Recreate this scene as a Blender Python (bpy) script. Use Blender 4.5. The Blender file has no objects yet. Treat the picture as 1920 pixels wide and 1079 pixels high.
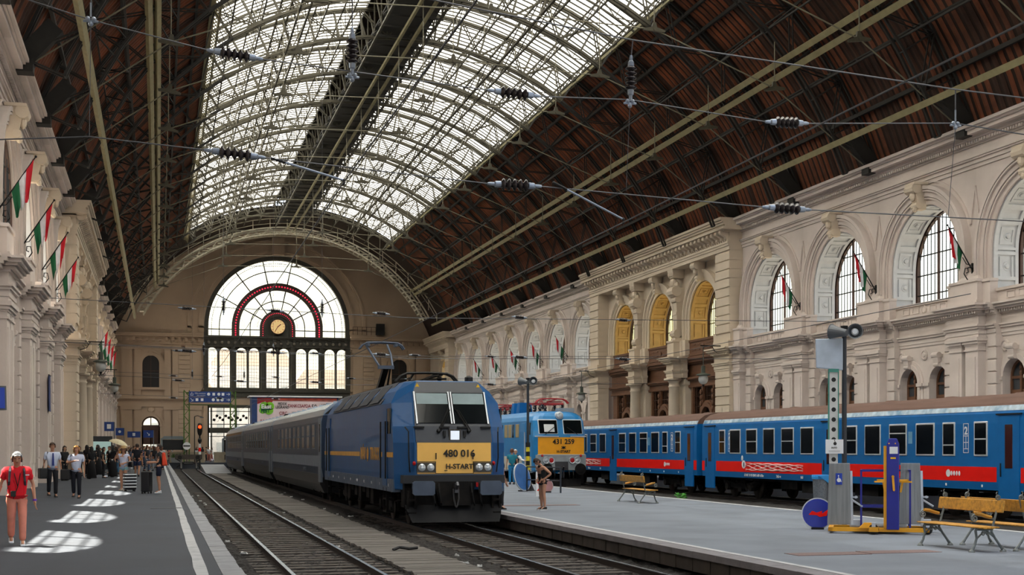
import bpy, math, random
from math import sin, cos, pi, radians as R
from mathutils import Vector as V, Matrix as MX
rnd = random.Random(11)
S = bpy.context.scene
COL = S.collection
# ---------------------------------------------------------------- camera, sky, sun, exposure
cd = bpy.data.cameras.new('camera'); cam = bpy.data.objects.new('camera', cd); COL.objects.link(cam)
cam.location = (0, 0, 1.6); cam.rotation_euler = (pi/2, 0, -math.atan(663/2480))
cd.sensor_width = 36; cd.sensor_fit = 'HORIZONTAL'; cd.lens = 2480/1920*36
cd.shift_y = (841-539.5)/1920; cd.clip_end = 800
S.camera = cam
w = bpy.data.worlds.new('sky'); S.world = w; w.use_nodes = True
wn = w.node_tree.nodes; wl = w.node_tree.links
bg = wn['Background']
sky = wn.new('ShaderNodeTexSky'); sky.sky_type = 'NISHITA'; sky.sun_disc = False
sky.sun_elevation = R(62); sky.sun_rotation = R(-50); sky.air_density = 1.0; sky.dust_density = 3.0
hsv = wn.new('ShaderNodeHueSaturation'); hsv.inputs['Saturation'].default_value = 0.45
wl.new(sky.outputs[0], hsv.inputs['Color']); wl.new(hsv.outputs[0], bg.inputs[0])
bg.inputs[1].default_value = 0.7
sd = bpy.data.lights.new('sun', 'SUN'); sun = bpy.data.objects.new('sun', sd); COL.objects.link(sun)
sd.energy = 44; sd.angle = R(0.6); sd.color = (1, .975, .94)
sun.rotation_euler = V((.36, -.33, -1)).to_track_quat('-Z', 'Y').to_euler(); sun.location = (-40, 60, 60)
S.view_settings.view_transform = 'Standard'; S.view_settings.look = 'None'
S.view_settings.exposure = 0.02; S.view_settings.gamma = 1; S.view_settings.use_curve_mapping = False
cy = S.cycles; cy.use_denoising = True; cy.max_bounces = 8; cy.diffuse_bounces = 3; cy.glossy_bounces = 3
cy.transmission_bounces = 6; cy.transparent_max_bounces = 10; cy.caustics_reflective = False; cy.caustics_refractive = False
cy.sample_clamp_indirect = 6
# ---------------------------------------------------------------- materials
def lin(h):
    h = h.lstrip('#'); o = []
    for i in (0, 2, 4):
        c = int(h[i:i+2], 16)/255
        o.append(c/12.92 if c <= .04045 else ((c+.055)/1.055)**2.4)
    return o
MATS = {}
def mat(name, h, rough=.6, metal=0., var=.12, scale=3., bump=0., bscale=30., coat=0., stretch=None, spec=.5, dirt=None, dscale=.6, damt=.5):
    if name in MATS: return MATS[name]
    m = bpy.data.materials.new(name); m.use_nodes = True; MATS[name] = m
    n = m.node_tree.nodes; l = m.node_tree.links; b = n['Principled BSDF']
    c = lin(h) if isinstance(h, str) else h
    tc = n.new('ShaderNodeTexCoord'); src = tc.outputs['Object']
    if stretch:
        mp = n.new('ShaderNodeMapping'); mp.inputs['Scale'].default_value = stretch; l.new(src, mp.inputs[0]); src = mp.outputs[0]
    nz = n.new('ShaderNodeTexNoise'); nz.inputs['Scale'].default_value = scale; nz.inputs['Detail'].default_value = 4
    l.new(src, nz.inputs['Vector'])
    rp = n.new('ShaderNodeValToRGB'); rp.color_ramp.elements[0].position = .3; rp.color_ramp.elements[1].position = .7
    rp.color_ramp.elements[0].color = [x*(1-var) for x in c]+[1]; rp.color_ramp.elements[1].color = [min(1, x*(1+var)) for x in c]+[1]
    l.new(nz.outputs['Fac'], rp.inputs[0]); out = rp.outputs[0]
    if dirt:
        n2 = n.new('ShaderNodeTexNoise'); n2.inputs['Scale'].default_value = dscale; n2.inputs['Detail'].default_value = 6
        l.new(src, n2.inputs['Vector'])
        r2 = n.new('ShaderNodeValToRGB'); r2.color_ramp.elements[0].position = .45; r2.color_ramp.elements[1].position = .75
        r2.color_ramp.elements[1].color = (damt, damt, damt, 1); r2.color_ramp.elements[0].color = (0, 0, 0, 1); l.new(n2.outputs['Fac'], r2.inputs[0])
        mx = n.new('ShaderNodeMix'); mx.data_type = 'RGBA'; l.new(r2.outputs[0], mx.inputs['Factor']); l.new(out, mx.inputs[6])
        mx.inputs[7].default_value = lin(dirt)+[1]; out = mx.outputs[2]
    l.new(out, b.inputs['Base Color'])
    b.inputs['Roughness'].default_value = rough; b.inputs['Metallic'].default_value = metal
    b.inputs['Coat Weight'].default_value = coat; b.inputs['Specular IOR Level'].default_value = spec
    if bump:
        n3 = n.new('ShaderNodeTexNoise'); n3.inputs['Scale'].default_value = bscale; n3.inputs['Detail'].default_value = 5
        l.new(src, n3.inputs['Vector'])
        bp = n.new('ShaderNodeBump'); bp.inputs['Strength'].default_value = bump; bp.inputs['Distance'].default_value = .03
        l.new(n3.outputs['Fac'], bp.inputs['Height']); l.new(bp.outputs[0], b.inputs['Normal'])
    return m
def emis(name, h, st):
    m = mat(name, h, var=0.02); b = m.node_tree.nodes['Principled BSDF']
    b.inputs['Emission Color'].default_value = lin(h)+[1]; b.inputs['Emission Strength'].default_value = st
    return m
def glassmat(name, h, transp=.85, rough=.08):     # clear pane: tinted see-through with a little gloss
    m = bpy.data.materials.new(name); m.use_nodes = True; n = m.node_tree.nodes; l = m.node_tree.links; n.clear(); MATS[name] = m
    o = n.new('ShaderNodeOutputMaterial'); t = n.new('ShaderNodeBsdfTransparent'); t.inputs[0].default_value = lin(h)+[1]
    g = n.new('ShaderNodeBsdfGlossy'); g.inputs['Roughness'].default_value = rough
    mx = n.new('ShaderNodeMixShader'); mx.inputs[0].default_value = 1-transp
    l.new(t.outputs[0], mx.inputs[1]); l.new(g.outputs[0], mx.inputs[2]); l.new(mx.outputs[0], o.inputs[0])
    return m
def milkglass(name, h, clear=.2, hc='#ffffff', var=0.):   # frosted roof glass: scatters the daylight through itself
    m = bpy.data.materials.new(name); m.use_nodes = True; n = m.node_tree.nodes; l = m.node_tree.links; n.clear(); MATS[name] = m
    o = n.new('ShaderNodeOutputMaterial'); t = n.new('ShaderNodeBsdfTranslucent'); tr = n.new('ShaderNodeBsdfTransparent')
    tr.inputs[0].default_value = lin(hc)+[1]
    tc = n.new('ShaderNodeTexCoord'); nz = n.new('ShaderNodeTexNoise'); nz.inputs['Scale'].default_value = .9; nz.inputs['Detail'].default_value = 5
    l.new(tc.outputs['Object'], nz.inputs['Vector'])
    rp = n.new('ShaderNodeValToRGB'); c = lin(h); rp.color_ramp.elements[0].position = .3; rp.color_ramp.elements[1].position = .7
    rp.color_ramp.elements[0].color = [x*(1-var) for x in c]+[1]; rp.color_ramp.elements[1].color = c+[1]
    l.new(nz.outputs['Fac'], rp.inputs[0]); l.new(rp.outputs[0], t.inputs[0])
    mx = n.new('ShaderNodeMixShader'); mx.inputs[0].default_value = clear
    l.new(t.outputs[0], mx.inputs[1]); l.new(tr.outputs[0], mx.inputs[2]); l.new(mx.outputs[0], o.inputs[0])
    return m
M_stone = mat('cream_stone', '#dacab4', .85, var=.07, scale=.7, bump=.15, bscale=12, dirt='#a08d78', dscale=.35, damt=.3)
M_stone2 = mat('pale_stone', '#dacdc4', .85, var=.06, scale=.8, bump=.12, bscale=14, dirt='#a99d8d', dscale=.3, damt=.3)
M_white = mat('pale_plaster', '#d3d5d6', .8, var=.05)
M_cream = mat('ochre_plaster', '#d0ae74', .8, var=.08)
M_brown = mat('brown_timber', '#6e4a33', .6, var=.15, scale=2, stretch=(1, 1, 6))
M_dkbrown = mat('dark_brown_frame', '#432a1d', .6)
M_iron = mat('iron_frame_grey', '#4a4840', .6, metal=.2)
M_black = mat('black_iron', '#161616', .5, metal=.3)
M_green = mat('old_green_paint', '#4d6b2a', .6, var=.25)
M_endwall = mat('end_wall_ochre', '#bfa88f', .85, var=.08, scale=.5, bump=.1, bscale=10, dirt='#7a6450', dscale=.25, damt=.4)
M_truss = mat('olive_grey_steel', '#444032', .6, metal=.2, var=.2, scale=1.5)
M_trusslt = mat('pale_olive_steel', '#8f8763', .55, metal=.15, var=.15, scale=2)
M_trussdk = mat('dark_and_shaded_steel', '#262420', .65, metal=.2)
M_board = mat('brown_roof_board', '#6c3a20', .75, var=.45, scale=1.1, stretch=(1, .5, 1), dirt='#24140b', dscale=.45, damt=.7)
M_roofdk = mat('roof_underlay', '#2b1c13', .9)
M_pane = milkglass('milky_roof_glass', '#b0aea6', .03, '#f4f4ea', .12)
M_gl = glassmat('window_glass', '#fbf7ea', .9)
M_glyel = glassmat('yellowed_window_glass', '#f6e6a8', .9)
M_dark = mat('dark_interior', '#15110e', .6)
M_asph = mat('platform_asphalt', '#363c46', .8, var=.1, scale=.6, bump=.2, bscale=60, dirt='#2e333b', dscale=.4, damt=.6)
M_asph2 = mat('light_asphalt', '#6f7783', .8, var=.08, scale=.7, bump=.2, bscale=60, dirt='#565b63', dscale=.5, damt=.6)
M_paint = mat('worn_white_paint', '#b4b7ba', .8, var=.08, dirt='#7c8086', dscale=3., damt=.7)
M_ball = mat('dark_ballast', '#211e1c', .95, var=.5, scale=18, bump=1., bscale=14)
M_kerbw = mat('painted_kerb', '#8d9095', .85, var=.12, scale=2, dirt='#6a6d72', dscale=4, damt=.7)
M_conc = mat('dark_concrete', '#4b4540', .9, var=.2, scale=2, bump=.2, dirt='#2a2522', dscale=1.5, damt=.7)
M_curb = mat('pale_kerb', '#77757a', .85, var=.12, scale=3, bump=.2)
M_sleep = mat('old_sleeper', '#4c4641', .9, var=.25, scale=5, stretch=(1, 5, 1))
M_rail = mat('polished_rail', '#9fb0c4', .25, metal=.9, var=.1)
M_rust = mat('rusty_rail_side', '#2a211d', .8)
M_plank = mat('grey_boardwalk', '#68645f', .9, var=.2, scale=4, stretch=(1, 6, 1), dirt='#454240', dscale=1.2, damt=.6)
# ---------------------------------------------------------------- geometry helpers
class MB:
    def __init__(s): s.v = []; s.f = []
    def add(s, vs, fs):
        o = len(s.v); s.v += [tuple(v) for v in vs]; s.f += [tuple(i+o for i in f) for f in fs]; return s
    def box(s, x0, x1, y0, y1, z0, z1):
        return s.add([(x0, y0, z0), (x1, y0, z0), (x1, y1, z0), (x0, y1, z0), (x0, y0, z1), (x1, y0, z1), (x1, y1, z1), (x0, y1, z1)],
                     [(3, 2, 1, 0), (4, 5, 6, 7), (0, 1, 5, 4), (1, 2, 6, 5), (2, 3, 7, 6), (3, 0, 4, 7)])
    def hexa(s, lo, hi):     # two quads (ccw seen from outside-top) joined
        return s.add(list(lo)+list(hi), [(3, 2, 1, 0), (4, 5, 6, 7), (0, 1, 5, 4), (1, 2, 6, 5), (2, 3, 7, 6), (3, 0, 4, 7)])
    def beam(s, a, b, w_, h=None, up=(0, 0, 1)):
        a = V(a); b = V(b); h = h or w_; d = (b-a)
        if d.length < 1e-6: return s
        d.normalize(); u = V(up)
        if abs(d.dot(u)) > .98: u = V((0, 1, 0)) if abs(d.y) < .9 else V((1, 0, 0))
        x = d.cross(u).normalized(); z = x.cross(d)
        q = [x*(-w_/2)+z*(-h/2), x*(w_/2)+z*(-h/2), x*(w_/2)+z*(h/2), x*(-w_/2)+z*(h/2)]
        return s.add([a+k for k in q]+[b+k for k in q], [(3, 2, 1, 0), (4, 5, 6, 7), (0, 1, 5, 4), (1, 2, 6, 5), (2, 3, 7, 6), (3, 0, 4, 7)])
    def cyl(s, a, b, r0, r1=None, n=8, cap=True):
        a = V(a); b = V(b); r1 = r0 if r1 is None else r1; d = (b-a).normalized()
        u = V((0, 0, 1)) if abs(d.z) < .95 else V((1, 0, 0)); x = d.cross(u).normalized(); y = d.cross(x)
        vs = [a+(x*cos(2*pi*i/n)+y*sin(2*pi*i/n))*r0 for i in range(n)]+[b+(x*cos(2*pi*i/n)+y*sin(2*pi*i/n))*r1 for i in range(n)]
        fs = [(i, (i+1) % n, n+(i+1) % n, n+i) for i in range(n)]
        if cap: fs += [tuple(range(n-1, -1, -1)), tuple(range(n, 2*n))]
        return s.add(vs, fs)
    def tube(s, pts, r, n=6, closed=False):
        pts = [V(p) for p in pts]; m = len(pts); rs = r if isinstance(r, (list, tuple)) else [r]*m; vs = []; px = None
        for i, p in enumerate(pts):
            if closed: d = pts[(i+1) % m]-pts[i-1]
            else: d = pts[min(i+1, m-1)]-pts[max(i-1, 0)]
            d.normalize()
            if px is None:
                u = V((0, 0, 1)) if abs(d.z) < .9 else V((1, 0, 0)); x = d.cross(u).normalized()
            else:
                x = (px-d*px.dot(d)).normalized()
            px = x; y = d.cross(x)
            vs += [p+(x*cos(2*pi*k/n)+y*sin(2*pi*k/n))*rs[i] for k in range(n)]
        fs = []; mm = m if closed else m-1
        for i in range(mm):
            j = (i+1) % m
            fs += [(i*n+k, i*n+(k+1) % n, j*n+(k+1) % n, j*n+k) for k in range(n)]
        if not closed: fs += [tuple(range(n-1, -1, -1)), tuple(range((m-1)*n, m*n))]
        return s.add(vs, fs)
    def lathe(s, prof, c=(0, 0, 0), n=12, ax='z'):
        c = V(c); vs = []
        for r, z in prof:
            for k in range(n):
                a = 2*pi*k/n; q = (r*cos(a), r*sin(a), z)
                if ax == 'x': q = (z, q[0], q[1])
                if ax == 'y': q = (q[0], z, q[1])
                vs.append(c+V(q))
        m = len(prof); fs = [(i*n+k, i*n+(k+1) % n, (i+1)*n+(k+1) % n, (i+1)*n+k) for i in range(m-1) for k in range(n)]
        fs += [tuple(range(n-1, -1, -1)), tuple(range((m-1)*n, m*n))]
        return s.add(vs, fs)
    def prism(s, poly, lo, hi, ax='y'):   # poly in the two other axes (xz for y, yz for x, xy for z)
        n = len(poly)
        def q(p, t): return {'y': (p[0], t, p[1]), 'x': (t, p[0], p[1]), 'z': (p[0], p[1], t)}[ax]
        return s.add([q(p, lo) for p in poly]+[q(p, hi) for p in poly],
                     [(i, (i+1) % n, n+(i+1) % n, n+i) for i in range(n)]+[tuple(range(n-1, -1, -1)), tuple(range(n, 2*n))])
    def ball(s, c, r, nu=10, nv=6):
        c = V(c); r = (r, r, r) if isinstance(r, (int, float)) else r; vs = []; fs = []
        for j in range(nv+1):
            t = pi*j/nv
            for i in range(nu):
                a = 2*pi*i/nu; vs.append(c+V((r[0]*sin(t)*cos(a), r[1]*sin(t)*sin(a), r[2]*cos(t))))
        for j in range(nv):
            fs += [(j*nu+i, (j+1)*nu+i, (j+1)*nu+(i+1) % nu, j*nu+(i+1) % nu) for i in range(nu)]
        return s.add(vs, fs)
    def arcbox(s, cx, cz, r0, r1, a0, a1, y0, y1, n=6):  # piece of a ring in the xz plane
        vs = []
        for i in range(n+1):
            a = a0+(a1-a0)*i/n
            for r, y in ((r0, y0), (r1, y0), (r1, y1), (r0, y1)): vs.append((cx+r*cos(a), y, cz+r*sin(a)))
        fs = [(i*4+k, i*4+(k+1) % 4, (i+1)*4+(k+1) % 4, (i+1)*4+k) for i in range(n) for k in range(4)]
        fs += [(3, 2, 1, 0), tuple(n*4+k for k in range(4))]
        return s.add(vs, fs)
    def band(s, cx, cz, r0, r1, zb, y0, y1, n=20):       # arch band with straight legs down to zb
        s.arcbox(cx, cz, r0, r1, 0, pi, y0, y1, n)
        if zb < cz:
            s.box(cx-r1, cx-r0, y0, y1, zb, cz); s.box(cx+r0, cx+r1, y0, y1, zb, cz)
        return s
    def archwall(s, x0, x1, z0, z1, arches, y, n=20):   # flat face with arched holes [(cx, r, zsill, zspring)]
        arches = sorted(arches); e = [x0]+[(arches[i][0]+arches[i][1]+arches[i+1][0]-arches[i+1][1])/2 for i in range(len(arches)-1)]+[x1]
        def q(a, b, c, d): s.add([(a, y, c), (b, y, c), (b, y, d), (a, y, d)], [(0, 1, 2, 3)])
        for i, (cx, r, zs, zp) in enumerate(arches):
            l, h = e[i], e[i+1]
            if zs > z0: q(l, h, z0, zs)
            q(l, cx-r, zs, z1); q(cx+r, h, zs, z1)
            for k in range(n):
                a, b = pi-pi*k/n, pi-pi*(k+1)/n
                s.add([(cx+r*cos(a), y, zp+r*sin(a)), (cx+r*cos(b), y, zp+r*sin(b)), (cx+r*cos(b), y, z1), (cx+r*cos(a), y, z1)], [(0, 1, 2, 3)])
        return s
    def reveal(s, cx, r, zs, zp, y0, y1, n=20):
        pts = [(cx-r, zs)]+[(cx+r*cos(pi-pi*k/n), zp+r*sin(pi-pi*k/n)) for k in range(n+1)]+[(cx+r, zs)]
        m = len(pts); o = [(p[0], y0, p[1]) for p in pts]+[(p[0], y1, p[1]) for p in pts]
        return s.add(o, [(i, i+1, m+i+1, m+i) for i in range(m-1)]+[(m-1, 0, m, 2*m-1)])
    def build(s, name, m, parent=None, smooth=False, link=True, **kw):
        me = bpy.data.meshes.new(name); me.from_pydata(s.v, [], s.f)
        ms = m if isinstance(m, (list, tuple)) else [m]
        for x in ms: me.materials.append(x)
        if smooth: me.polygons.foreach_set('use_smooth', [True]*len(me.polygons))
        return put(name, me, parent, **kw)
def put(name, me, parent=None, loc=(0, 0, 0), rot=(0, 0, 0), label=None, kind=None, scale=None):
    o = bpy.data.objects.new(name, me); COL.objects.link(o); o.parent = parent; o.location = loc; o.rotation_euler = rot
    if scale: o.scale = scale
    if label: o['label'] = label
    if kind: o['kind'] = kind
    return o
def tag(o, label=None, cat=None, group=None, kind=None):
    if label: o['label'] = label
    if cat: o['category'] = cat
    if group: o['group'] = group
    if kind: o['kind'] = kind
    return o
def thing(name, label=None, cat=None, loc=(0, 0, 0), rz=0, group=None, kind=None):
    o = bpy.data.objects.new(name, None); COL.objects.link(o); o.location = loc; o.rotation_euler = (0, 0, rz); o.empty_display_size = .2
    return tag(o, label, cat, group, kind)
def dup(o, loc=None, rz=None, label=None, parent=None, scale=None):
    c = o.copy(); COL.objects.link(c)
    if loc is not None: c.location = loc
    if rz is not None: c.rotation_euler = (0, 0, rz)
    if label: c['label'] = label
    if scale: c.scale = scale
    if parent: c.parent = parent
    for k in list(o.children): dup(k, parent=c)
    return c
def bevel(o, wd=.02, seg=2):
    b = o.modifiers.new('bevel', 'BEVEL'); b.width = wd; b.segments = seg; b.limit_method = 'ANGLE'; b.angle_limit = R(40); return o
def text(name, body, size, m, parent=None, loc=(0, 0, 0), rot=(0, 0, 0), ext=.004, align='CENTER', bold=0., sx=1., label=None):
    k = ('txt', body, size, m.name, bold, ext, align)
    if k not in MESHC:
        c = bpy.data.curves.new(name, 'FONT'); c.body = body; c.size = size; c.extrude = ext; c.align_x = align; c.align_y = 'CENTER'; c.offset = bold; c.resolution_u = 3
        o = bpy.data.objects.new('t', c); COL.objects.link(o); dg = bpy.context.evaluated_depsgraph_get(); dg.update()
        me = bpy.data.meshes.new_from_object(o.evaluated_get(dg)); bpy.data.objects.remove(o); bpy.data.curves.remove(c)
        me.materials.clear(); me.materials.append(m); MESHC[k] = me
    return put(name, MESHC[k], parent, loc, rot, label, scale=(sx, 1, 1) if sx != 1 else None)
MESHC = {}
# ---------------------------------------------------------------- ground, platforms
YE = 178.0; XL, XR = -5.6, 36.1; CX = 15.35
def mesh(mb, m, smooth=False):
    me = bpy.data.meshes.new('shape'); me.from_pydata(mb.v, [], mb.f); me.materials.append(m)
    if smooth: me.polygons.foreach_set('use_smooth', [True]*len(me.polygons))
    return me
g = MB(); g.box(-60, 100, -60, 260, -1.2, -.8); tag(g.build('ground', mat('city_ground', '#77736c', .9)), kind='structure')
# left platform
b = MB(); b.box(XL-1, .78, -20, 150, -.75, 0); b.box(XL-1, 40, 150, YE+2, -.75, 0)
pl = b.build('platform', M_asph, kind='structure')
def strip(x0, x1, y0, y1, z, seed, wob=.02, n=60):
    r = random.Random(seed); s = MB(); vs = []; fs = []
    for i in range(n+1):
        y = y0+(y1-y0)*i/n; a = r.uniform(-wob, wob)*1.; c = r.uniform(-wob, wob)
        vs += [(x0+a, y, z-.01), (x1+c, y, z-.01), (x1+c, y, z+.006), (x0+a, y, z+.006)]
    for i in range(n):
        for k in range(4): fs.append((i*4+k, i*4+(k+1) % 4, (i+1)*4+(k+1) % 4, (i+1)*4+k))
    fs += [(3, 2, 1, 0), tuple(n*4+k for k in range(4))]
    return s.add(vs, fs)
strip(.46, .62, 2, 148, 0, 1, .012, 90).build('white_line', M_paint, pl, label='worn white safety line')
for i in range(140):          # white painted kerb slabs of the left platform
    y = 8+i*1.0
    if y > 149: break
    MB().box(.785, 1.06+rnd.uniform(-.012, .012), y+.01, y+.99, -.3, .004+rnd.uniform(-.004, .004)).build('kerb_slab', M_kerbw, pl)
MB().box(.6, 1.0, -20, 150, -.75, -.3).build('platform_wall', M_conc, pl)
# right platform
b = MB(); b.box(9.7, 18.45, -20, 150, -.7, -.25)
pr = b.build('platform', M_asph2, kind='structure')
for i in range(135):
    y = 14+i*1.0
    MB().box(9.22, 9.72, y+.004, y+.996, -.36, -.245+rnd.uniform(-.003, .003)).build('kerb_slab', M_curb, pr)
strip(9.62, 9.76, 5, 149, -.243, 3, .008, 60).build('white_line', M_paint, pr, label='white line along the kerb')
strip(18.2, 18.42, 5, 149, -.245, 4, .02, 60).build('white_line', M_paint, pr, label='pale edge along the far kerb')
for i in range(64):
    y = 14.2+i*.8
    MB().box(9.3+rnd.uniform(0, .015), 9.6, y+.02, y+.78, -.62, -.36).build('wall_slab', M_conc, pr)
MB().box(9.35, 9.6, 65, 150, -.62, -.36).build('platform_wall', M_conc, pr)
MB().box(18.3, 18.45, -20, 150, -.75, -.3).build('platform_wall', M_conc, pr)
b = MB(); b.box(28.6, 37, -20, 150, -.75, -.15); tag(b.build('platform', M_asph2), kind='structure')
# ballast
def ballast(x0, x1, y0, y1, z, dx, dy, seed):
    r = random.Random(seed); s = MB(); nx = int((x1-x0)/dx); ny = int((y1-y0)/dy); vs = []; fs = []
    for j in range(ny+1):
        for i in range(nx+1): vs.append((x0+(x1-x0)*i/nx, y0+(y1-y0)*j/ny, z+r.uniform(-.045, .035)))
    for j in range(ny):
        for i in range(nx):
            k = j*(nx+1)+i; fs.append((k, k+1, k+nx+2, k+nx+1))
    return s.add(vs, fs)
tag(ballast(.9, 9.4, 10, 46, -.69, .1, .11, 5).build('gravel', M_ball), 'dark stony ballast bed between the two platforms', 'gravel', kind='stuff')
tag(ballast(.9, 9.4, 46, 150, -.69, .3, .5, 6).build('gravel', M_ball), 'dark stony ballast bed running on to the buffer stops', 'gravel', kind='stuff')
tag(ballast(18.4, 28.7, 20, 150, -.7, .3, .4, 7).build('gravel', M_ball), 'dark ballast bed under the blue coaches', 'gravel', kind='stuff')
# rails and sleepers
RZ = -.55
rail_p = [(-.065, -.15), (.065, -.15), (.065, -.135), (.012, -.11), (.012, -.04), (.036, -.03), (.036, -.004), (-.036, -.004), (-.036, -.03), (-.012, -.04), (-.012, -.11), (-.065, -.135)]
def sleeper_mesh():
    r = random.Random(4); s = MB(); s.box(-1.25, 1.25, -.12, .12, -.2, -.115); return mesh(s, M_sleep)
SLP = sleeper_mesh()
FST = mesh(MB().box(-.11, .11, -.06, .06, -.16, -.115), M_rust)
def track(cx, y0, y1, ys, label):
    t = thing('railway_track', label, 'railway track', (cx, y0, RZ), 0)
    for sx in (-.755, .755):
        r = MB().prism(rail_p, 0, y1-y0, 'y').build('rail', M_rust, t, loc=(sx, 0, 0))
        MB().box(-.034, .034, 0, y1-y0, -.006, 0).build('running_surface', M_rail, r, label='polished top of the rail')
    y = 2.
    while y < ys-y0:
        s = put('sleeper', SLP, t, (rnd.uniform(-.03, .03), y, rnd.uniform(-.015, .01)), (0, 0, rnd.uniform(-.02, .02)))
        if y < 30:
            for sx in (-.755, .755): put('rail_fastening', FST, s, (sx, 0, 0))
        y += .62
    return t
track(2.98, 9, 138, 70, 'empty railway track with two shiny rails beside the left platform')
track(7.63, 14, 132, 45, 'railway track under the blue locomotive with yellow front')
track(20.3, 25, 140, 32, 'rusty railway track under the older rounded blue locomotive')
track(25.7, 25, 140, 32, 'railway track under the blue coaches with red stripe')
# boardwalk between the tracks
bw = thing('boardwalk', 'weathered grey plank walkway lying between the two near tracks', 'walkway', (5.05, 0, -.62))
y = 14.; k = 0
while y < 128 and k < 296:
    wdt = .24 if y < 60 else .9
    MB().box(-.66+rnd.uniform(-.05, .03), .68+rnd.uniform(-.04, .05), y, y+wdt-.018, -.06, rnd.uniform(-.008, .008)).build('plank', M_plank, bw)
    y += wdt; k += 1
rampm = MB().hexa([(4.0, 118, -.65), (6.2, 118, -.65), (6.2, 133, -.65), (4.0, 133, -.65)], [(4.0, 118, -.6), (6.2, 118, -.6), (6.2, 133, 0), (4.0, 133, 0)]).build('concrete_ramp', mat('pale_concrete', '#8d9094', .85, dirt='#6c6f73'))
tag(rampm, 'pale concrete ramp at the far end of the plank walkway', 'ramp')
# ---------------------------------------------------------------- side walls
W = 8.37
MESH = {}
def M(key, fn, m, smooth=False):
    if key not in MESH: MESH[key] = mesh(fn(), m, smooth)
    return MESH[key]
def scroll(s, x0, x1, y, z, r): s.cyl((x0, y, z), (x1, y, z), r, n=10); return s
def f_lower():
    s = MB(); A = [(-1.3, .78, -.7, 4.75), (1.3, .78, -.7, 4.75)]
    s.archwall(-W/2, W/2, -.75, 7.15, A, 0, 12)
    for c, r, a, b_ in A: s.reveal(c, r, a, b_, 0, -.5, 12)
    for z in (1.2, 2.6): s.box(-.3, .3, 0, .03, z, z+1.1)
    s.box(-2.2, 2.2, 0, .06, 6.72, 6.82)
    return s
def f_smallarch():
    s = MB(); s.band(0, 4.75, .78, 1.0, -.6, 0, .1, 12); s.band(0, 4.75, 1.0, 1.2, -.6, 0, .05, 12)
    s.box(-1.25, -.76, 0, .16, 4.62, 4.78); s.box(.76, 1.25, 0, .16, 4.62, 4.78)
    s.hexa([(-.16, 0, 5.5), (.16, 0, 5.5), (.16, .2, 5.5), (-.16, .2, 5.5)], [(-.26, 0, 6.1), (.26, 0, 6.1), (.26, .32, 6.1), (-.26, .32, 6.1)])
    scroll(s, -.26, .26, .22, 6.05, .14); scroll(s, -.2, .2, .17, 5.6, .1)
    return s
def f_doorway():
    s = MB(); s.band(0, 4.75, .66, .78, -.7, -.42, -.3, 12); s.box(-.78, .78, -.42, -.3, 4.0, 4.18); s.box(-.78, .78, -.42, -.3, 4.66, 4.78)
    s.box(-.06, .06, -.42, -.26, -.7, 5.45); s.box(-.7, .7, -.4, -.32, 1.4, 1.5)
    for z in (4.9, 5.15): s.ball((0, -.25, z), (.08, .05, .12), 6, 4)
    return s
def f_doorpane():
    s = MB(); s.arcbox(0, 4.75, .001, .7, 0, pi, -.38, -.37, 12); s.box(-.7, .7, -.38, -.37, -.7, 4.75); return s
def f_medal():
    s = MB(); s.lathe([(.26, 0), (.26, .06), (.2, .08), (.19, .04), (.12, .04), (.1, .09), (.01, .1)], (0, 0, 0), 14, 'y'); return s
def f_block(l, d, h):
    def f():
        e = .025; s = MB()
        return s.hexa([(0, 0, .02), (l, 0, .02), (l, 0, h-.02), (0, 0, h-.02)][::-1], [(0, d-e, .02), (l, d-e, .02), (l, d-e, h-.02), (0, d-e, h-.02)][::-1]).hexa(
            [(0, d-e, .03), (l, d-e, .03), (l, d-e, h-.03), (0, d-e, h-.03)][::-1], [(e, d, .05), (l-e, d, .05), (l-e, d, h-.05), (e, d, h-.05)][::-1])
    return f
def f_pierback():
    s = MB(); s.box(-1.96, 1.96, 0, .27, -.75, 6.72); return s
def f_pilaster():
    s = MB(); s.box(-.48, .48, .25, .66, .4, 6.05); s.box(-.56, .56, .25, .76, -.75, .25); s.box(-.52, .52, .25, .71, .25, .42)
    s.box(-.3, .3, .66, .69, 1.0, 5.7)
    for z0, z1, e in ((5.98, 6.05, .05), (6.22, 6.3, .04), (6.3, 6.42, .1), (6.42, 6.58, .16)): s.box(-.48-e, .48+e, .25, .66+e, z0, z1)
    s.box(-.49, .49, .25, .67, 6.05, 6.22)
    return s
def entab(s, x0, x1, y, e0=0):
    for z0, z1, e in ((6.58, 6.72, .02), (6.72, 6.95, .05), (6.95, 7.06, .12), (7.06, 7.14, .18), (7.14, 7.55, .03), (7.55, 7.62, .1), (7.74, 7.84, .34), (7.84, 7.96, .46), (7.96, 8.05, .56)):
        s.box(x0-e*e0, x1+e*e0, 0, y+e, z0, z1)
    n = max(2, int((x1-x0+.3*e0)/.17)); a = x0-.18*e0; b_ = x1+.18*e0
    s.box(x0-.06*e0, x1+.06*e0, 0, y+.12, 7.62, 7.74)
    for i in range(n):
        xx = a+(b_-a)*(i+.25)/n; s.box(xx, xx+(b_-a)/n*.5, 0, y+.26, 7.62, 7.73)
def f_entab():
    s = MB(); entab(s, -2.3, 2.3, .02); return s
def f_entabpier():
    s = MB(); entab(s, -1.2, 1.2, .7, 1); entab(s, -1.96, 1.96, .3); return s
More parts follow.
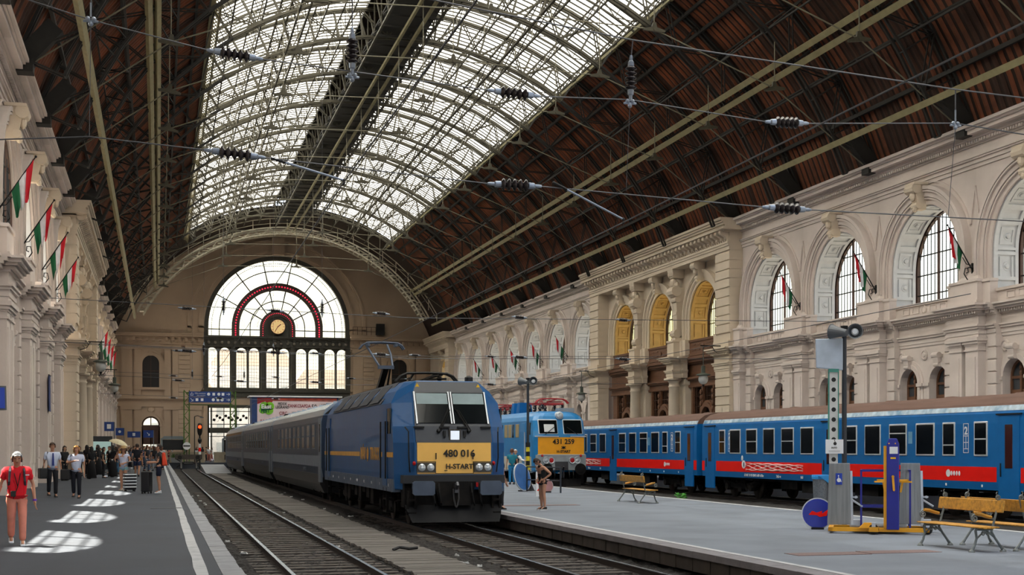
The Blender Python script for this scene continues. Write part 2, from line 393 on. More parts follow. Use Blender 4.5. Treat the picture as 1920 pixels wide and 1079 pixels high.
def f_ped(dd=1.4):
    s = MB(); s.box(-2.6, 2.6, -dd, .02, 8.0, 8.62); s.box(-2.6, 2.6, 0, .1, 8.05, 8.16); s.box(-2.9, 2.9, -dd, .12, 8.6, 8.72)
    for x in (-1.6, -.75, .75, 1.6):
        s.box(x-.3, x+.3, .02, .06, 8.22, 8.27); s.box(x-.3, x+.3, .02, .06, 8.5, 8.55); s.box(x-.3, x-.25, .02, .06, 8.27, 8.5); s.box(x+.25, x+.3, .02, .06, 8.27, 8.5)
    s.lathe([(.2, 0), (.22, .05), (.16, .07), (.12, .05)], (0, .02, 8.38), 12, 'y')
    return s
def f_pedpier():
    s = MB(); s.box(-1.05, 1.05, 0, .66, 8.05, 9.15); s.box(-1.62, 1.62, 0, .4, 8.05, 9.1); s.box(-1.1, 1.1, 0, .74, 8.05, 8.25); s.box(-1.1, 1.1, 0, .72, 9.1, 9.22); s.box(-1.66, 1.66, 0, .45, 9.05, 9.18)
    s.hexa([(-.9, 0, 9.22), (.9, 0, 9.22), (.9, .5, 9.22), (-.9, .5, 9.22)], [(-.3, 0, 9.7), (.3, 0, 9.7), (.3, .15, 9.7), (-.3, .15, 9.7)])
    return s
def f_archwall(D, r=2.95):
    def f():
        s = MB(); A = [(0, r+.02, 8.4, 10.5)]; e = .15 if D > 1 else .08
        s.archwall(-W/2, W/2, 8.0, 14.45, A, 0, 28); s.archwall(-W/2, W/2, -1, 16.9, A, -D-e, 28); s.reveal(0, r+.02, 8.4, 10.5, 0, -D-e, 28)
        return s
    return f
def f_archivolt(r=2.95):
    def f():
        s = MB(); 
        for r0, r1, y in ((0, .24, .1), (.24, .32, .2), (.32, .36, .06), (.36, .6, .24), (.6, .68, .34), (.68, .72, .16), (.72, .9, .36)): s.band(0, 10.5, r+r0, r+r1, 8.72, 0, y, 30)
        s.arcbox(0, 10.5, r+1.06, r+1.14, .35, pi-.35, 0, .1, 24)
        for sx in (-1, 1):
            a = r+1.14; x = sx*a*cos(.35); s.beam((x, .03, 10.5+a*sin(.35)), (sx*(W/2), .03, 13.6), .07, .1)
        return s
    return f
def f_keystone():
    s = MB(); s.hexa([(-.2, 0, 13.2), (.2, 0, 13.2), (.2, .42, 13.2), (-.2, .42, 13.2)], [(-.36, 0, 14.45), (.36, 0, 14.45), (.36, .72, 14.45), (-.36, .72, 14.45)])
    scroll(s, -.38, .38, .62, 14.2, .26); scroll(s, -.26, .26, .42, 13.4, .17)
    s.ball((0, .62, 13.85), (.2, .14, .26), 8, 6); s.ball((0, .5, 13.2), (.16, .12, .14), 8, 5)
    s.box(-.42, .42, 0, .78, 14.38, 14.5)
    return s
NCO = 9
CE = [0.]
for _k in range(NCO): CE.append(CE[-1]+pi*(1.25 if _k % 2 == 0 else .7)/9.05)
def f_coffer(D, r=2.95):
    def f():
        s = MB(); ri = r-.09; ro = r+.05; y0, y1 = -D+.12, -.02; N = NCO
        # edge bands run round the arch; ribs cross between coffers
        for a, b_ in ((y0, y0+.16), (y1-.2, y1)): s.band(0, 10.5, ri, ro, 8.72, a, b_, 28)
        cells = []
        s.band(0, 10.5, r-.004, r+.05, 8.72, y0, y1, 28)
        for k in range(N): cells.append((CE[k], CE[k+1]))
        for k in range(N+1):
            a = CE[k]; wd = .045
            s.arcbox(0, 10.5, ri+.006, ro, max(.002, a-wd), min(pi-.002, a+wd), y0+.01, y1-.01, 1)
        for k, (a, b_) in enumerate(cells):
            if k % 2 == 0:
                for e, h in ((.13, .03), ):
                    s.arcbox(0, 10.5, r-.045, ro, a+.085, a+.125, y0+.26, y1-.3, 1); s.arcbox(0, 10.5, r-.045, ro, b_-.125, b_-.085, y0+.26, y1-.3, 1)
                    s.arcbox(0, 10.5, r-.045, ro, a+.1, b_-.1, y0+.26, y0+.34, 3); s.arcbox(0, 10.5, r-.045, ro, a+.1, b_-.1, y1-.38, y1-.3, 3)
        for sx in (-1, 1):
            x0, x1 = sorted((sx*(ri+.008), sx*ro))
            for z in (8.73, 9.15, 10.28): s.box(x0, x1, y0+.012, y1-.012, z, z+.16)
            s.box(x0, x1, y0+.26, y0+.34, 9.3, 10.2); s.box(x0, x1, y1-.38, y1-.3, 9.3, 10.2)
        return s
    return f
def f_rosette():
    s = MB(); s.lathe([(.24, -.06), (.2, .05), (.13, .03), (.1, .1), (.02, .12)], (0, 0, 0), 10, 'z'); return s
def f_cornice(bk=1.5):
    s = MB(); x0, x1 = -W/2, W/2
    for z0, z1, e in ((14.42, 14.6, .06), (14.6, 14.78, .12), (14.78, 14.86, .2), (14.86, 14.94, .26), (14.94, 15.42, .04), (15.42, 15.5, .12), (15.64, 15.72, .36), (15.72, 15.8, .44), (15.8, 15.98, .7), (15.98, 16.06, .8), (16.06, 16.2, .92)):
        s.box(x0, x1, -.2, e, z0, z1)
    s.box(x0, x1, -.2, .16, 15.5, 15.64)
    n = 44
    for i in range(n): s.box(x0+W*(i+.25)/n, x0+W*(i+.75)/n, 0, .3, 15.5, 15.63)
    s.box(x0, x1, -bk, -.15, 14.4, 16.9)
    return s
# window in its own frame (x along, y into hall, z up), r = frame radius
def f_wframe(r):
    def f():
        s = MB(); s.band(0, 10.5, r-.14, r, 8.4, -.1, .06, 28); s.box(-r, r, -.1, .06, 8.38, 8.6); return s
    return f
def f_wmull(r):
    def f():
        s = MB()
        for x in (-r/3, r/3): s.box(x-.05, x+.05, -.06, .05, 8.5, 10.5+math.sqrt(r*r-x*x)-.05)
        return s
    return f
def f_wbars(r):
    def f():
        s = MB(); n = 18
        for i in range(1, n):
            x = -r+2*r*i/n; s.box(x-.016, x+.016, -.02, .02, 8.5, 10.5+math.sqrt(max(.01, (r-.1)**2-x*x)))
        z = 9.35
        while z < 10.5+r-.2:
            h = (r-.1) if z < 10.5 else math.sqrt((r-.1)**2-(z-10.5)**2); s.box(-h, h, -.025, .025, z-.03, z+.03); z += 1.0
        return s
    return f
def f_wpane(r):
    def f():
        s = MB(); pts = [(-r+.05, 8.5), (r-.05, 8.5)]+[((r-.05)*cos(pi*k/28), 10.5+(r-.05)*sin(pi*k/28)) for k in range(29)]
        s.add([(x, 0, z) for x, z in pts], [tuple(range(len(pts)))]); return s
    return f
NW = [0]
def window(pw, x, D, r=2.95, m=None):
    NW[0] += 1; t = bpy.data.objects.new('window_%d' % NW[0], None); COL.objects.link(t); t.parent = pw; t.location = (x, -D, 0); t['kind'] = 'structure'
    put('window_frame', M('wf%.2f' % r, f_wframe(r), M_dkbrown), t); put('mullion', M('wm%.2f' % r, f_wmull(r), M_dkbrown), t)
    put('glazing_bars', M('wb%.2f' % r, f_wbars(r), M_black), t)
    if m is None: m = M_gl
    put('pane', M('wp%.2f%s' % (r, m.name), f_wpane(r), m), t)
PIERBLK = M('pblk', f_block(.62, .36, .55), M_stone2)
def wall_bay(pw, x, D, Wb=W, detail=2, m=M_stone2, sgn=1, tall=True):
    sc = (Wb/W, 1, 1); P = lambda n, me, xx=0, z=0, y=0, rot=(0, 0, 0), par=pw: put(n, me, par, (x+xx*Wb/W, y, z), rot, scale=sc)
    P('arch_wall', M('aw%.1f' % D, f_archwall(D), m)); window(pw, x, D)
    P('cornice', M('corn%.1f' % D, lambda: f_cornice(min(1.5, D+.2)), m))
    P('lower_wall', M('low', f_lower, m)); P('window_apron', M('ped%.1f' % D, lambda: f_ped(D+.05), m)); P('entablature', M('ent', f_entab, m))
    if not detail: return
    P('archivolt', M('arcv', f_archivolt(), m)); P('keystone', M('key', f_keystone, M_stone), y=.06)
    P('coffered_soffit', M('cof%.1f' % D, f_coffer(D), M_white)) if D > .5 else None
    for xx in (-1.3, 1.3):
        P('archivolt', M('sma', f_smallarch, m), xx); P('doorway', M('dw', f_doorway, M_brown), xx); P('pane', M('dwp', f_doorpane, mat('dim_pane', '#3c4348', .2)), xx)
    for xx in (-2.0, 0, 2.0): P('medallion', M('med', f_medal, M_stone2), xx, 6.15)
    ro = M('ros', f_rosette, M_white)
    if D > 1:
        for k in range(0, NCO, 2):
            a = (CE[k]+CE[k+1])/2; q = put('rosette', ro, pw, (x+2.97*cos(a)*Wb/W, -D/2-.02, 10.5+2.97*sin(a)), (0, 1.5*pi-a, 0))
        for sx in (-1, 1): put('rosette', ro, pw, (x+sx*2.97*Wb/W, -D/2-.02, 9.78), (0, -sx*pi/2, 0))
def wall_pier(pw, x, blocks=True, m=M_stone2):
    put('pier', M('pb', f_pierback, m), pw, (x, 0, 0))
    for xx in (-.62, .62): put('pilaster', M('pil', f_pilaster, m), pw, (x+xx, 0, 0))
    put('entablature', M('entp', f_entabpier, m), pw, (x, 0, 0)); put('pedestal', M('pedp', f_pedpier, m), pw, (x, 0, 0))
    if blocks:
        for i in range(11):
            for xx in (-1.98, 1.36): put('stone_block', PIERBLK, pw, (x+xx, 0, .6+i*.55))
# pavilion pieces
PW = 7.95
def f_pavwall():
    s = MB(); A = [(0, 2.5, 8.9, 10.6)]
    s.archwall(-PW/2, PW/2, 8.0, 14.9, A, 0, 28); s.archwall(-PW/2, PW/2, -1, 16.9, A, -1.55, 28); s.reveal(0, 2.5, 8.9, 10.6, 0, -1.55, 28); return s
def f_pavarch():
    s = MB(); r = 2.48
    for r0, r1, y in ((0, .22, .1), (.22, .3, .16), (.3, .5, .2), (.5, .58, .27), (.58, .75, .32)): s.band(0, 10.6, r+r0, r+r1, 9.16, 0, y, 28)
    s.box(-3.4, -2.45, 0, .4, 8.1, 9.2); s.box(2.45, 3.4, 0, .4, 8.1, 9.2)
    return s
def f_pavlow():
    s = MB(); s.box(-PW/2, PW/2, -.5, -.4, -.7, 8); 
    for z0, z1, e in ((5.9, 6.05, .12), (6.05, 6.35, .04), (6.35, 6.45, .2), (6.45, 6.6, .3), (6.6, 7.5, .02), (7.5, 7.62, .16), (7.62, 7.8, .34), (7.8, 8.0, .5)): s.box(-PW/2, PW/2, -.45, -.3+e, z0, z1)
    s.box(-3.0, 3.0, -.4, .06, 8.05, 9.15); s.box(-3.0, 3.0, -.4, .12, 9.0, 9.16); s.box(-3.0, 3.0, 0, .12, 8.05, 8.2)
    for x in (-1.7, -.85, .85, 1.7): s.box(x-.3, x+.3, .06, .1, 8.4, 8.46); s.box(x-.3, x+.3, .06, .1, 8.76, 8.82)
    s.lathe([(.18, 0), (.2, .05), (.12, .07)], (0, .06, 8.6), 10, 'y')
    for x in (-2.7, -.95, .95, 2.7): s.box(x-.12, x+.12, -.45, -.25, -.7, 5.9)
    s.band(0, 3.6, .85, 1.15, 2.6, -.45, -.1, 14); s.band(0, 3.6, 1.15, 1.3, 2.6, -.45, -.2, 14); s.box(-2.6, 2.6, -.45, -.2, 3.5, 3.62)
    for x in (-1.0, 1.0):
        for z in (4.3, 4.7, 5.1, 5.5): s.ball((x, -.18, z), (.13, .1, .2), 6, 4)
    return s
def f_pavpane():
    s = MB(); s.box(-.82, .82, -.44, -.4, 4.6, 5.85); s.box(-2.55, -1.1, -.44, -.4, 3.7, 5.85); s.box(1.1, 2.55, -.44, -.4, 3.7, 5.85); s.arcbox(0, 3.6, .01, .85, 0, pi, -.44, -.4, 10)
    s.box(-.82, .82, -.44, -.4, -.6, 3.4); return s
def f_pavbar():
    s = MB()
    for x in (-2.2, -1.5, -.4, .4, 1.5, 2.2): s.box(x-.03, x+.03, -.42, -.36, 3.7, 5.85)
    for z in (4.5, 5.2): s.box(-2.6, 2.6, -.42, -.37, z, z+.05)
    return s
def f_column():
    s = MB(); s.lathe([(.52, -.7), (.52, .5), (.5, .6), (.46, .7), (.43, .9), (.44, 2.5), (.38, 5.9), (.42, 5.95), (.42, 6.02), (.38, 6.05), (.38, 6.25), (.46, 6.35), (.5, 6.42)], (0, .35, 0), 18)
    s.box(-.56, .56, 0, .92, 6.42, 6.58); s.box(-.6, .6, 0, .95, -.75, .45)
    return s
def f_colhalf():
    s = MB(); s.box(-.75, .75, -.5, .05, -.7, 6.1); s.box(-.82, .82, -.5, .12, 6.1, 6.58); return s
def f_colent():
    s = MB(); entab(s, -.62, .62, .92, 1); entab(s, -.98, .98, .3, 1)
    s.box(-.6, .6, 0, .9, 8.05, 9.15); s.box(-.98, .98, 0, .45, 8.05, 9.15); s.box(-.65, .65, 0, .96, 9.12, 9.25); return s
def f_herm():
    s = MB(); s.box(-.45, .45, 0, .7, 9.22, 9.45)
    scroll(s, -.4, .4, .5, 9.75, .3)
    s.hexa([(-.27, 0, 9.6), (.27, 0, 9.6), (.27, .5, 9.6), (-.27, .5, 9.6)], [(-.34, 0, 11.4), (.34, 0, 11.4), (.34, .55, 11.4), (-.34, .55, 11.4)])
    s.box(-.36, .36, 0, .6, 11.1, 11.25)
    s.hexa([(-.26, 0, 11.25), (.26, 0, 11.25), (.26, .5, 11.25), (-.26, .5, 11.25)], [(-.5, 0, 13.0), (.5, 0, 13.0), (.5, .7, 13.0), (-.5, .7, 13.0)])
    scroll(s, -.52, .52, .62, 12.75, .38); scroll(s, -.45, .45, .5, 12.15, .22)
    s.ball((0, .62, 13.35), (.28, .3, .36), 10, 8); s.ball((0, .5, 13.2), (.4, .3, .3), 8, 6); s.ball((0, .85, 13.3), (.06, .08, .1), 5, 4)
    s.ball((-.3, .55, 13.0), .2, 8, 5); s.ball((.3, .55, 13.0), .2, 8, 5)
    s.hexa([(-.36, 0, 13.7), (.36, 0, 13.7), (.36, .8, 13.7), (-.36, .8, 13.7)], [(-.5, 0, 14.3), (.5, 0, 14.3), (.5, .95, 14.3), (-.5, .95, 14.3)])
    for a in range(5): s.ball((-.4+.2*a, .85, 14.0), (.08, .1, .22), 6, 4)
    return s
def f_pavent(L):
    def f():
        s = MB(); x0, x1 = -L/2, L/2
        s.box(x0, x1, -.2, .95, 14.3, 14.55); s.box(x0, x1, -.2, 1.0, 14.55, 14.7); s.box(x0, x1, -.2, 1.05, 14.7, 14.84)
        s.box(x0, x1, -.2, .9, 14.84, 15.5); s.box(x0, x1, -.2, 1.3, 15.42, 15.52)
        for z0, z1, e in ((15.52, 15.68, 1.75), (15.68, 15.8, 1.62), (15.8, 15.94, 1.72), (15.94, 16.08, 1.82), (16.08, 16.24, 1.92)): s.box(x0-.5, x1+.5, -.2, e-.15, z0, z1)
        s.box(x0, x1, -1.6, -.2, 14.3, 16.9)
        n = int(L/.66)
        for i in range(n*2): s.box(x0+L*(i+.3)/n/2, x0+L*(i+.7)/n/2, .9, 1.02, 14.86, 14.95)
        return s
    return f
def f_bracket():
    s = MB(); s.prism([(.88, 14.95), (1.02, 15.0), (1.1, 15.12), (1.42, 15.3), (1.5, 15.5), (.88, 15.5)], -.14, .14, 'x')
    scroll(s, -.17, .17, 1.36, 15.38, .13); scroll(s, -.15, .15, 1.0, 15.05, .1); return s
def f_pavpier():
    s = MB(); s.box(-1.08, 1.08, 0, .86, -.75, 14.3); entab(s, -1.15, 1.15, .95, 1); s.box(-1.2, 1.2, 0, 1.05, 8.05, 8.5); return s
def pavilion(pw, x0, sgn, bays=3, L=None, m=M_stone, blocks=True, piers=(0, 1)):
    # x0: start coordinate, goes in +sgn direction
    Pp = 2.2; tot = Pp*2+PW*bays
    blk = M('bigblk', f_block(2.2, .95, .58), m)
    ends = [x0+sgn*Pp/2, x0+sgn*(tot-Pp/2)]
    for i in piers:
        xp = ends[i]; put('pier', M('pavp', f_pavpier, m), pw, (xp, 0, 0))
        for k in range(24):
            z = .3+k*.58
            if 6.4 < z < 8.5 or z > 13.9: continue
            put('stone_block', blk, pw, (xp-1.1, 0, z))
    put('entablature', M('pavent%d' % bays, f_pavent(tot), m), pw, (x0+sgn*tot/2, 0, 0))
    nb = int(tot/.66)
    for i in range(nb): put('bracket', M('brk', f_bracket, m), pw, (x0+sgn*tot*(i+.5)/nb, 0, 0))
    for k in range(bays):
        xc = x0+sgn*(Pp+PW*(k+.5))
        put('arch_wall', M('paw', f_pavwall, M_cream if False else m), pw, (xc, 0, 0)); put('archivolt', M('pava', f_pavarch, m), pw, (xc, 0, 0))
        put('coffered_soffit', M('pavcof', lambda: f_coffer(1.4, 2.5)(), M_cream), pw, (xc, 0, .1))
        put('keystone', M('key', f_keystone, M_stone), pw, (xc, .06, -.15)); 
        put('timber_infill', M('pavl', f_pavlow, M_brown), pw, (xc, 0, 0)); put('pane', M('pavlp', f_pavpane, mat('dim_pane', '#3c4348', .2)), pw, (xc, 0, 0)); put('glazing_bars', M('pavlb', f_pavbar, M_dkbrown), pw, (xc, 0, 0))
        NW[0] += 0; window(pw, xc, 1.4, 2.48, M_glyel if sgn > 0 else None)
        ro = M('ros2', f_rosette, M_cream)
        for q in range(0, NCO, 2):
            a = (CE[q]+CE[q+1])/2; put('rosette', ro, pw, (xc+2.52*cos(a), -.72, 10.6+2.5*sin(a)), (0, 1.5*pi-a, 0))
        if k:
            xb = x0+sgn*(Pp+PW*k)
            put('column', M('col', f_column, m, True), pw, (xb, .25, 0)); put('column_backing', M('colh', f_colhalf, m), pw, (xb, 0, 0)); put('column_entablature', M('cole', f_colent, m), pw, (xb, 0, 0)); put('herm', M('herm', f_herm, m), pw, (xb, 0, 0))
wr = thing('wall_right', kind='structure', loc=(XR, 0, 0), rz=pi/2)
NC = [57.1+W*k for k in (-4, -3, -2, -1, 0, 1, 2)]
for c in NC: wall_bay(wr, c, 1.4, detail=2 if c > 45 else (1 if c > 38 else 0))
for c in (57.1+W*(k+.5) for k in (-2, -1, 0, 1, 2)): wall_pier(wr, c)
pavilion(wr, 77.9, 1)
FC = [110.4+8.0*k for k in range(7)]
for c in FC: wall_bay(wr, c, 1.4, 8.0, m=M_stone)
for c in [106.4+8.0*k for k in range(8)]: wall_pier(wr, c, blocks=c < 125, m=M_stone)
pavilion(wr, 162.4, 1, 1, piers=(0,))
wlf = thing('wall_left', kind='structure', loc=(XL, 0, 0), rz=-pi/2)
SH = 4.1
for c in NC: wall_bay(wlf, -(c+SH), .06 if c+SH < 58 else .75, detail=2 if c > 45 else 0)
for c in (57.1+W*(k+.5)+SH for k in (-2, -1, 0, 1)): wall_pier(wlf, -c)
pavilion(wlf, -(78.2+SH), -1)
for c in FC: wall_bay(wlf, -(c+SH), .75, 8.0)
for c in [106.4+8.0*k+SH for k in range(8)]: wall_pier(wlf, -c, blocks=False)
MB().box(-YE, -170.5, -1, 0, -1, 16.9).build('wall_end_strip', M_stone, wlf)
MB().box(-14, 19.3, -1.2, 0, -1, 16.9).build('arch_wall', M_stone, wr); MB().box(170.4, YE+1, -1, .1, -1, 16.9).build('arch_wall', M_stone, wr)
MB().box(-23.6, 14, -.6, 0, -1, 16.9).build('arch_wall', M_stone, wlf)
# ---------------------------------------------------------------- the roof: ceiling with ribs, boards and roof glass
ce = thing('ceiling', kind='structure', loc=(CX, 0, 0))
ZC, RO, RI = 8.68, 22.0, 20.05
def rp(u, r): return ZC+math.sqrt(max(0, r*r-u*u))
def arcpts(r, a0, a1, n): return [(r*sin(a0+(a1-a0)*i/n), ZC+r*cos(a0+(a1-a0)*i/n)) for i in range(n+1)]
AE = math.asin(20.6/RO); AS = math.asin(12.3/RO); AR = math.asin(2.0/RO)
RIB0 = 57.1+W*.5-W*6; NR = 18
RY = [RIB0+W*k for k in range(NR) if RIB0+W*k < 166]
RSH = .25
_s = MB(); _s.box(-21, 21, -13.6, -13.3, 9.5, 20); _s.prism([(-21, 20), (21, 20), (18, 24), (9, 29), (0, 30.6), (-9, 29), (-18, 24)], -13.6, -13.3, 'y'); tag(_s.build('front_light_blocker', M_roofdk), kind='structure').location = (CX, 0, 0)  # opaque gable behind the camera, added unseen to block daylight from the open end
# boards (run along the arch), nearest ones singly
def f_boardside(sg, wd):
    def f():
        s = MB(); P = arcpts(RO, AS, AE+.03, 7); Q = arcpts(RO+.08, AS, AE+.03, 7); vs = []; fs = []
        for (a, z), (a2, z2) in zip(P, Q): vs += [(sg*a, wd*.3, z), (sg*a, wd*.7, z), (sg*a2, wd, z2), (sg*a2, 0, z2)]
        for i in range(7):
            for k in range(4): fs.append((i*4+k, i*4+(k+1) % 4, (i+1)*4+(k+1) % 4, (i+1)*4+k))
        return s.add(vs, fs)
    return f
M_bds = [M_board, mat('ruddy_roof_board', '#7a3f20', .75, var=.4, scale=1.1, dirt='#2a170c', dscale=.5, damt=.7), mat('dark_roof_board', '#3a2215', .8, var=.4, scale=1.2)]  # board tones mixed at random, the last one darker brown
BRS = [M('bdR%d' % i, f_boardside(1, .33), m_) for i, m_ in enumerate(M_bds)]; BLS = [M('bdL%d' % i, f_boardside(-1, .33), m_) for i, m_ in enumerate(M_bds)]; BR, BL = BRS[0], BLS[0]
n = 0; restR = MB(); y = 42.0; pitch = .53
while y < 163:
    if n < 210: put('roof_board', rnd.choice(BRS), ce, (0, y, rnd.uniform(-.02, .02)))
    else: restR.add([(a, b_+y, c) for a, b_, c in [tuple(v.co) for v in BR.vertices]], [tuple(p.vertices) for p in BR.polygons])
    n += 1; y += pitch
y = 50.0; n = 0
while y < 163:
    if n < 84: put('roof_board', rnd.choice(BLS), ce, (0, y, rnd.uniform(-.02, .02)))
    else: restR.add([(a, b_+y, c) for a, b_, c in [tuple(v.co) for v in BL.vertices]], [tuple(p.vertices) for p in BL.polygons])
    n += 1; y += pitch
tag(restR.build('roof_boards', M_board, ce), kind='stuff')
def shell(r, a0, a1, y0, y1, n=14):
    s = MB(); P = arcpts(r, a0, a1, n); vs = []
    for a, z in P: vs += [(a, y0, z), (a, y1, z)]
    return s.add(vs, [(i*2, i*2+1, i*2+3, i*2+2) for i in range(n)])
for sg in (-1, 1):
    P = shell(RO+.09, sg*AS, sg*(AE+.02), -14, YE+.5); P.build('roof_underlay', M_roofdk, ce)
    shell(RO+.3, sg*AS, sg*(AE+.02), -14, YE+.6).build('roof_cover', mat('grey_roof_sheet', '#55524c', .7), ce)
shell(RO+.1, -AE, AE, 160.5, YE+.6, 30).build('roof_underlay', M_roofdk, ce)
# ridge lantern: solid strip
shell(RO+.95, -AR*1.1, AR*1.1, 0, 160.6, 4).build('lantern_roof', M_roofdk, ce)
for sg in (-1, 1):
    s = MB(); u = sg*2.1; s.box(u-.05, u+.05, 0, 160.5, rp(2.1, RO)-.1, rp(2.1, RO+.95)); s.build('lantern_side', M_trussdk, ce)
# glass strips and bars
def f_pane(sg, wd):
    def f():
        s = MB(); n = 5; P = arcpts(RO+.12, AR, AS, n); vs = []
        for a, z in P: vs += [(sg*a, 0, z), (sg*a, wd, z)]
        return s.add(vs, [(i*2, i*2+1, i*2+3, i*2+2) for i in range(n)])
    return f
PGR, PGL = M('pgr', f_pane(1, .66), M_pane), M('pgl', f_pane(-1, .66), M_pane)
def f_gbar(sg):
    def f():
        s = MB(); n = 5; P = arcpts(RO+.06, AR, AS, n); Q = arcpts(RO+.2, AR, AS, n); vs = []; fs = []
        for (a, z), (a2, z2) in zip(P, Q): vs += [(sg*a, -.05, z), (sg*a, .05, z), (sg*a2, .05, z2), (sg*a2, -.05, z2)]
        for i in range(n):
            for k in range(4): fs.append((i*4+k, i*4+(k+1) % 4, (i+1)*4+(k+1) % 4, (i+1)*4+k))
        return s.add(vs, fs)
    return f
GBR, GBL = M('gbr', f_gbar(1), M_truss), M('gbl', f_gbar(-1), M_truss)
gp_ = .7; y = 12.; rest = MB(); bars = MB(); npn = 0
while y < 160:
    for mG, mB in ((PGR, GBR), (PGL, GBL)):
        if 45 < y and npn < 290: put('pane', mG, ce, (0, y+.02, 0)); npn += 1
        else: rest.add([(v.co.x, v.co.y+y+.02, v.co.z) for v in mG.vertices], [tuple(p.vertices) for p in mG.polygons])
        bars.add([(v.co.x, v.co.y+y, v.co.z) for v in mB.vertices], [tuple(p.vertices) for p in mB.polygons])
    y += gp_
tag(rest.build('panes', M_pane, ce), kind='stuff'); tag(bars.build('glazing_bars', M_truss, ce), kind='stuff')
# main ribs: two chords with zigzag web, in pairs .5 m apart
def ribmesh(a0, a1, n, cw, ww, ro, ri, twin=.0):
    s = MB(); O = arcpts(ro, a0, a1, n); I = arcpts(ri, a0, a1, n)
    for dy in ((-twin, twin) if twin else (0,)):
        for i in range(n):
            s.beam((O[i][0], dy, O[i][1]), (O[i+1][0], dy, O[i+1][1]), cw, cw, (0, 1, 0)); s.beam((I[i][0], dy, I[i][1]), (I[i+1][0], dy, I[i+1][1]), cw, cw, (0, 1, 0))
            s.beam((O[i][0], dy, O[i][1]), (I[i][0], dy, I[i][1]), ww, ww, (0, 1, 0))
            if i % 2: s.beam((I[i][0], dy, I[i][1]), (O[i+1][0], dy, O[i+1][1]), ww, ww, (0, 1, 0))
            else: s.beam((O[i][0], dy, O[i][1]), (I[i+1][0], dy, I[i+1][1]), ww, ww, (0, 1, 0))
    if twin:
        for i in range(0, n+1): s.beam((I[i][0], -twin, I[i][1]), (I[i][0], twin, I[i][1]), ww, ww)
    return s
RIBM = mesh(ribmesh(-AS, AS, 15, .14, .07, RO-.12, RI, .2), M_truss); RIBL = mesh(ribmesh(-AE, -AS, 6, .11, .06, RO-.12, RI, .2), M_trussdk); RIBR = mesh(ribmesh(AS, AE, 6, .11, .06, RO-.12, RI, .2), M_trussdk)  # one rib in two tones: sides beyond the roof glass have shade in their colour
RIB2 = mesh(ribmesh(-AS, AS, 18, .1, .05, RO-.1, RO-.75), M_truss)
for i, y in enumerate(RY):
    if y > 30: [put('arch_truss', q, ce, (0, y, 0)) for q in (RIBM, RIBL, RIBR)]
    if y > 38 and y < 158: put('light_rib', RIB2, ce, (0, y+W/2, 0))
# lengthwise lattice purlins and double tube beams
y0, y1 = 34., 164.
def lattice(u, r0, r1, y0, y1, st, cw, ww):
    s = MB(); nrm = V((u, 0, math.sqrt(r0*r0-u*u))).normalized(); top = V((u, 0, rp(u, r0))); bot = top-nrm*(r0-r1)
    s.beam(top+V((0, y0, 0)), top+V((0, y1, 0)), cw); s.beam(bot+V((0, y0, 0)), bot+V((0, y1, 0)), cw)
    y = y0; k = 0
    while y < y1-.1:
        a, b_ = (top, bot) if k % 2 else (bot, top)
        s.beam(a+V((0, y, 0)), b_+V((0, min(y1, y+st), 0)), ww, ww, (1, 0, 0)); y += st; k += 1
    return s
for u in (-11.9, -9.9, -5.6, -3.7, 3.7, 5.6, 9.9, 11.9):
    lattice(u, RO-.15, RO-1.3, y0, y1, 1.05, .09, .05).build('lattice_purlin', M_truss, ce)
for u in (-7.7, 7.7):
    for d in (-.35, .35): lattice(u+d, RO-.15, RI-.05, y0, y1, 2.1, .12, .06).build('lattice_purlin', M_truss, ce)
for u, tw in ((-15.65, 1), (15.65, 1), (-18.15, 0), (18.15, 0)):
    s = MB(); nrm = V((u, 0, math.sqrt(RI*RI-u*u))).normalized(); b0 = V((u, 0, rp(u, RI)))-nrm*.1; tn = V((nrm.z, 0, -nrm.x))
    for d in ((-.3, .3) if tw else (0,)): s.beam(b0+tn*d+V((0, y0, 0)), b0+tn*d+V((0, y1, 0)), .3, .2, nrm)
    s.build('lengthwise_beam', M_trusslt, ce)
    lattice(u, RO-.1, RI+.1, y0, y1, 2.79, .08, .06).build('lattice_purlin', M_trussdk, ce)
for u in (-19.4, -17, -14.3, -13.3, 13.3, 14.3, 17, 19.4):
    s = MB(); s.beam((u, y0, rp(u, RO-.15)), (u, y1, rp(u, RO-.15)), .14, .2); s.build('purlin', M_trussdk, ce)
for sg in (-1, 1):   # bright edge beam of the roof glass
    u = sg*12.35; s = MB(); s.beam((u, y0, rp(u, RO)-.05), (u, y1, rp(u, RO)-.05), .3, .3); s.beam((u-sg*.4, y0, rp(u, RO)-.5), (u-sg*.4, y1, rp(u, RO)-.5), .12)
    yy = y0
    while yy < y1: s.beam((u, yy, rp(u, RO)-.05), (u-sg*.4, yy+.5, rp(u, RO)-.5), .05); yy += .7
    s.build('edge_beam', M_trusslt, ce)
# ridge catwalk: two lattice walls, floor and rails under the lantern
for u in (-1.9, 1.9):
    lattice(u, RO+.7, RI-.3, 30, 162, 1.4, .14, .08).build('ridge_truss', M_truss, ce)
for u in (-.45, .45):
    s = MB(); s.beam((u+.2, 30, ZC+RI-.55), (u+.2, 164, ZC+RI-.55), .16, .2); s.build('lengthwise_beam', M_trusslt, ce)
s = MB(); s.box(-1.7, 1.7, 30, 160, ZC+RI+.3, ZC+RI+.36)
yy = 31.
while yy < 160:
    s.beam((-1.9, yy, ZC+RI-.25), (1.9, yy, ZC+RI-.25), .12, .12); s.beam((-1.9, yy, ZC+RI-.25), (0, yy+1., ZC+RO), .06); s.beam((1.9, yy, ZC+RI-.25), (0, yy+1., ZC+RO), .06); yy += 2.09
s.build('ridge_catwalk', M_trussdk, ce)
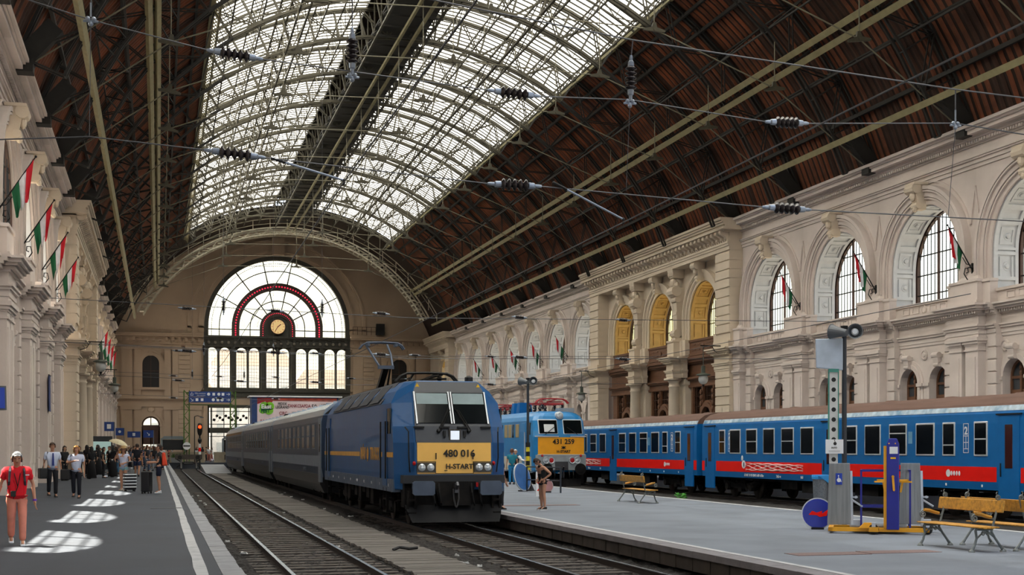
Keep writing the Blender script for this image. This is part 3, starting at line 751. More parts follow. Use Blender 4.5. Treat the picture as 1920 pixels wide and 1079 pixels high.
# tie rods with plates and hangers
TN = [(-20.3, 15.9), (-14.8, 19.84), (-8.3, 22.3), (0, 22.5), (8.3, 22.3), (14.8, 19.84), (20.3, 15.9)]
TIE = MB()
for a, b_ in zip(TN, TN[1:]): TIE.cyl((a[0], 0, a[1]), (b_[0], 0, b_[1]), .032, n=6)
M_tie = mat('tie_rod_grey', '#6f6a58', .6, metal=.2); TIE = mesh(TIE, M_tie)
HG = MB()
for a, z in TN[1:-1]: HG.cyl((a, 0, z), (a, 0, rp(a, RI)), .028, n=5)
HG = mesh(HG, M_tie)
PLT = MB(); PLT.prism([(-.85, -.02), (-.8, -.14), (.8, -.14), (.85, -.02), (.2, .12), (.1, .42), (-.1, .42), (-.2, .12)], -.09, .09, 'y'); PLT.cyl((0, -.13, 0), (0, .13, 0), .1, n=8); PLT = mesh(PLT, M_truss)
FT = MB(); FT.beam((0, 0, 0), (-1.3, 0, 1.5), .7, .5, (0, 1, 0)); FT.box(-.5, .5, -.35, .35, -.35, .15); FT = mesh(FT, M_trussdk)
for y in RY:
    if y < 44: continue
    put('tie_rod', TIE, ce, (0, y, 0)); put('hanger', HG, ce, (0, y, 0))
    for a, z in TN[1:-1]: put('tie_plate', PLT, ce, (a, y, z), scale=(.68, .8, .8), rot=(0, -math.atan2(z-22, abs(a)+.1)*(.9 if a < 0 else -.9) if abs(a) > 1 else 0, 0))
    put('truss_foot', FT, ce, (20.4, y, 16.1)); o = put('truss_foot', FT, ce, (-20.4, y, 16.1), (0, 0, pi))
# walkway arch in front of the end wall
ga = thing('arched_gallery', 'white stepped walkway with railing curving under the roof at the end wall', 'walkway', (CX, 165.5, 0))
RG = 19.9; n = 64; a0 = math.asin(17.6/RG)
for dy in (-.8, .8):
    s = MB(); P = arcpts(RG-.55, -a0, a0, 40); Q = arcpts(RG+.25, -a0, a0, 40)
    for i in range(40):
        s.beam((P[i][0], dy, P[i][1]), (P[i+1][0], dy, P[i+1][1]), .16, .16); s.beam((Q[i][0], dy, Q[i][1]), (Q[i+1][0], dy, Q[i+1][1]), .16, .16)
        j = (i, i+1) if i % 2 else (i+1, i)
        s.beam((P[j[0]][0], dy, P[j[0]][1]), (Q[j[1]][0], dy, Q[j[1]][1]), .08)
    s.build('stringer', mat('pale_gallery_steel', '#c9c1aa', .6), ga)
P = arcpts(RG-.3, -a0, a0, n)
stm = mesh(MB().box(-.33, .33, -.8, .8, -.03, .03).box(.28, .33, -.8, .8, -.2, .03), mat('pale_gallery_steel', '#c9c1aa'))
for i in range(n): put('step', stm, ga, ((P[i][0]+P[i+1][0])/2, 0, (P[i][1]+P[i+1][1])/2), (0, 0, 0 if P[i][0] < 0 else pi))
s = MB(); P = arcpts(RG+1.35, -a0, a0, 22)
for dy in (-.8, ):
    for i in range(22): s.cyl((P[i][0], dy, P[i][1]), (P[i+1][0], dy, P[i+1][1]), .06, n=5)
    for q in P: s.cyl((q[0], dy, q[1]), (q[0], dy, q[1]-1.3), .05, n=5)
    for i in range(22): s.cyl((P[i][0], dy, P[i][1]-.6), (P[i+1][0], dy, P[i+1][1]-.6), .04, n=5)
s.build('railing', mat('pale_gallery_steel', '#c9c1aa'), ga)
# ---------------------------------------------------------------- end wall with the fan window
we = thing('wall_back', kind='structure', loc=(CX, YE, 0), rz=pi)
HW = 21.3; AR2 = 9.55; ZS = 17.6; ZB = 16.4   # fan window radius, spring, sill
def e_main():
    s = MB(); n = 40
    def q(a, b_, c, d): s.add([(a, 0, c), (b_, 0, c), (b_, 0, d), (a, 0, d)], [(0, 1, 2, 3)])
    top = lambda x: ZC+math.sqrt(max(1, (RO+.2)**2-x*x))
    r = AR2
    for sg in (-1, 1):
        q(*sorted((sg*HW, sg*r)), 8.4, ZS)
        xs = [r+(HW-r)*i/8 for i in range(9)]
        for a, b_ in zip(xs, xs[1:]): s.add([(sg*a, 0, ZS), (sg*b_, 0, ZS), (sg*b_, 0, max(ZS, top(b_))), (sg*a, 0, max(ZS, top(a)))], [(0, 1, 2, 3)])
    for k in range(n):
        a, b_ = pi-pi*k/n, pi-pi*(k+1)/n; x, x2 = r*cos(a), r*cos(b_)
        s.add([(x, 0, ZS+r*sin(a)), (x2, 0, ZS+r*sin(b_)), (x2, 0, top(x2)), (x, 0, top(x))], [(0, 1, 2, 3)])
    pts = [(-r, 8.4), (-r, ZS)]+[(r*cos(pi-pi*k/n), ZS+r*sin(pi-pi*k/n)) for k in range(n+1)]+[(r, 8.4)]; m = len(pts)
    s.add([(x, 0, z) for x, z in pts]+[(x, -1.2, z) for x, z in pts], [(i, i+1, m+i+1, m+i) for i in range(m-1)])
    return s
e_main().build('gable_wall', M_endwall, we)
def e_low():
    s = MB()
    def q(a, b_, c, d, y=0): s.add([(a, y, c), (b_, y, c), (b_, y, d), (a, y, d)], [(0, 1, 2, 3)])
    for sg in (-1, 1):
        q(*sorted((sg*HW, sg*9.4)), -.7, 1.2) if False else None
    # ground storey with three lattice windows between -9.4 and 9.4
    op = [(-9.1, -3.3), (-2.9, 2.9), (3.3, 9.1)]; x = -9.55
    for a, b_ in op: q(x, a, -.7, 8.4); q(a, b_, 7.3, 8.4); x = b_
    q(x, 9.55, -.7, 8.4)
    return s
e_low().build('ground_storey', M_endwall, we)
s = MB()
for sg in (-1, 1):
    s.archwall(*sorted((sg*9.55, sg*HW)), -.7, 8.4, [(sg*16.3, 1.15, -.7, 4.6)], .01, 14); s.reveal(sg*16.3, 1.15, -.7, 4.6, .01, -.5, 14)
s.build('ground_storey', M_endwall, we)
s = MB()   # mouldings
for r0, r1, y in ((0, .5, .12), (.5, .75, .3), (1.7, 1.9, .25), (1.9, 2.15, .4)):
    s.arcbox(0, ZS, AR2+r0, AR2+r1, -.02, pi+.02, 0, y, 44); s.box(-AR2-r1, -AR2-r0, 0, y, 16.9, ZS); s.box(AR2+r0, AR2+r1, 0, y, 16.9, ZS)
s.box(-.8, .8, 0, .9, ZS+AR2+.1, ZS+AR2+2.3)
s.build('fan_moulding', M_endwall, we)
for sg in (-1, 1):
    s = MB()
    for z0, z1, e in ((14.9, 15.15, .15), (15.15, 15.3, .3), (15.3, 16.0, .1), (16.0, 16.15, .3), (16.15, 16.4, .8), (16.4, 16.55, .95), (16.55, 16.9, .3), (7.0, 7.2, .2), (7.2, 7.8, .1), (7.8, 8.0, .35), (8.0, 8.25, .7), (9.2, 9.5, .25)):
        s.box(*sorted((sg*9.6, sg*HW)), 0, e, z0, z1)
    for i in range(14): x = sg*(10.2+i*.82); s.box(x-.15, x+.15, 0, .55, 15.55, 16.0)
    s.build('cornice', M_endwall, we)
    for x, w_ in ((10.9, 1.9), (13.1, 1.0), (19.3, 1.4), (14.2, .8), (17.95, .8)):
        s = MB(); s.box(sg*x-w_/2, sg*x+w_/2, 0, .35, -.7, 6.6); s.box(sg*x-w_/2-.1, sg*x+w_/2+.1, 0, .5, 6.6, 7.0)
        s.box(sg*x-w_/2, sg*x+w_/2, 0, .35, 8.25, 14.4); s.box(sg*x-w_/2-.12, sg*x+w_/2+.12, 0, .52, 14.4, 14.9); s.build('pilaster', M_endwall, we)
    blk = M('eblk', f_block(1.5, .42, .6), M_endwall)
    for k in range(10): put('stone_block', blk, we, (sg*12.1-.75, 0, 8.3+k*.6)); 
    for k in range(11): put('stone_block', blk, we, (sg*12.1-.75, 0, .0+k*.6))
    s = MB(); s.band(sg*16.3, 12.6, 1.05, 1.5, 9.4, 0, .3, 14); s.band(sg*16.3, 12.6, 1.5, 1.7, 9.4, 0, .42, 14); s.box(sg*16.3-1.9, sg*16.3+1.9, 0, .5, 9.2, 9.5); s.box(sg*16.3-.2, sg*16.3+.2, 0, .6, 13.6, 14.3)
    s.band(sg*16.3, 4.6, 1.15, 1.5, -.7, 0, .25, 14); s.band(sg*16.3, 4.6, 1.5, 1.7, -.7, 0, .36, 14); s.box(sg*16.3-1.8, sg*16.3-1.1, 0, .45, 4.4, 4.65); s.box(sg*16.3+1.1, sg*16.3+1.8, 0, .45, 4.4, 4.65); s.ball((sg*16.3, .3, 6.6), (.45, .15, .35), 8, 6)
    s.build('archivolt', M_endwall, we)
    s = MB(); s.arcbox(sg*16.3, 12.6, .01, 1.05, 0, pi, .02, .06, 14); s.box(sg*16.3-1.05, sg*16.3+1.05, .02, .06, 9.45, 12.6); s.build('window_pane', M_dark, we)
    s = MB(); s.box(sg*16.3-.04, sg*16.3+.04, .05, .12, 9.45, 13.6); s.box(sg*16.3-1, sg*16.3+1, .05, .12, 11.6, 11.68); s.build('glazing_bars', M_dkbrown, we)
    d = thing('door_%d' % (1 if sg > 0 else 2), kind='structure'); d.parent = we
    s = MB(); s.band(sg*16.3, 4.6, .95, 1.15, -.7, -.4, -.2, 14); s.box(sg*16.3-.06, sg*16.3+.06, -.4, -.2, -.7, 5.6); s.box(sg*16.3-1.1, sg*16.3+1.1, -.4, -.15, 3.9, 4.6); s.box(sg*16.3-1.1, sg*16.3+1.1, -.4, -.2, -.2, .8); s.box(sg*16.3-1.1, sg*16.3+1.1, -.4, -.2, 2.1, 3.9); s.build('door_frame', M_dkbrown, d)
    s = MB(); s.box(sg*16.3-1, sg*16.3+1, -.35, -.34, .8, 2.1); s.arcbox(sg*16.3, 4.6, .01, 1., 0, pi, -.35, -.34, 12); s.build('pane', M_gl, d)
    MB().box(sg*16.3-1.1, sg*16.3+1.1, -.36, -.32, -.7, .8).build('door_panel', M_dkbrown, d)
# the fan window
fw = bpy.data.objects.new('window_60', None); COL.objects.link(fw); fw.parent = we; fw['kind'] = 'structure'; fw.location = (0, -.45, 0)
s = MB(); s.band(0, ZS, AR2-.55, AR2+.05, 8.6, -.3, .5, 44); s.build('outer_frame', M_iron, fw)
s = MB(); s.band(0, ZS, 5.0, 6.0, ZB, -.15, .25, 36); s.build('ring_frame', M_iron, fw, label='grey iron ring carrying a row of red lamps')
s = MB(); s.band(0, ZS, 1.55, 2.35, ZB, -.15, .25, 28); s.arcbox(0, ZS, .01, 1.6, 0, pi, -.05, .02, 20); s.box(-1.6, 1.6, -.05, .02, ZB, ZS); s.build('clock_surround', M_iron, fw)
red = emis('red_lamp', '#ff2a4a', 1.6)
LMP = mesh(MB().ball((0, 0, 0), .095, 6, 4), red)
for k in range(46):
    a = pi*(k+.5)/46; put('lamp', LMP, fw, (5.5*cos(a), .3, ZS+5.5*sin(a)))
for sg in (-1, 1):
    for k in range(4): put('lamp', LMP, fw, (sg*5.5, .3, ZS-.15-k*.3)); put('lamp', LMP, fw, (sg*1.95, .3, ZS-.15-k*.3), scale=(.6, .6, .6))
for k in range(24):
    a = pi*(k+.5)/24; put('lamp', LMP, fw, (1.95*cos(a), .3, ZS+1.95*sin(a)), scale=(.6, .6, .6))
s = MB()
for k in (-61.5, -36.9, -12.3, 12.3, 36.9, 61.5):
    a = pi/2+R(k)
    for r0, r1 in ((2.3, 5.05), (5.95, 9.1)): s.beam((r0*cos(a), 0, ZS+r0*sin(a)), (r1*cos(a), 0, ZS+r1*sin(a)), .13, .16, (0, 1, 0))
for r in (3.6, 7.6): s.band(0, ZS, r-.06, r+.06, ZB, -.08, .08, 36)
for r in (8.6, ): s.band(0, ZS, r-.03, r+.03, ZB, -.05, .05, 36)
for sg in (-1, 1): s.box(*sorted((sg*2.3, sg*9.2)), -.06, .06, ZS-.35, ZS-.22)
s.build('glazing_bars', M_black, fw)
s = MB()
for k in range(1, 96):
    a = pi*k/96
    for r0, r1 in ((2.4, 5.0), (6.0, 9.0)): s.beam((r0*cos(a), 0, ZS+r0*sin(a)), (r1*cos(a), 0, ZS+r1*sin(a)), .03, .03, (0, 1, 0))
for r in (2.65, 4.7, 6.3, 8.8): s.arcbox(0, ZS, r-.012, r+.012, 0, pi, -.02, .02, 36)
for sg in (-1, 1):
    for z in (ZB+.3, ZB+.6): s.box(*sorted((sg*2.3, sg*9)), -.015, .015, z-.012, z+.012)
tag(s.build('fine_glazing_bars', M_black, fw), kind='stuff')
s = MB()
for r0, r1 in ((2.3, 5.02), (5.95, 9.05)): s.band(0, ZS, r0, r1, ZB, -.005, .005, 40)
s.build('pane', M_gl, fw)
# clock
ck = thing('station_clock', 'round cream station clock glowing in the centre of the fan window', 'clock', (CX, YE-.05, 17.75))
MB().lathe([(.98, 0), (1.05, -.14), (.94, -.16), (.93, -.08)], (0, 0, 0), 28, 'y').build('clock_case', M_dkbrown, ck)
MB().lathe([(.94, -.09), (.93, -.1), (.01, -.1)], (0, 0, 0), 28, 'y').build('clock_face', emis('clock_glow', '#f2c98a', .55), ck)
s = MB()
for k in range(12): a = pi*k/6; s.beam((.68*sin(a), -.12, .68*cos(a)), (.86*sin(a), -.12, .86*cos(a)), .06, .03, (0, 1, 0))
s.build('hour_marks', mat('brown_ink', '#5a3a1c'), ck)
a = R(50); MB().beam((-.1*sin(a), -.14, -.1*cos(a)), (.52*sin(a), -.14, .52*cos(a)), .11, .03, (0, 1, 0)).build('hour_hand', M_black, ck)
a = R(212); MB().beam((-.1*sin(a), -.15, -.1*cos(a)), (.74*sin(a), -.15, .74*cos(a)), .08, .03, (0, 1, 0)).build('minute_hand', M_black, ck)
# iron storey below the fan: lamp beam, arcade windows, lower beam
s = MB(); s.box(-9.6, 9.6, -.9, .3, 15.95, 16.45); s.box(-9.6, 9.6, -.9, .55, 16.15, 16.35); s.box(-9.6, 9.6, -.9, .1, 15.05, 15.95); s.box(-9.6, 9.6, -.9, .3, 15.0, 15.12)
for i in range(22): x = -9.0+i*.857; s.box(x-.14, x+.14, .1, .5, 15.7, 15.95)
s.build('lamp_beam', M_iron, we)
bl = mesh(MB().ball((0, 0, 0), .2, 8, 6), mat('lamp_glass_grey', '#8d877a', .3))
for i in range(22): put('lamp_globe', bl, we, (-9.0+i*.857, .42, 15.5))
s = MB(); A = []
pairs = [-7.72, -3.92, -.0, 3.92, 7.72]
for c in pairs:
    for d in (-.82, .82): A.append((c+d, .66, 9.6, 14.2))
s.archwall(-9.6, 9.6, 9.35, 15.1, A, -.25, 14); s.archwall(-9.6, 9.6, 9.35, 15.1, A, -.4, 14)
for a in A: s.reveal(*a, -.25, -.4, 14)
s.build('arcade_frame', M_iron, we)
s = MB(); s.box(-9.6, 9.6, -.9, .25, 8.3, 9.0); s.box(-9.6, 9.6, -.9, .45, 9.0, 9.4); s.build('lower_beam', M_iron, we)
for i, (c, r, z0, z1) in enumerate(A):
    t = bpy.data.objects.new('window_%d' % (61+i), None); COL.objects.link(t); t.parent = we; t['kind'] = 'structure'; t.location = (c, -.33, 0)
    def fr():
        s = MB()
        for x in (-.33, 0, .33): s.box(x-.014, x+.014, -.02, .02, 9.6, 14.3)
        for k in range(11): z = 9.9+.44*k; s.box(-.64, .64, -.02, .02, z-.014, z+.014)
        s.arcbox(0, 14.2, .3, .335, 0, pi, -.02, .02, 10)
        for k in range(1, 6): a = pi*k/6; s.beam((.33*cos(a), 0, 14.2+.33*sin(a)), (.64*cos(a), 0, 14.2+.64*sin(a)), .03, .03, (0, 1, 0))
        return s
    put('glazing_bars', M('arcbar', fr, M_black), t)
    def pn(): 
        s = MB(); s.box(-.66, .66, -.004, .004, 9.6, 14.2); s.arcbox(0, 14.2, .01, .66, 0, pi, -.004, .004, 12); return s
    put('pane', M('arcpane', pn, M_gl), t)
for c in pairs:
    s = MB(); s.box(c-.09, c+.09, -.25, .05, 9.4, 14.9); s.build('mullion', M_iron, we)
for c in (-9.4, -5.82, -1.96, 1.96, 5.82, 9.4):
    s = MB(); s.box(c-.24, c+.24, -.25, .2, 9.4, 15.0); s.box(c-.3, c+.3, -.25, .28, 14.3, 14.6); s.build('column', M_iron, we)
# lattice windows on the ground storey
for i, (a, b_) in enumerate([(-9.1, -3.3), (-2.9, 2.9), (3.3, 9.1)]):
    t = bpy.data.objects.new('window_%d' % (80+i), None); COL.objects.link(t); t.parent = we; t['kind'] = 'structure'
    s = MB(); s.box(a, b_, -.3, .1, 6.9, 7.3); s.box(a, a+.2, -.3, .1, -.7, 7.3); s.box(b_-.2, b_, -.3, .1, -.7, 7.3); s.box(a, b_, -.3, .1, 3.6, 4.3); s.build('window_frame', M_iron, t)
    s = MB(); L = b_-a
    for z0, z1 in ((4.3, 6.9), (.4, 3.6)):
        for k in (.09, .36, .64, .91): s.box(a+L*k-.05, a+L*k+.05, -.12, 0, z0, z1)
        for z in (z0+.45, z1-.45): s.box(a, b_, -.12, 0, z-.05, z+.05)
    for k in range(12):
        x = a+L*(.14+.72*k/11); z = 5.6+.3*sin(k*2.1); s.lathe([(.16, 0), (.2, .02), (.16, .04)], (x, -.08, z), 7, 'y'); s.beam((x, -.06, z), (x+.3, -.06, 5.3+.3*cos(k)), .035)
    s.build('lattice', M_black, t)
    MB().box(a, b_, -.16, -.15, .2, 7.0).build('pane', M_gl, t)
# city in the daylight beyond the windows
for i, (x, z, wd, col) in enumerate([(2, 13, 13, '#f3f0ef'), (16, 17, 14, '#e4e4ea'), (30, 14, 12, '#f3efec')]):
    t = thing('town_building', ['low pinkish town building beyond the left arcade windows', 'grey town building beyond the middle arcade windows', 'tan town building beyond the right arcade windows'][i], 'building', (x, YE+55+4*i, -.8))
    MB().box(-wd/2, wd/2, 0, 12, 0, z).build('wall', mat('facade%d' % i, col, .8), t)
    MB().prism([(-wd/2-.4, z), (wd/2+.4, z), (wd/2-1.5, z+2.6), (-wd/2+1.5, z+2.6)], -.3, 12, 'y').build('roof', mat('tile_red', '#ecd9d0', .8), t)
    wm = mesh(MB().box(-.55, .55, -.08, .02, 0, 1.9), mat('far_pane', '#b4bcc6', .3))
    for k in range(5):
        for j in range(4): put('window', wm, t, (-wd/2+wd*(k+.5)/5, 0, 1.5+j*3.3))
s = MB()
for z in (17.3, 17.9): s.beam((-9.9, .8, z), (-13.0, .8, z), .05)
for k in range(6): s.beam((-9.9-k*.62, .8, 16.85), (-9.9-k*.62, .8, 17.9), .05)
s.build('ledge_railing', M_dkbrown, we)
MB().box(-14.2, -13.1, .2, .9, 16.9, 18.4).build('loudspeaker_box', M_black, we)
# ---------------------------------------------------------------- trains (y = 0 is the end nearest the viewer, z = 0 the rail top)
M_blue = mat('locomotive_blue', '#0d5088', .4, var=.06, coat=.15, spec=.3, dirt='#2b4a6b', dscale=.5, damt=.35)
M_blue2 = mat('coach_blue', '#0467ab', .5, var=.05, spec=.25, dirt='#1d4d78', dscale=.4, damt=.25)
M_blue3 = mat('faded_blue', '#1a78b4', .4, var=.08, coat=.2)
M_yel = mat('signal_yellow', '#f2bb4c', .45, var=.04, coat=.2)
M_yel2 = mat('warm_yellow', '#f2a60d', .4, var=.06, coat=.2)
M_mask = mat('dark_grey_mask', '#2c3138', .5, var=.1)
M_gdark = mat('train_glass', '#0b1013', .1, spec=.3)
M_gdark2 = mat('coach_glass', '#090c10', .1, spec=.3)
M_under = mat('underframe_black', '#121112', .85, var=.3, spec=.2, dirt='#2b2621', dscale=3, damt=.6)
M_steelg = mat('buffer_grey', '#4a5566', .5, metal=.4)
M_redst = mat('stripe_red', '#f01408', .5, spec=.2, var=.03)
M_wht = mat('white_letter', '#e9ecee', .6, var=.02)
M_alu = mat('window_frame_silver', '#c9ced2', .4, metal=.3)
M_ink = mat('black_ink', '#17150f', .6)
M_roofbr = mat('dusty_brown_roof', '#6d5348', .85, var=.12, scale=2, stretch=(2, .4, 1))
M_gold = mat('gold_stripe', '#d9a040', .5)
M_red = mat('lamp_red', '#b0161a', .35)
M_lens = mat('lamp_lens', '#cfd8de', .12, metal=.5)
M_cg = mat('slate_coach', '#27364c', .4, var=.06, spec=.35)
M_cgl = mat('light_grey_band', '#717d8b', .4, spec=.3)
M_croof = mat('silver_roof', '#b4c2d0', .22, metal=.5, var=.15, scale=1.5)
M_redp = mat('pantograph_red', '#a3262a', .6)
M_grey = mat('pale_grey_paint', '#98a0a6', .5, dirt='#6b6f70', dscale=2., damt=.4)
def loft(slices, caps=True):
    s = MB(); n = len(slices[0]); vs = [p for sl in slices for p in sl]; fs = []
    for i in range(len(slices)-1): fs += [(i*n+k, i*n+(k+1) % n, (i+1)*n+(k+1) % n, (i+1)*n+k) for k in range(n)]
    if caps: fs += [tuple(range(n-1, -1, -1)), tuple(range((len(slices)-1)*n, len(slices)*n))]
    return s.add(vs, fs)
def f_wheel():
    s = MB(); s.lathe([(.05, -.12), (.12, -.1), (.14, -.03), (.38, -.02), (.42, -.06), (.46, -.06), (.46, .05), (.49, .06), (.49, .08), (.12, .08), (.05, .1)], (0, 0, 0), 20, 'x'); return s
def bogie(parent, y, wb=2.5, half=1.05, key='b'):
    b = thing('bogie'); b.parent = parent; b.location = (0, y, 0)
    s = MB()
    for sx in (-1, 1):
        x = sx*half
        s.prism([(-wb/2-.55, .62), (-wb/2-.35, .74), (-.5, .6), (.5, .6), (wb/2+.35, .74), (wb/2+.55, .62), (wb/2+.3, .5), (.5, .38), (-.5, .38), (-wb/2-.3, .5)], x-.07, x+.07, 'x')
        for yy in (-wb/2, wb/2): s.cyl((x-sx*.1, yy, .47), (x+sx*.18, yy, .47), .17, n=10); s.box(x-.12, x+.12, yy-.2, yy+.2, .36, .62)
        for yy in (-.28, .28, -wb/2-.32, wb/2+.32):
            for k in range(3): s.cyl((x+sx*.06, yy, .62+k*.08), (x+sx*.06, yy, .67+k*.08), .1, n=8)
        s.box(x-.1, x+.16, -.16, .16, .25, .42); s.cyl((x+sx*.1, -.75, .3), (x+sx*.1, -.45, .85), .05, n=6)
    s.box(-half, half, -.25, .25, .45, .75)
    s.build('bogie_frame', M_under, b)
    wm = M('wheel', f_wheel, mat('worn_wheel', '#3b352f', .6, metal=.4), True)
    for yy in (-wb/2, wb/2):
        for sx in (-1, 1): put('wheel', wm, b, (sx*.755, yy, .46), (0, 0, 0 if sx > 0 else pi))
        MB().cyl((-.75, yy, .46), (.75, yy, .46), .08).build('axle', M_under, b)
def buffer(parent, x, y, z, r, m, rect=False, d=-1, L=.5):
    b = MB(); b.cyl((0, 0, 0), (0, d*L*.7, 0), .1, n=12); b.cyl((0, 0, 0), (0, d*L*.4, 0), .15, n=12)
    if rect:
        w_, h = .3, .19; pl_ = [(-w_, -h+.05), (-w_+.05, -h), (w_-.05, -h), (w_, -h+.05), (w_, h-.05), (w_-.05, h), (-w_+.05, h), (-w_, h-.05)]; b.prism(pl_, *sorted((d*L*.7, d*L)), 'y')
    else: b.lathe([(r*.7, d*L*.7), (r, d*L*.82), (r, d*L*.95), (r*.5, d*L)] if d > 0 else [(r*.5, -L), (r, -L*.95), (r, -L*.82), (r*.7, -L*.7)], (0, 0, 0), 20, 'y')
    return b.build('buffer', m, parent, loc=(x, y, z))
def panto_down(parent, y, z, m, mi, name='pantograph'):
    p = thing(name); p.parent = parent; p.location = (0, y, z)
    s = MB()
    for sx in (-.55, .55): s.beam((sx, -.8, .1), (sx, .8, .1), .08); s.beam((sx, -.7, .2), (sx*.4, 1.0, .26), .06); s.beam((sx*.4, 1.0, .26), (sx*.7, -.6, .38), .05)
    for yy in (-.8, .8): s.beam((-.55, yy, .1), (.55, yy, .1), .08)
    s.build('pantograph_arm', m, p)
    s = MB()
    for yy in (-.7, -.45): s.tube([(-.92, yy, .12), (-.78, yy, .28), (-.6, yy, .36), (0, yy, .38), (.6, yy, .36), (.78, yy, .28), (.92, yy, .12)], .035)
    s.build('contact_strip', mi, p)
    for sx in (-.55, .55):
        for yy in (-.7, .7): MB().lathe([(.05, -.25), (.1, -.22), (.05, -.17), (.1, -.12), (.05, -.07), (.1, -.02), (.05, .05)], (sx, yy, .05), 8).build('roof_insulator', M_red if mi is M_black else mat('insulator_dark', '#2a2226', .3), p)
# ---- blue locomotive with the yellow front
l1 = thing('electric_locomotive', 'dark blue electric locomotive with yellow front numbered 480 016', 'locomotive', (7.74, 35.0, RZ))
L1 = 16.6
lv = [(1.02, 1.08, 1.52, .0), (1.44, 1.08, 1.55, .0), (2.3, 1.09, 1.56, .04), (2.75, 1.07, 1.56, .2), (3.4, 1.03, 1.53, .58), (3.74, .99, 1.33, .8), (4.02, .86, 1.06, 1.0)]
def slc(z, a, b_, yf): 
    return [(a, yf, z), (b_, yf+.62, z), (b_, L1-yf-.62, z), (a, L1-yf, z), (-a, L1-yf, z), (-b_, L1-yf-.62, z), (-b_, yf+.62, z), (-a, yf, z)]
bevel(loft([slc(*q) for q in lv]).build('body', M_blue, l1), .03, 2)
s = MB()   # dark roof boards between the cabs
for sg in (-1, 1):
    s.hexa([(sg*1.53, 2.9, 3.42), (sg*1.55, 2.9, 3.42), (sg*1.55, 13.7, 3.42), (sg*1.53, 13.7, 3.42)], [(sg*1.04, 2.5, 4.04), (sg*1.07, 2.5, 4.04), (sg*1.07, 14.1, 4.04), (sg*1.04, 14.1, 4.04)])
s.box(-1.06, 1.06, 2.5, 14.1, 4.0, 4.05)
s.build('roof', mat('grey_roof', '#3c3f46', .6), l1)
for k in range(5):
    y = 3.3+k*2.1
    o = MB().hexa([(-1.56, y, 3.48), (-1.54, y, 3.48), (-1.54, y+1.7, 3.48), (-1.56, y+1.7, 3.48)], [(-1.13, y, 3.98), (-1.1, y, 3.98), (-1.1, y+1.7, 3.98), (-1.13, y+1.7, 3.98)]).build('roof_grille', mat('dark_grille', '#2b2d33', .7), l1)
MB().hexa([(-1.03, -.012, 2.3), (1.03, -.012, 2.3), (1.03, .5, 2.3), (-1.03, .5, 2.3)], [(-.86, .96, 3.93), (.86, .96, 3.93), (.86, 1.3, 3.93), (-.86, 1.3, 3.93)]).build('front_mask', M_mask, l1) if False else None
fm = MB(); Z = [(2.31, 1.05, .02), (2.75, 1.05, .18), (3.4, 1.01, .56), (3.74, .97, .78), (3.99, .86, .97)]
for (z, a, y), (z2, a2, y2) in zip(Z, Z[1:]): fm.hexa([(-a, y-.02, z), (a, y-.02, z), (a, y+.08, z), (-a, y+.08, z)], [(-a2, y2-.02, z2), (a2, y2-.02, z2), (a2, y2+.08, z2), (-a2, y2+.08, z2)])
fm.build('front_mask', M_mask, l1)
MB().hexa([(-1.02, -.03, 1.45), (1.02, -.03, 1.45), (1.02, .1, 1.45), (-1.02, .1, 1.45)], [(-1.02, .005, 2.3), (1.02, .005, 2.3), (1.02, .15, 2.3), (-1.02, .15, 2.3)]).build('yellow_front', M_yel, l1)
s = MB(); s.box(-1.02, -.52, -.045, 0, 1.775, 1.79); s.box(.52, 1.02, -.045, 0, 1.775, 1.79); s.box(-.53, -.515, -.045, 0, 1.47, 1.79); s.box(.515, .53, -.045, 0, 1.47, 1.79); s.box(-.53, .53, -.05, 0, 1.46, 1.475)
for x in (-.52, .5): s.box(x, x+.02, -.06, 0, 1.85, 2.02)
s.build('panel_seam', M_ink, l1)
def yf1(z): return .18+(z-2.75)/(3.78-2.75)*.6
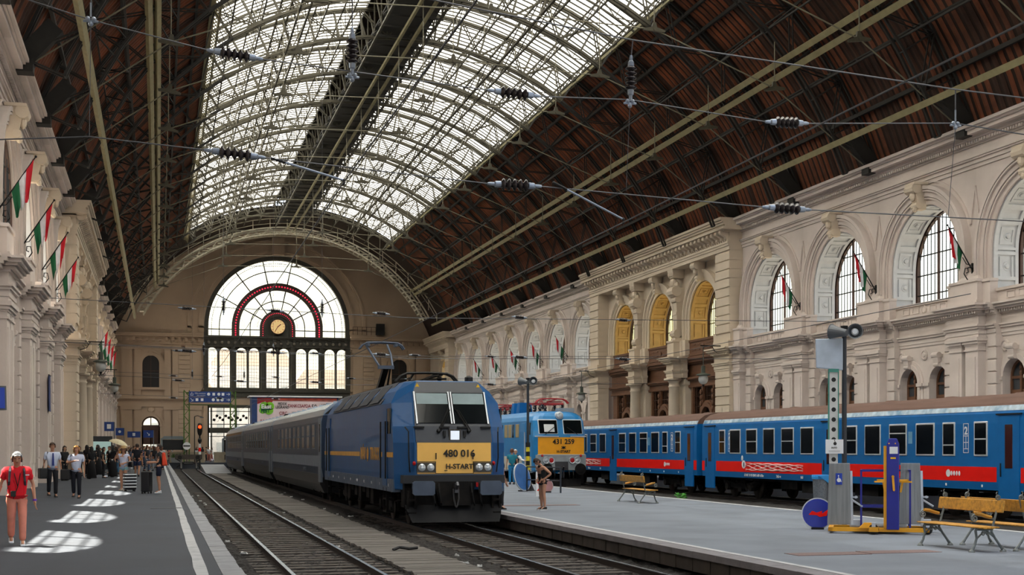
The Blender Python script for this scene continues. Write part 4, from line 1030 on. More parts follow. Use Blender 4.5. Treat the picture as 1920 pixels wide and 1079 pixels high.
for sx in (-1, 1):
    a, b_ = sorted((sx*.045, sx*.97))
    q = lambda a, b_, z0, z1, o: MB().hexa([(a, yf1(z0)-o, z0), (b_, yf1(z0)-o, z0), (b_, yf1(z0)+.05, z0), (a, yf1(z0)+.05, z0)], [(a, yf1(z1)-o, z1), (b_, yf1(z1)-o, z1), (b_, yf1(z1)+.05, z1), (a, yf1(z1)+.05, z1)])
    wsd = q(a, b_, 2.84, 3.68, .05).build('windscreen', M_gdark, l1)
    q(a+.03, b_-.03, 3.36, 3.66, .056).build('sun_blind', mat('blind_teal', '#6d8287', .4), wsd)
    e = sx*.97; q(*sorted((e, e+sx*.035)), 2.82, 3.71, .07).build('chrome_strip', M_alu, wsd); e = sx*.02; q(*sorted((e, e+sx*.03)), 2.82, 3.71, .07).build('chrome_strip', M_alu, wsd)
    s = MB(); x0 = sx*.42; s.beam((x0, yf1(2.7)-.1, 2.62), (sx*.12+.02, yf1(3.2)-.1, 3.2), .03); s.beam((x0+.06, yf1(2.7)-.1, 2.62), (sx*.12+.07, yf1(3.2)-.1, 3.2), .02); s.beam((sx*.35, yf1(2.9)-.11, 2.72), (sx*.08, yf1(3.3)-.11, 3.28), .025); s.ball((x0, yf1(2.65)-.05, 2.62), .06, 6, 4); s.build('wiper', M_black, l1)
    s = MB(); s.prism([(-.25, -.13), (.25, -.13), (.25, .13), (-.25, .13)], -.06, 0, 'y'); hl = s.build('headlight', mat('lamp_housing', '#3a352c', .5), l1, loc=(sx*.79, -.03, 1.63))
    for k, m_ in ((-.12, M_lens), (.12, M_lens)): MB().lathe([(.02, -.1), (.075, -.085), (.1, -.07), (.1, -.05)], (k, 0, 0), 16, 'y').build('lamp', m_, hl)
    MB().ball((sx*1.1, .02, 1.74), (.05, .07, .06), 8, 5).build('marker_lamp', M_red, l1)
    buffer(l1, sx*.92, 0, 1.08, .2, M_steelg, True, L=.45)
    s = MB(); s.box(*sorted((sx*1.06, sx*1.28)), -.1, .25, .35, .43); s.box(*sorted((sx*1.04, sx*1.1)), -.02, .2, .35, 1.0); s.box(*sorted((sx*1.24, sx*1.3)), -.02, .2, .35, 1.0); s.box(*sorted((sx*1.06, sx*1.28)), -.05, .2, .72, .78); s.build('step', M_under, l1)
    s = MB(); s.tube([(sx*1.2, .1, 1.5), (sx*1.24, .05, 1.9), (sx*1.24, .1, 2.6), (sx*1.3, .3, 2.72)], .02); s.build('handrail', M_black, l1)
    MB().prism([(-.06, 0), (.06, 0), (0, .1)], -.01, .0, 'y').build('warning_triangle', mat('warning_yellow', '#f0c020'), l1, loc=(sx*.86, .85, 3.84))
s = MB(); s.box(-.16, .16, -.03, .1, -.16, .16); hl = s.build('headlight', mat('lamp_housing', '#3a352c'), l1, loc=(.02, .05, 2.5)); MB().box(-.12, .12, -.05, -.02, -.12, .12).build('lamp', emis('lit_lamp', '#e8f2ff', .5), hl)
s = MB()
for x in (-.95, -.25, .25, .9): s.box(x-.14, x+.14, .08, .2, 2.7, 2.74)
for x in (-.3, .26): s.box(x, x+.07, 0, .1, 2.46, 2.62)
s.build('grab_rail', M_black, l1)
MB().box(-1.4, 1.4, -.06, .6, 1.2, 1.42).build('buffer_beam', mat('beam_dark', '#23262b', .7), l1)
s = MB(); s.box(-1.35, 1.35, .1, .6, .55, 1.2); s.hexa([(-.42, -.12, .6), (.42, -.12, .6), (.42, .2, .6), (-.42, .2, .6)], [(-.58, -.1, 1.25), (.58, -.1, 1.25), (.58, .2, 1.25), (-.58, .2, 1.25)])
s.build('draw_gear', M_under, l1)
s = MB(); s.tube([(0, -.1, 1.1), (0, -.35, 1.08), (0, -.42, 1.16), (0, -.36, 1.22)], .05); s.box(-.05, .05, -.3, -.1, .95, 1.2)
for x in (-.07, .07): s.tube([(x, -.2, 1.05), (x, -.26, .8), (x*.4, -.26, .6), (0, -.26, .56)], .022)
s.build('coupling_hook', mat('greasy_steel', '#4c4d50', .4, metal=.6), l1)
for x in (-.62, -.45, .45, .66): MB().tube([(x, -.1, 1.2), (x, -.2, .95), (x+.05, -.16, .68), (x+.1, -.05, .6)], .028).build('brake_hose', M_black, l1)
for x in (-.62, .6): MB().box(x-.03, x+.03, -.16, -.1, 1.1, 1.22).build('hose_cock', M_red, l1)
MB().hexa([(-1.2, -.25, .16), (1.2, -.25, .16), (1.1, .6, .2), (-1.1, .6, .2)], [(-1.35, .05, .62), (1.35, .05, .62), (1.3, .6, .62), (-1.3, .6, .62)]).build('snow_plough', mat('plough_black', '#0e0f12', .6, spec=.2), l1)
text('number', '480 016', .27, M_ink, l1, (.13, -.04, 2.0), (pi/2-.03, 0, 0), bold=.006)
text('lettering', 'H-START', .19, M_ink, l1, (.13, -.055, 1.65), (pi/2-.03, 0, 0), bold=.005); MB().box(-.29, -.2, -.058, -.05, 1.54, 1.555).build('lettering_bar', M_ink, l1)
for sg in (-1, 1):
    [MB().box(*sorted((sg*1.55, sg*1.574)), ya, yb, 1.9, 2.04).build('gold_stripe', M_gold, l1) for ya, yb in ((.7, 2.75), (6.85, L1-.7))]
    text('lettering', 'MÁV', .52, M_gold, l1, (sg*1.565, 6.1 if sg < 0 else 3.6, 1.97), (pi/2, 0, sg*pi/2), bold=.012); text('lettering', 'TRAXX', .52, M_gold, l1, (sg*1.565, 3.85 if sg < 0 else 5.7, 1.97), (pi/2, 0, sg*pi/2), bold=.012)
    s = MB(); s.lathe([(.19, -.005), (.19, .005)], (0, 0, 0), 14, 'x'); s.beam((0, 0, -.22), (0, 0, .22), .01, .06); s.build('emblem', M_gold, l1, loc=(sg*1.568, 5.18 if sg < 0 else 4.5, 1.97))
    for yd in (2.0, L1-2.0):
        d = MB().box(*sorted((sg*1.54, sg*1.58)), yd-.36, yd+.36, 1.1, 3.25).build('cab_door', M_blue, l1); MB().tube([(sg*1.62, yd-.42, 1.3), (sg*1.62, yd-.42, 2.9)], .022).build('handrail', M_black, d); MB().tube([(sg*1.62, yd+.42, 1.3), (sg*1.62, yd+.42, 2.9)], .022).build('handrail', M_black, d)
        MB().box(*sorted((sg*1.55, sg*1.59)), yd-.95, yd-.55, 2.55, 3.25).build('side_window', M_gdark, l1) if yd < 8 else None
        s = MB(); [s.box(*sorted((sg*1.36, sg*1.57)), yd-.25, yd+.25, z, z+.05) for z in (.35, .7)]; s.box(*sorted((sg*1.5, sg*1.57)), yd-.28, yd-.24, .35, 1.05); s.box(*sorted((sg*1.5, sg*1.57)), yd+.24, yd+.28, .35, 1.05); s.build('step', M_under, l1)
    MB().box(*sorted((sg*1.36, sg*1.565)), .65, L1-.65, .95, 1.3).build('side_sill', mat('sill_blue_grey', '#3a4d66', .5, dirt='#6d7580', dscale=4, damt=.5), l1)
    for k in range(9): text('marking', ['R', 'P', '87 t', 'UIC', 'H-MÁV', '19', 'G', 'A', '160'][k], .12, M_wht, l1, (sg*1.567, 1.4+k*1.5, 1.12), (pi/2, 0, sg*pi/2))
    s = MB()
    for k in range(8): y = 5.2+k*.85; s.box(*sorted((sg*1.0, sg*1.38)), y, y+.6, .45+.15*(k % 3), .95)
    s.build('underfloor_box', M_under, l1)
bogie(l1, 3.6, 2.6); bogie(l1, L1-3.6, 2.6)
s = MB(); s.box(-.5, .5, 3.0, 13.6, 4.02, 4.1); [s.cyl((-.4, y, 4.05), (.4, y, 4.05), .09) for y in (5.0, 6.2, 9.4)]; s.beam((.3, 3, 4.3), (.3, 13.5, 4.3), .04)
for y in (3.4, 5.6, 7.9, 10.4, 12.8): s.lathe([(.05, 0), (.09, .05), (.05, .1), (.09, .15), (.05, .22)], (.3, y, 4.05), 8)
s.build('roof_gear', M_under, l1)
panto_down(l1, 4.4, 4.02, M_black, M_black)
pu = thing('pantograph_raised'); pu.parent = l1; pu.location = (0, 11.6, 4.0)      # the rear one is up
s = MB(); s.beam((-.1, .6, .15), (.0, -.45, 1.0), .2, .16); s.beam((.18, .55, .1), (.16, -.4, .95), .06); s.box(-.7, .7, .3, 1.0, .02, .14); s.build('lower_arm', M_black, pu)
s = MB(); s.beam((-.28, -.45, 1.0), (.28, -.45, 1.0), .16, .12); s.tube([(-.24, -.45, 1.04), (-.58, .45, 1.86)], .04); s.tube([(.24, -.45, 1.04), (.27, .1, 1.5), (.2, .45, 1.86)], .04); s.build('upper_arm', M_steelg, pu)
s = MB()
for yy in (.3, .6): s.tube([(-.8, yy, 1.7), (-.7, yy, 1.84), (-.55, yy, 1.92), (0, yy, 1.94), (.55, yy, 1.92), (.7, yy, 1.84), (.8, yy, 1.7)], .035)
for x in (-.5, .5): s.box(x-.05, x+.05, .25, .65, 1.8, 1.9)
s.build('contact_strip', M_steelg, pu)
MB().lathe([(.09, 0), (.12, .05), (.12, .15), (.05, .2)], (.75, 1.5, 4.0), 10).build('horn', M_black, l1)
# ---- older blue locomotive
l2 = thing('electric_locomotive', 'older bright blue locomotive with rounded cab and yellow front numbered 431 259', 'locomotive', (20.3, 66.0, RZ))
L2 = 15.4
lv = [(.9, 1.2, 1.4, .05), (1.0, 1.28, 1.44, .0), (1.8, 1.3, 1.45, .0), (2.75, 1.3, 1.45, .02), (3.05, 1.28, 1.45, .1), (3.6, 1.2, 1.43, .3), (3.82, 1.1, 1.32, .42), (4.0, .95, 1.12, .62), (4.1, .7, .85, .95)]
def slc2(z, a, b_, yf):
    pts = []
    for fx, dy in ((a-.25, 0), (a-.05, .06), (b_-.04, .3), (b_, .55)): pts.append((fx, yf+dy, z))
    for fx, dy in ((b_, .55), (b_-.04, .3), (a-.05, .06), (a-.25, 0)): pts.append((fx, L2-yf-dy, z))
    return pts+[(-x, y, zz) for x, y, zz in reversed(pts)]
o = loft([slc2(*q) for q in lv]).build('body', M_blue3, l2); bevel(o, .04)
MB().hexa([(-1.25, -.03, 1.82), (1.25, -.03, 1.82), (1.25, .05, 1.82), (-1.25, .05, 1.82)], [(-1.25, -.015, 2.72), (1.25, -.015, 2.72), (1.25, .05, 2.72), (-1.25, .05, 2.72)]).build('yellow_front', M_yel2, l2)
MB().box(-1.34, 1.34, -.06, .5, 1.0, 1.8).build('buffer_beam', M_grey, l2); MB().box(-1.3, 1.3, -.08, -.02, 1.79, 1.83).build('trim_rail', M_alu, l2)
for x0, x1 in ((-1.42, -.15), (.5, 1.35)): MB().box(x0, x1, -.06, .03, 2.74, 2.79).build('trim_rail', M_alu, l2)
yf2 = lambda z: .1+(z-3.05)/.55*.2 if z > 3.05 else .02+(z-2.75)/.3*.08
for sx in (-1, 1):
    a, b_ = sorted((sx*.14, sx*1.2)); q = lambda a, b_, z0, z1, o: MB().hexa([(a, yf2(z0)-o, z0), (b_, yf2(z0)-o, z0), (b_, yf2(z0)+.06, z0), (a, yf2(z0)+.06, z0)], [(a, yf2(z1)-o, z1), (b_, yf2(z1)-o, z1), (b_, yf2(z1)+.06, z1), (a, yf2(z1)+.06, z1)])
    fr = bevel(q(a, b_, 2.88, 3.66, .03).build('windscreen_frame', M_alu, l2), .05); bevel(q(a+.028, b_-.028, 2.91, 3.63, .045).build('windscreen', M_gdark, fr), .04)
    if sx < 0: q(a+.3, b_-.2, 3.0, 3.4, .05).build('sun_curtain', mat('curtain_white', '#cfd3d4', .7), fr)
    MB().beam((sx*.9, -.05, 2.85), (sx*.35, yf2(3.3)-.09, 3.25), .03).build('wiper', M_black, l2)
    h = MB().lathe([(.1, -.02), (.17, -.05), (.19, .05), (.19, .1)], (0, 0, 0), 16, 'y'); h.lathe([(.1, -.02), (.17, -.05), (.19, .05), (.19, .1)], (sx*-.28, 0, 0), 16, 'y'); hh = h.build('headlight', M_alu, l2, loc=(sx*.85, -.1, 1.52))
    MB().lathe([(.02, -.07), (.11, -.055), (.12, -.04)], (0, 0, 0), 14, 'y').build('lamp', M_lens, hh); MB().lathe([(.02, -.07), (.11, -.055), (.12, -.04)], (sx*-.28, 0, 0), 14, 'y').build('lamp', M_red, hh)
    buffer(l2, sx*.9, -.05, 1.06, .3, M_under)
    MB().ball((sx*1.05, -.08, 1.76), .07, 8, 5).build('marker_lamp', M_red, l2)
    MB().box(*sorted((sx*.85, sx*1.25)), .1, .5, .3, .9).build('step', M_under, l2)
    # side: portholes, door, mirrors
    for k, yy in enumerate((3.4, 4.3, 4.95, 5.8, 6.7, 7.4, 8.3, 9.2, 10.1, 11.0)):
        wd = .34 if k % 3 != 1 else .16
        bevel(MB().box(*sorted((sx*1.42, sx*1.462)), yy-wd, yy+wd, 2.72, 3.45).build('side_louvre' if k % 3 != 1 else 'side_window', mat('louvre_tan', '#a08c62', .6) if k % 3 != 1 else M_gdark, l2), .08)
    bevel(MB().box(*sorted((sx*1.42, sx*1.465)), .75, 1.35, 2.85, 3.5).build('side_window', M_gdark, l2), .05)
    bevel(MB().box(*sorted((sx*1.42, sx*1.462)), 1.75, 2.4, 1.1, 3.5).build('cab_door', M_blue3, l2), .03); MB().tube([(sx*1.52, 1.65, 1.1), (sx*1.52, 1.65, 3.0)], .03).build('handrail', M_alu, l2)
    MB().box(*sorted((sx*1.3, sx*1.455)), .6, L2-.6, .95, 1.7).build('grey_skirt', mat('cream_skirt', '#b9b6a8', .6, dirt='#6f6b60', dscale=2, damt=.5), l2)
s = MB().lathe([(.12, -.14), (.2, -.12), (.22, 0), (.2, .3)], (0, 0, 0), 18, 'y').build('headlight', M_alu, l2, loc=(0, .38, 3.86)); MB().lathe([(.02, -.17), (.15, -.155), (.17, -.13)], (0, 0, 0), 16, 'y').build('lamp', M_lens, s)
text('number', '431 259', .36, M_ink, l2, (.12, -.045, 2.48), (pi/2, 0, 0), bold=.008); text('lettering', 'H-START', .19, M_ink, l2, (.12, -.05, 1.97), (pi/2, 0, 0), bold=.006)
s = MB(); s.lathe([(.07, -.005), (.07, .005)], (0, 0, 0), 10, 'y'); s.beam((-.12, 0, .06), (.12, 0, -.04), .03); s.beam((-.12, 0, -.04), (.12, 0, .06), .03); s.build('emblem', M_ink, l2, loc=(.12, -.05, 2.18))
MB().hexa([(-1.0, -.2, .15), (1.0, -.2, .15), (1., .3, .15), (-1., .3, .15)], [(-1.1, .0, .55), (1.1, .0, .55), (1.1, .4, .55), (-1.1, .4, .55)]).build('snow_plough', M_under, l2)
s = MB(); s.box(-.35, .35, -.12, 0, 1.0, 1.45); s.tube([(0, -.1, 1.1), (0, -.4, 1.08), (0, -.45, 1.2)], .06)
for x in (-.05, .05): s.tube([(x, -.3, 1.05), (x, -.3, .6)], .03)
s.build('coupling_hook', mat('greasy_steel', '#4c4d50'), l2)
for x in (-.6, -.4, .4, .62): MB().tube([(x, -.1, 1.0), (x, -.2, .75), (x, -.12, .5)], .03).build('brake_hose', M_black, l2)
bogie(l2, 3.3, 2.3); bogie(l2, L2-3.3, 2.3)
panto_down(l2, 2.3, 4.42, M_redp, M_redp); panto_down(l2, 12.8, 4.42, M_redp, M_redp)
for yy in (5.4, 6.6): MB().hexa([(-.8, yy, 4.0), (.0, yy, 4.0), (.0, yy+.7, 4.0), (-.8, yy+.7, 4.0)], [(-.75, yy, 4.7), (-.1, yy, 4.7), (-.1, yy+.5, 4.7), (-.75, yy+.5, 4.7)]).build('roof_cabinet', M_blue2, l2)
s = MB(); s.beam((-.3, 3.5, 4.62), (-.3, 12, 4.62), .07); s.beam((.3, 3.5, 4.62), (.3, 12, 4.62), .07); s.build('roof_busbar', M_redp, l2)
for yy in (4, 5, 8, 9.2, 10.5, 11.5):
    for x in (-.3, .3): MB().lathe([(.06, 0), (.12, .06), (.06, .12), (.12, .18), (.06, .24), (.12, .3), (.06, .42), (.05, .55)], (x, yy, 4.05), 8).build('roof_insulator', mat('insulator_dark', '#2a2226'), l2)
s = MB(); s.box(.2, 1.0, .9, 1.7, 4.05, 4.28); s.build('roof_vent', M_grey, l2)
# ---- blue coaches
def coach_body(L, prof, y0=0):
    n = len(prof); P = [(x, z) for x, z in prof]+[(-x, z) for x, z in reversed(prof)]
    return MB().prism(P, y0, y0+L, 'y')
def coach(x, y, label):
    c = thing('passenger_coach', label, 'coach', (x, y, RZ), group=None); L = 23.7
    coach_body(L, [(1.44, .88), (1.46, 1.1), (1.46, 2.9), (1.44, 3.2), (1.4, 3.3)]).build('body', M_blue2, c)
    coach_body(L+.02, [(1.41, 3.29), (1.3, 3.5), (1.05, 3.68), (.6, 3.8), (.2, 3.84)], -.01).build('roof', M_roofbr, c)
    coach_body(L-.1, [(1.425, 3.27), (1.41, 3.31), (1.36, 3.43)], .05).build('worn_gutter', mat('peeling_white', '#b9cbd6', .8, var=.2, scale=6, dirt='#4f86ad', dscale=2.5, damt=.9), c)
    s = MB()
    for k in range(10): s.prism([(1.44*cos(t)*.98, 3.3+.56*sin(t)) for t in (.25, .5, .75, 1.0, 1.25, 1.57)]+[(1.42*cos(t)*.98, 3.28+.54*sin(t)) for t in (1.57, 1.25, 1.0, .75, .5, .25)], .8+k*2.4, .83+k*2.4, 'y') if False else None
    for yy in (.9, 11.73, 22.8):
        for sx in (-1, 1):
            d = MB().box(*sorted((sx*1.42, sx*1.475)), yy-.5, yy+.5, .35, 3.1).build('door', M_blue2, c)
            bevel(MB().box(*sorted((sx*1.46, sx*1.485)), yy-.18, yy+.18, 1.55, 2.85).build('door_window', mat('maroon_glass', '#3a1512', .15), d), .05)
            MB().box(*sorted((sx*1.44, sx*1.5)), yy-.6, yy+.6, 3.14, 3.18).build('door_gutter', M_black, d); MB().box(*sorted((sx*1.47, sx*1.5)), yy+.36, yy+.4, 1.3, 1.7).build('door_handle', M_black, d)
    WN = WINS
    for (wy, ww, sash) in WN:
        for sx in (-1, 1):
            f = bevel(MB().box(*sorted((sx*1.44, sx*1.485)), wy-ww-.05, wy+ww+.05, 1.9, 2.97).build('window_frame', M_alu, c), .09, 3)
            bevel(MB().box(*sorted((sx*1.45, sx*1.492)), wy-ww, wy+ww, 1.95, 2.92).build('window_glass', M_gdark2, f), .06, 2)
            if sash: MB().box(*sorted((sx*1.45, sx*1.5)), wy-ww, wy+ww, {1: 2.43, 2: 2.65, 3: 2.25}[sash]-.02, {1: 2.43, 2: 2.65, 3: 2.25}[sash]+.02).build('sash_bar', M_alu, f)
    for sx in (-1, 1):
        for a, b_ in ((1.5, 11.1), (12.3, 22.1), (.0, .35), (23.4, 23.7)): MB().box(*sorted((sx*1.455, sx*1.466)), a, b_, 1.13, 1.58).build('red_stripe', M_redst, c)
        for yy in (3.05, 20.65):
            text('class_number', '2', .34, M_wht, c, (sx*1.468, yy, 2.68), (pi/2, 0, sx*pi/2), bold=.01)
            s = MB(); s.box(-.14, -.12, -.003, .003, -.5, .42); s.box(.12, .14, -.003, .003, -.5, .42)
            for z in (-.5, -.38, -.18, .4, 0.02): s.box(-.14, .14, -.003, .003, z, z+.02)
            s.box(-.01, .01, -.003, .003, -.38, .02); s.build('class_panel', M_wht, c, loc=(sx*1.468, yy, 2.5), rot=(0, 0, pi/2))
        s = MB(); s.box(-.12, .12, -.003, .003, -.2, .2); s.build('info_panel', mat('info_pale_blue', '#6fa3c4'), c, loc=(sx*1.466, 6.2, 2.5), rot=(0, 0, pi/2))
        for k, tx in enumerate(('START 50 55 20-05 607-6 Bhv', '24,5 m', '160', 'R 48 t')): text('marking', tx, .15, M_wht, c, (sx*1.468, 18.2-k*2.0+(-.3 if k else 0), 1.0), (pi/2, 0, sx*pi/2), bold=.003)
        for yy in (2.2, 4.1, 6.0, 7.5): MB().box(*sorted((sx*1.45, sx*1.468)), yy, yy+.06, .96, 1.04).build('jacking_mark', M_wht, c)
        # ribbon ornament and bird head
        for ph in range(5):
            pts = []
            for k in range(25): t = k/24; pts.append((sx*1.469, 19.0-t*5.2, 1.36+.15*sin(t*7+ph*1.25)*(1-.2*t)))
            MB().tube(pts, [.012+.018*sin(pi*k/24) for k in range(25)], 4).build('ribbon_ornament', mat('ribbon_pink', '#f3b9b4'), c)
        s = MB(); s.ball((sx*1.468, 19.2, 1.45), (.02, .2, .18), 10, 6); s.ball((sx*1.468, 19.35, 1.72), (.02, .1, .12), 8, 5); s.build('bird_emblem', M_wht, c); MB().ball((sx*1.475, 19.15, 1.45), (.02, .07, .12), 8, 5).build('bird_wing', mat('navy', '#18305e'), c)
        s = MB(); [s.ball((sx*1.468, 3.4+k*.14, 1.36), (.01, .06, .08), 6, 4) for k in range(4)]; s.lathe([(.12, -.006), (.12, .006)], (sx*1.468, 4.0, 1.36), 12, 'x'); s.build('operator_mark', M_wht, c)
    s = MB()
    for sx in (-1, 1):
        s.prism([(.8, .9), (.8, .6), (1.6, .9)], *sorted((sx*1.3, sx*1.44)), 'x') if False else None
        s.box(*sorted((sx*.9, sx*1.3)), 6.5, 8.0, .35, .9); s.box(*sorted((sx*.9, sx*1.25)), 8.6, 10.2, .45, .9); s.box(*sorted((sx*.9, sx*1.3)), 13.0, 14.2, .4, .9); s.box(*sorted((sx*.8, sx*1.2)), 14.8, 16.2, .5, .9)
    s.box(-1.1, 1.1, 5.5, 18.2, .75, .92); s.box(-1.3, 1.3, .1, L-.1, .8, .9)
    s.build('underfloor_box', M_under, c)
    bogie(c, 3.4, 2.4); bogie(c, L-3.4, 2.4)
    for sx in (-1, 1):
        for e, d in ((0, -1), (L, 1)): buffer(c, sx*.88, e, 1.05, .22, M_under, d=d, L=.33)
    for e, d in ((0, -1), (L, 1)): MB().box(-.65, .65, *sorted((e, e+d*.3)), 1.1, 3.4).build('gangway_bellows', M_black, c)
    for k in range(6): MB().ball((.2, 2.5+k*3.8, 3.84), (.28, .35, .06), 8, 4).build('roof_vent', M_roofbr, c)
    return c
YC = lambda px, c=24.25: c*(2657/(px-297)-.2674)
WINS = []
for a, b_, sh in ((1349, 1360, 1), (1369, 1389, 0), (1399.5, 1420, 1), (1431.5, 1453, 0), (1465.5, 1489, 1), (1501.5, 1526, 0), (1580, 1607.7, 1), (1622, 1652, 0), (1668, 1701, 2), (1718, 1753, 0), (1768, 1791.5, 3), (1827, 1852.5, 1)):
    WINS.append(((YC(a)+YC(b_))/2-33.0, abs(YC(a)-YC(b_))/2-.05, sh))
coach(25.7, 33.0, 'nearer blue passenger coach with red stripe behind the yellow wheelchair lift')
coach(25.7, 57.35, 'farther blue passenger coach with red stripe coupled beside the older locomotive')
# ---- slate grey coaches behind the first locomotive
def grey_coach(y, L, label, gold=False):
    c = thing('passenger_coach', label, 'coach', (7.63, y, RZ))
    coach_body(L, [(1.35, 1.0), (1.42, 1.4), (1.42, 3.2), (1.36, 3.45)]).build('body', M_cg, c)
    coach_body(L, [(1.37, 3.44), (1.25, 3.7), (1.0, 3.9), (.55, 4.03), (.15, 4.06)]).build('roof', M_croof, c)
    coach_body(L-1.6, [(1.2, .35), (1.38, .7), (1.38, 1.1)], .8).build('belly_skirt', mat('dark_skirt', '#24272c', .5), c)
    nw = int((L-4.4)/2.02)
    for sx in (-1, 1):
        MB().box(*sorted((sx*1.4, sx*1.43)), .9, L-.9, 1.42, 1.85).build('grey_band', M_cgl, c)
        if gold: MB().box(*sorted((sx*1.4, sx*1.43)), .9, L-.9, 3.25, 3.42).build('gold_band', mat('dull_gold', '#8a6a3d'), c)
        for yy in (.45, L-.45):
            d = MB().box(*sorted((sx*1.37, sx*1.45)), yy-.42, yy+.42, .8, 3.35).build('door', M_cgl, c); bevel(MB().box(*sorted((sx*1.44, sx*1.462)), yy-.16, yy+.16, 2.0, 3.1).build('door_window', M_gdark2, d), .06)
        for k in range(nw):
            yy = 2.6+k*2.02
            f = MB().box(*sorted((sx*1.41, sx*1.44)), yy-.52, yy+.52, 2.12, 3.14).build('window_frame', M_cgl, c)
            MB().box(*sorted((sx*1.42, sx*1.45)), yy-.45, yy+.45, 2.16, 2.62).build('window_glass', M_gdark2, f); MB().box(*sorted((sx*1.42, sx*1.448)), yy-.45, yy+.45, 2.68, 3.1).build('upper_glass', mat('upper_pane', '#39434c', .2), f)
        text('graffiti' if False else 'marking', 'A  19-91  200', .2, M_cgl, c, (sx*1.44, 6, 1.25), (pi/2, 0, sx*pi/2))
    for k in range(9): MB().box(-.8, .8, 1.2+k*(L-2.4)/9, 1.26+k*(L-2.4)/9, 3.94, 4.05).build('roof_seam', M_croof, c)
    bogie(c, 3.2, 2.4); bogie(c, L-3.2, 2.4)
    for e, d in ((0, -1), (L, 1)): MB().box(-.6, .6, *sorted((e, e+d*.28)), 1.1, 3.6).build('gangway_bellows', M_black, c); MB().hexa([(-1.3, *sorted((e, e+d*.1))[:1], 3.5), (1.3, min(e, e+d*.1), 3.5), (1.3, max(e, e+d*.1), 3.5), (-1.3, max(e, e+d*.1), 3.5)], [(-.6, min(e, e+d*.1), 4.1), (.6, min(e, e+d*.1), 4.1), (.6, max(e, e+d*.1), 4.1), (-.6, max(e, e+d*.1), 4.1)]).build('end_fairing', M_black, c)
    for sx in (-1, 1): buffer(c, sx*.88, 0, 1.05, .22, M_under, L=.3)
grey_coach(52.3, 24.0, 'slate grey coach coupled directly behind the yellow fronted blue locomotive')
grey_coach(76.8, 25.8, 'slate grey coach in the middle of the train with long window row')
grey_coach(103.1, 25.6, 'slate grey coach with dull gold band farthest along the train', True)
# ---------------------------------------------------------------- flags, lamps, signs
M_fred, M_fwht, M_fgrn = mat('flag_red', '#c8172a', .8), mat('flag_white', '#e6e6ea', .8), mat('flag_green', '#12603a', .8)
def flag_proto(v):
    t = thing('flag'); r = random.Random(v)
    s = MB(); s.cyl((0, .0, 0), (0, 1.25, 1.95), .03, .022, 6); s.ball((0, 1.27, 1.98), .05, 6, 4); s.build('flag_pole', M_black, t)
    s = MB(); s.box(-.04, .04, -.05, .02, -.55, .3); s.tube([(0, 0, -.5), (0, .25, -.45), (0, .42, -.2), (0, .36, .05), (0, .22, .05), (0, .2, -.12), (0, .3, -.16)], .025); s.tube([(0, 0, .2), (0, .3, .25), (0, .5, .55)], .02); s.box(-.3, .3, .0, .04, .1, .14); s.build('bracket', M_black, t)
    n = 12
    for k, (m, nm) in enumerate(((M_fgrn, 'green_stripe'), (M_fwht, 'white_stripe'), (M_fred, 'red_stripe'))):
        t0, t1 = .38+.195*k, .575+.195*k; vs = []; fs = []
        for i in range(n+1):
            d = i/n
            for j in range(5):
                q = t0+(t1-t0)*j/4; sq = 1-.4*d; yb = 1.25*(.68+(q-.68)*sq); z = 1.95*q-d*(.95+.12*k)*(1-.1*sin(v+j))
                vs.append((.1*d*sin(j*1.6+k*2+v)+.05*sin(3*d+v), yb, z))
        for i in range(n):
            for j in range(4): a = i*5+j; fs.append((a, a+1, a+6, a+5))
        MB().add(vs, fs).build(nm, m, t, smooth=True)
    return t
NF = [0]
def flag(wall, x, y, z, rz, label):
    NF[0] += 1; f = flag_proto(NF[0]); f.location = (x, y, z); f.rotation_euler = (0, 0, rz)
    return tag(f, label, 'flag', 'tricolour flags along the hall walls')
ordn = ['nearest', 'second', 'third', 'fourth', 'fifth', 'sixth', 'seventh', 'eighth', 'ninth']
for i, c in enumerate([52.9, 61.3, 69.65]): flag(0, XR-.22, c, 9.75, pi/2, 'red white green flag on the right wall, %s from the right picture edge' % ordn[i].replace('nearest', 'first'))
for i, c in enumerate([114.4, 122.4, 130.4, 138.4, 146.4]): flag(0, XR-.22, c, 9.75, pi/2, 'red white green flag beyond the ochre arches of the right wall, %s of five' % ordn[i].replace('nearest', 'first'))
for i, c in enumerate([48.63, 57.0, 65.4, 73.75]): flag(0, XL+.22, c, 9.75, -pi/2, 'red white green flag on the left wall before the projecting pier, %s of four' % ordn[i].replace('nearest', 'first'))
for i, c in enumerate([118.5, 126.5, 134.5, 142.5]): flag(0, XL+.22, c, 9.75, -pi/2, 'small red white green flag above the left globe lamps, %s of four' % ordn[i].replace('nearest', 'first'))
def globe_lamp(x, y, z, rz, label, L=1.4, drop=1.7):
    t = thing('hanging_lamp', label, 'lamp', (x, y, z), rz, 'globe lamps hanging from wall brackets')
    s = MB(); s.cyl((0, 0, 0), (0, L+.2, 0), .04, n=6); s.tube([(0, .1, -.5), (0, .5, -.35), (0, .7, 0)], .025); s.build('bracket', M_black, t)
    s = MB(); s.cyl((0, L, 0), (0, L, -drop+.5), .03, n=6); s.cyl((0, L, -drop+.6), (0, L, -drop+.1), .14, n=10); s.lathe([(.1, 0), (.45, -.1), (.47, -.16), (.3, -.18)], (0, L, -drop+.15), 16); s.build('lamp_cap', mat('weathered_lamp_green', '#4a5148', .6), t)
    MB().ball((0, L, -drop-.25), (.32, .32, .36), 16, 10).build('globe', mat('lamp_globe', '#b9bcbb', .25), t, smooth=True); MB().lathe([(.1, 0), (.06, -.1), (.02, -.2)], (0, L, -drop-.58), 8).build('finial', M_black, t)
globe_lamp(XR-.95, 79, 8.2, pi/2, 'globe lamp hanging at the ochre arches of the right wall', 1.3, 1.9)
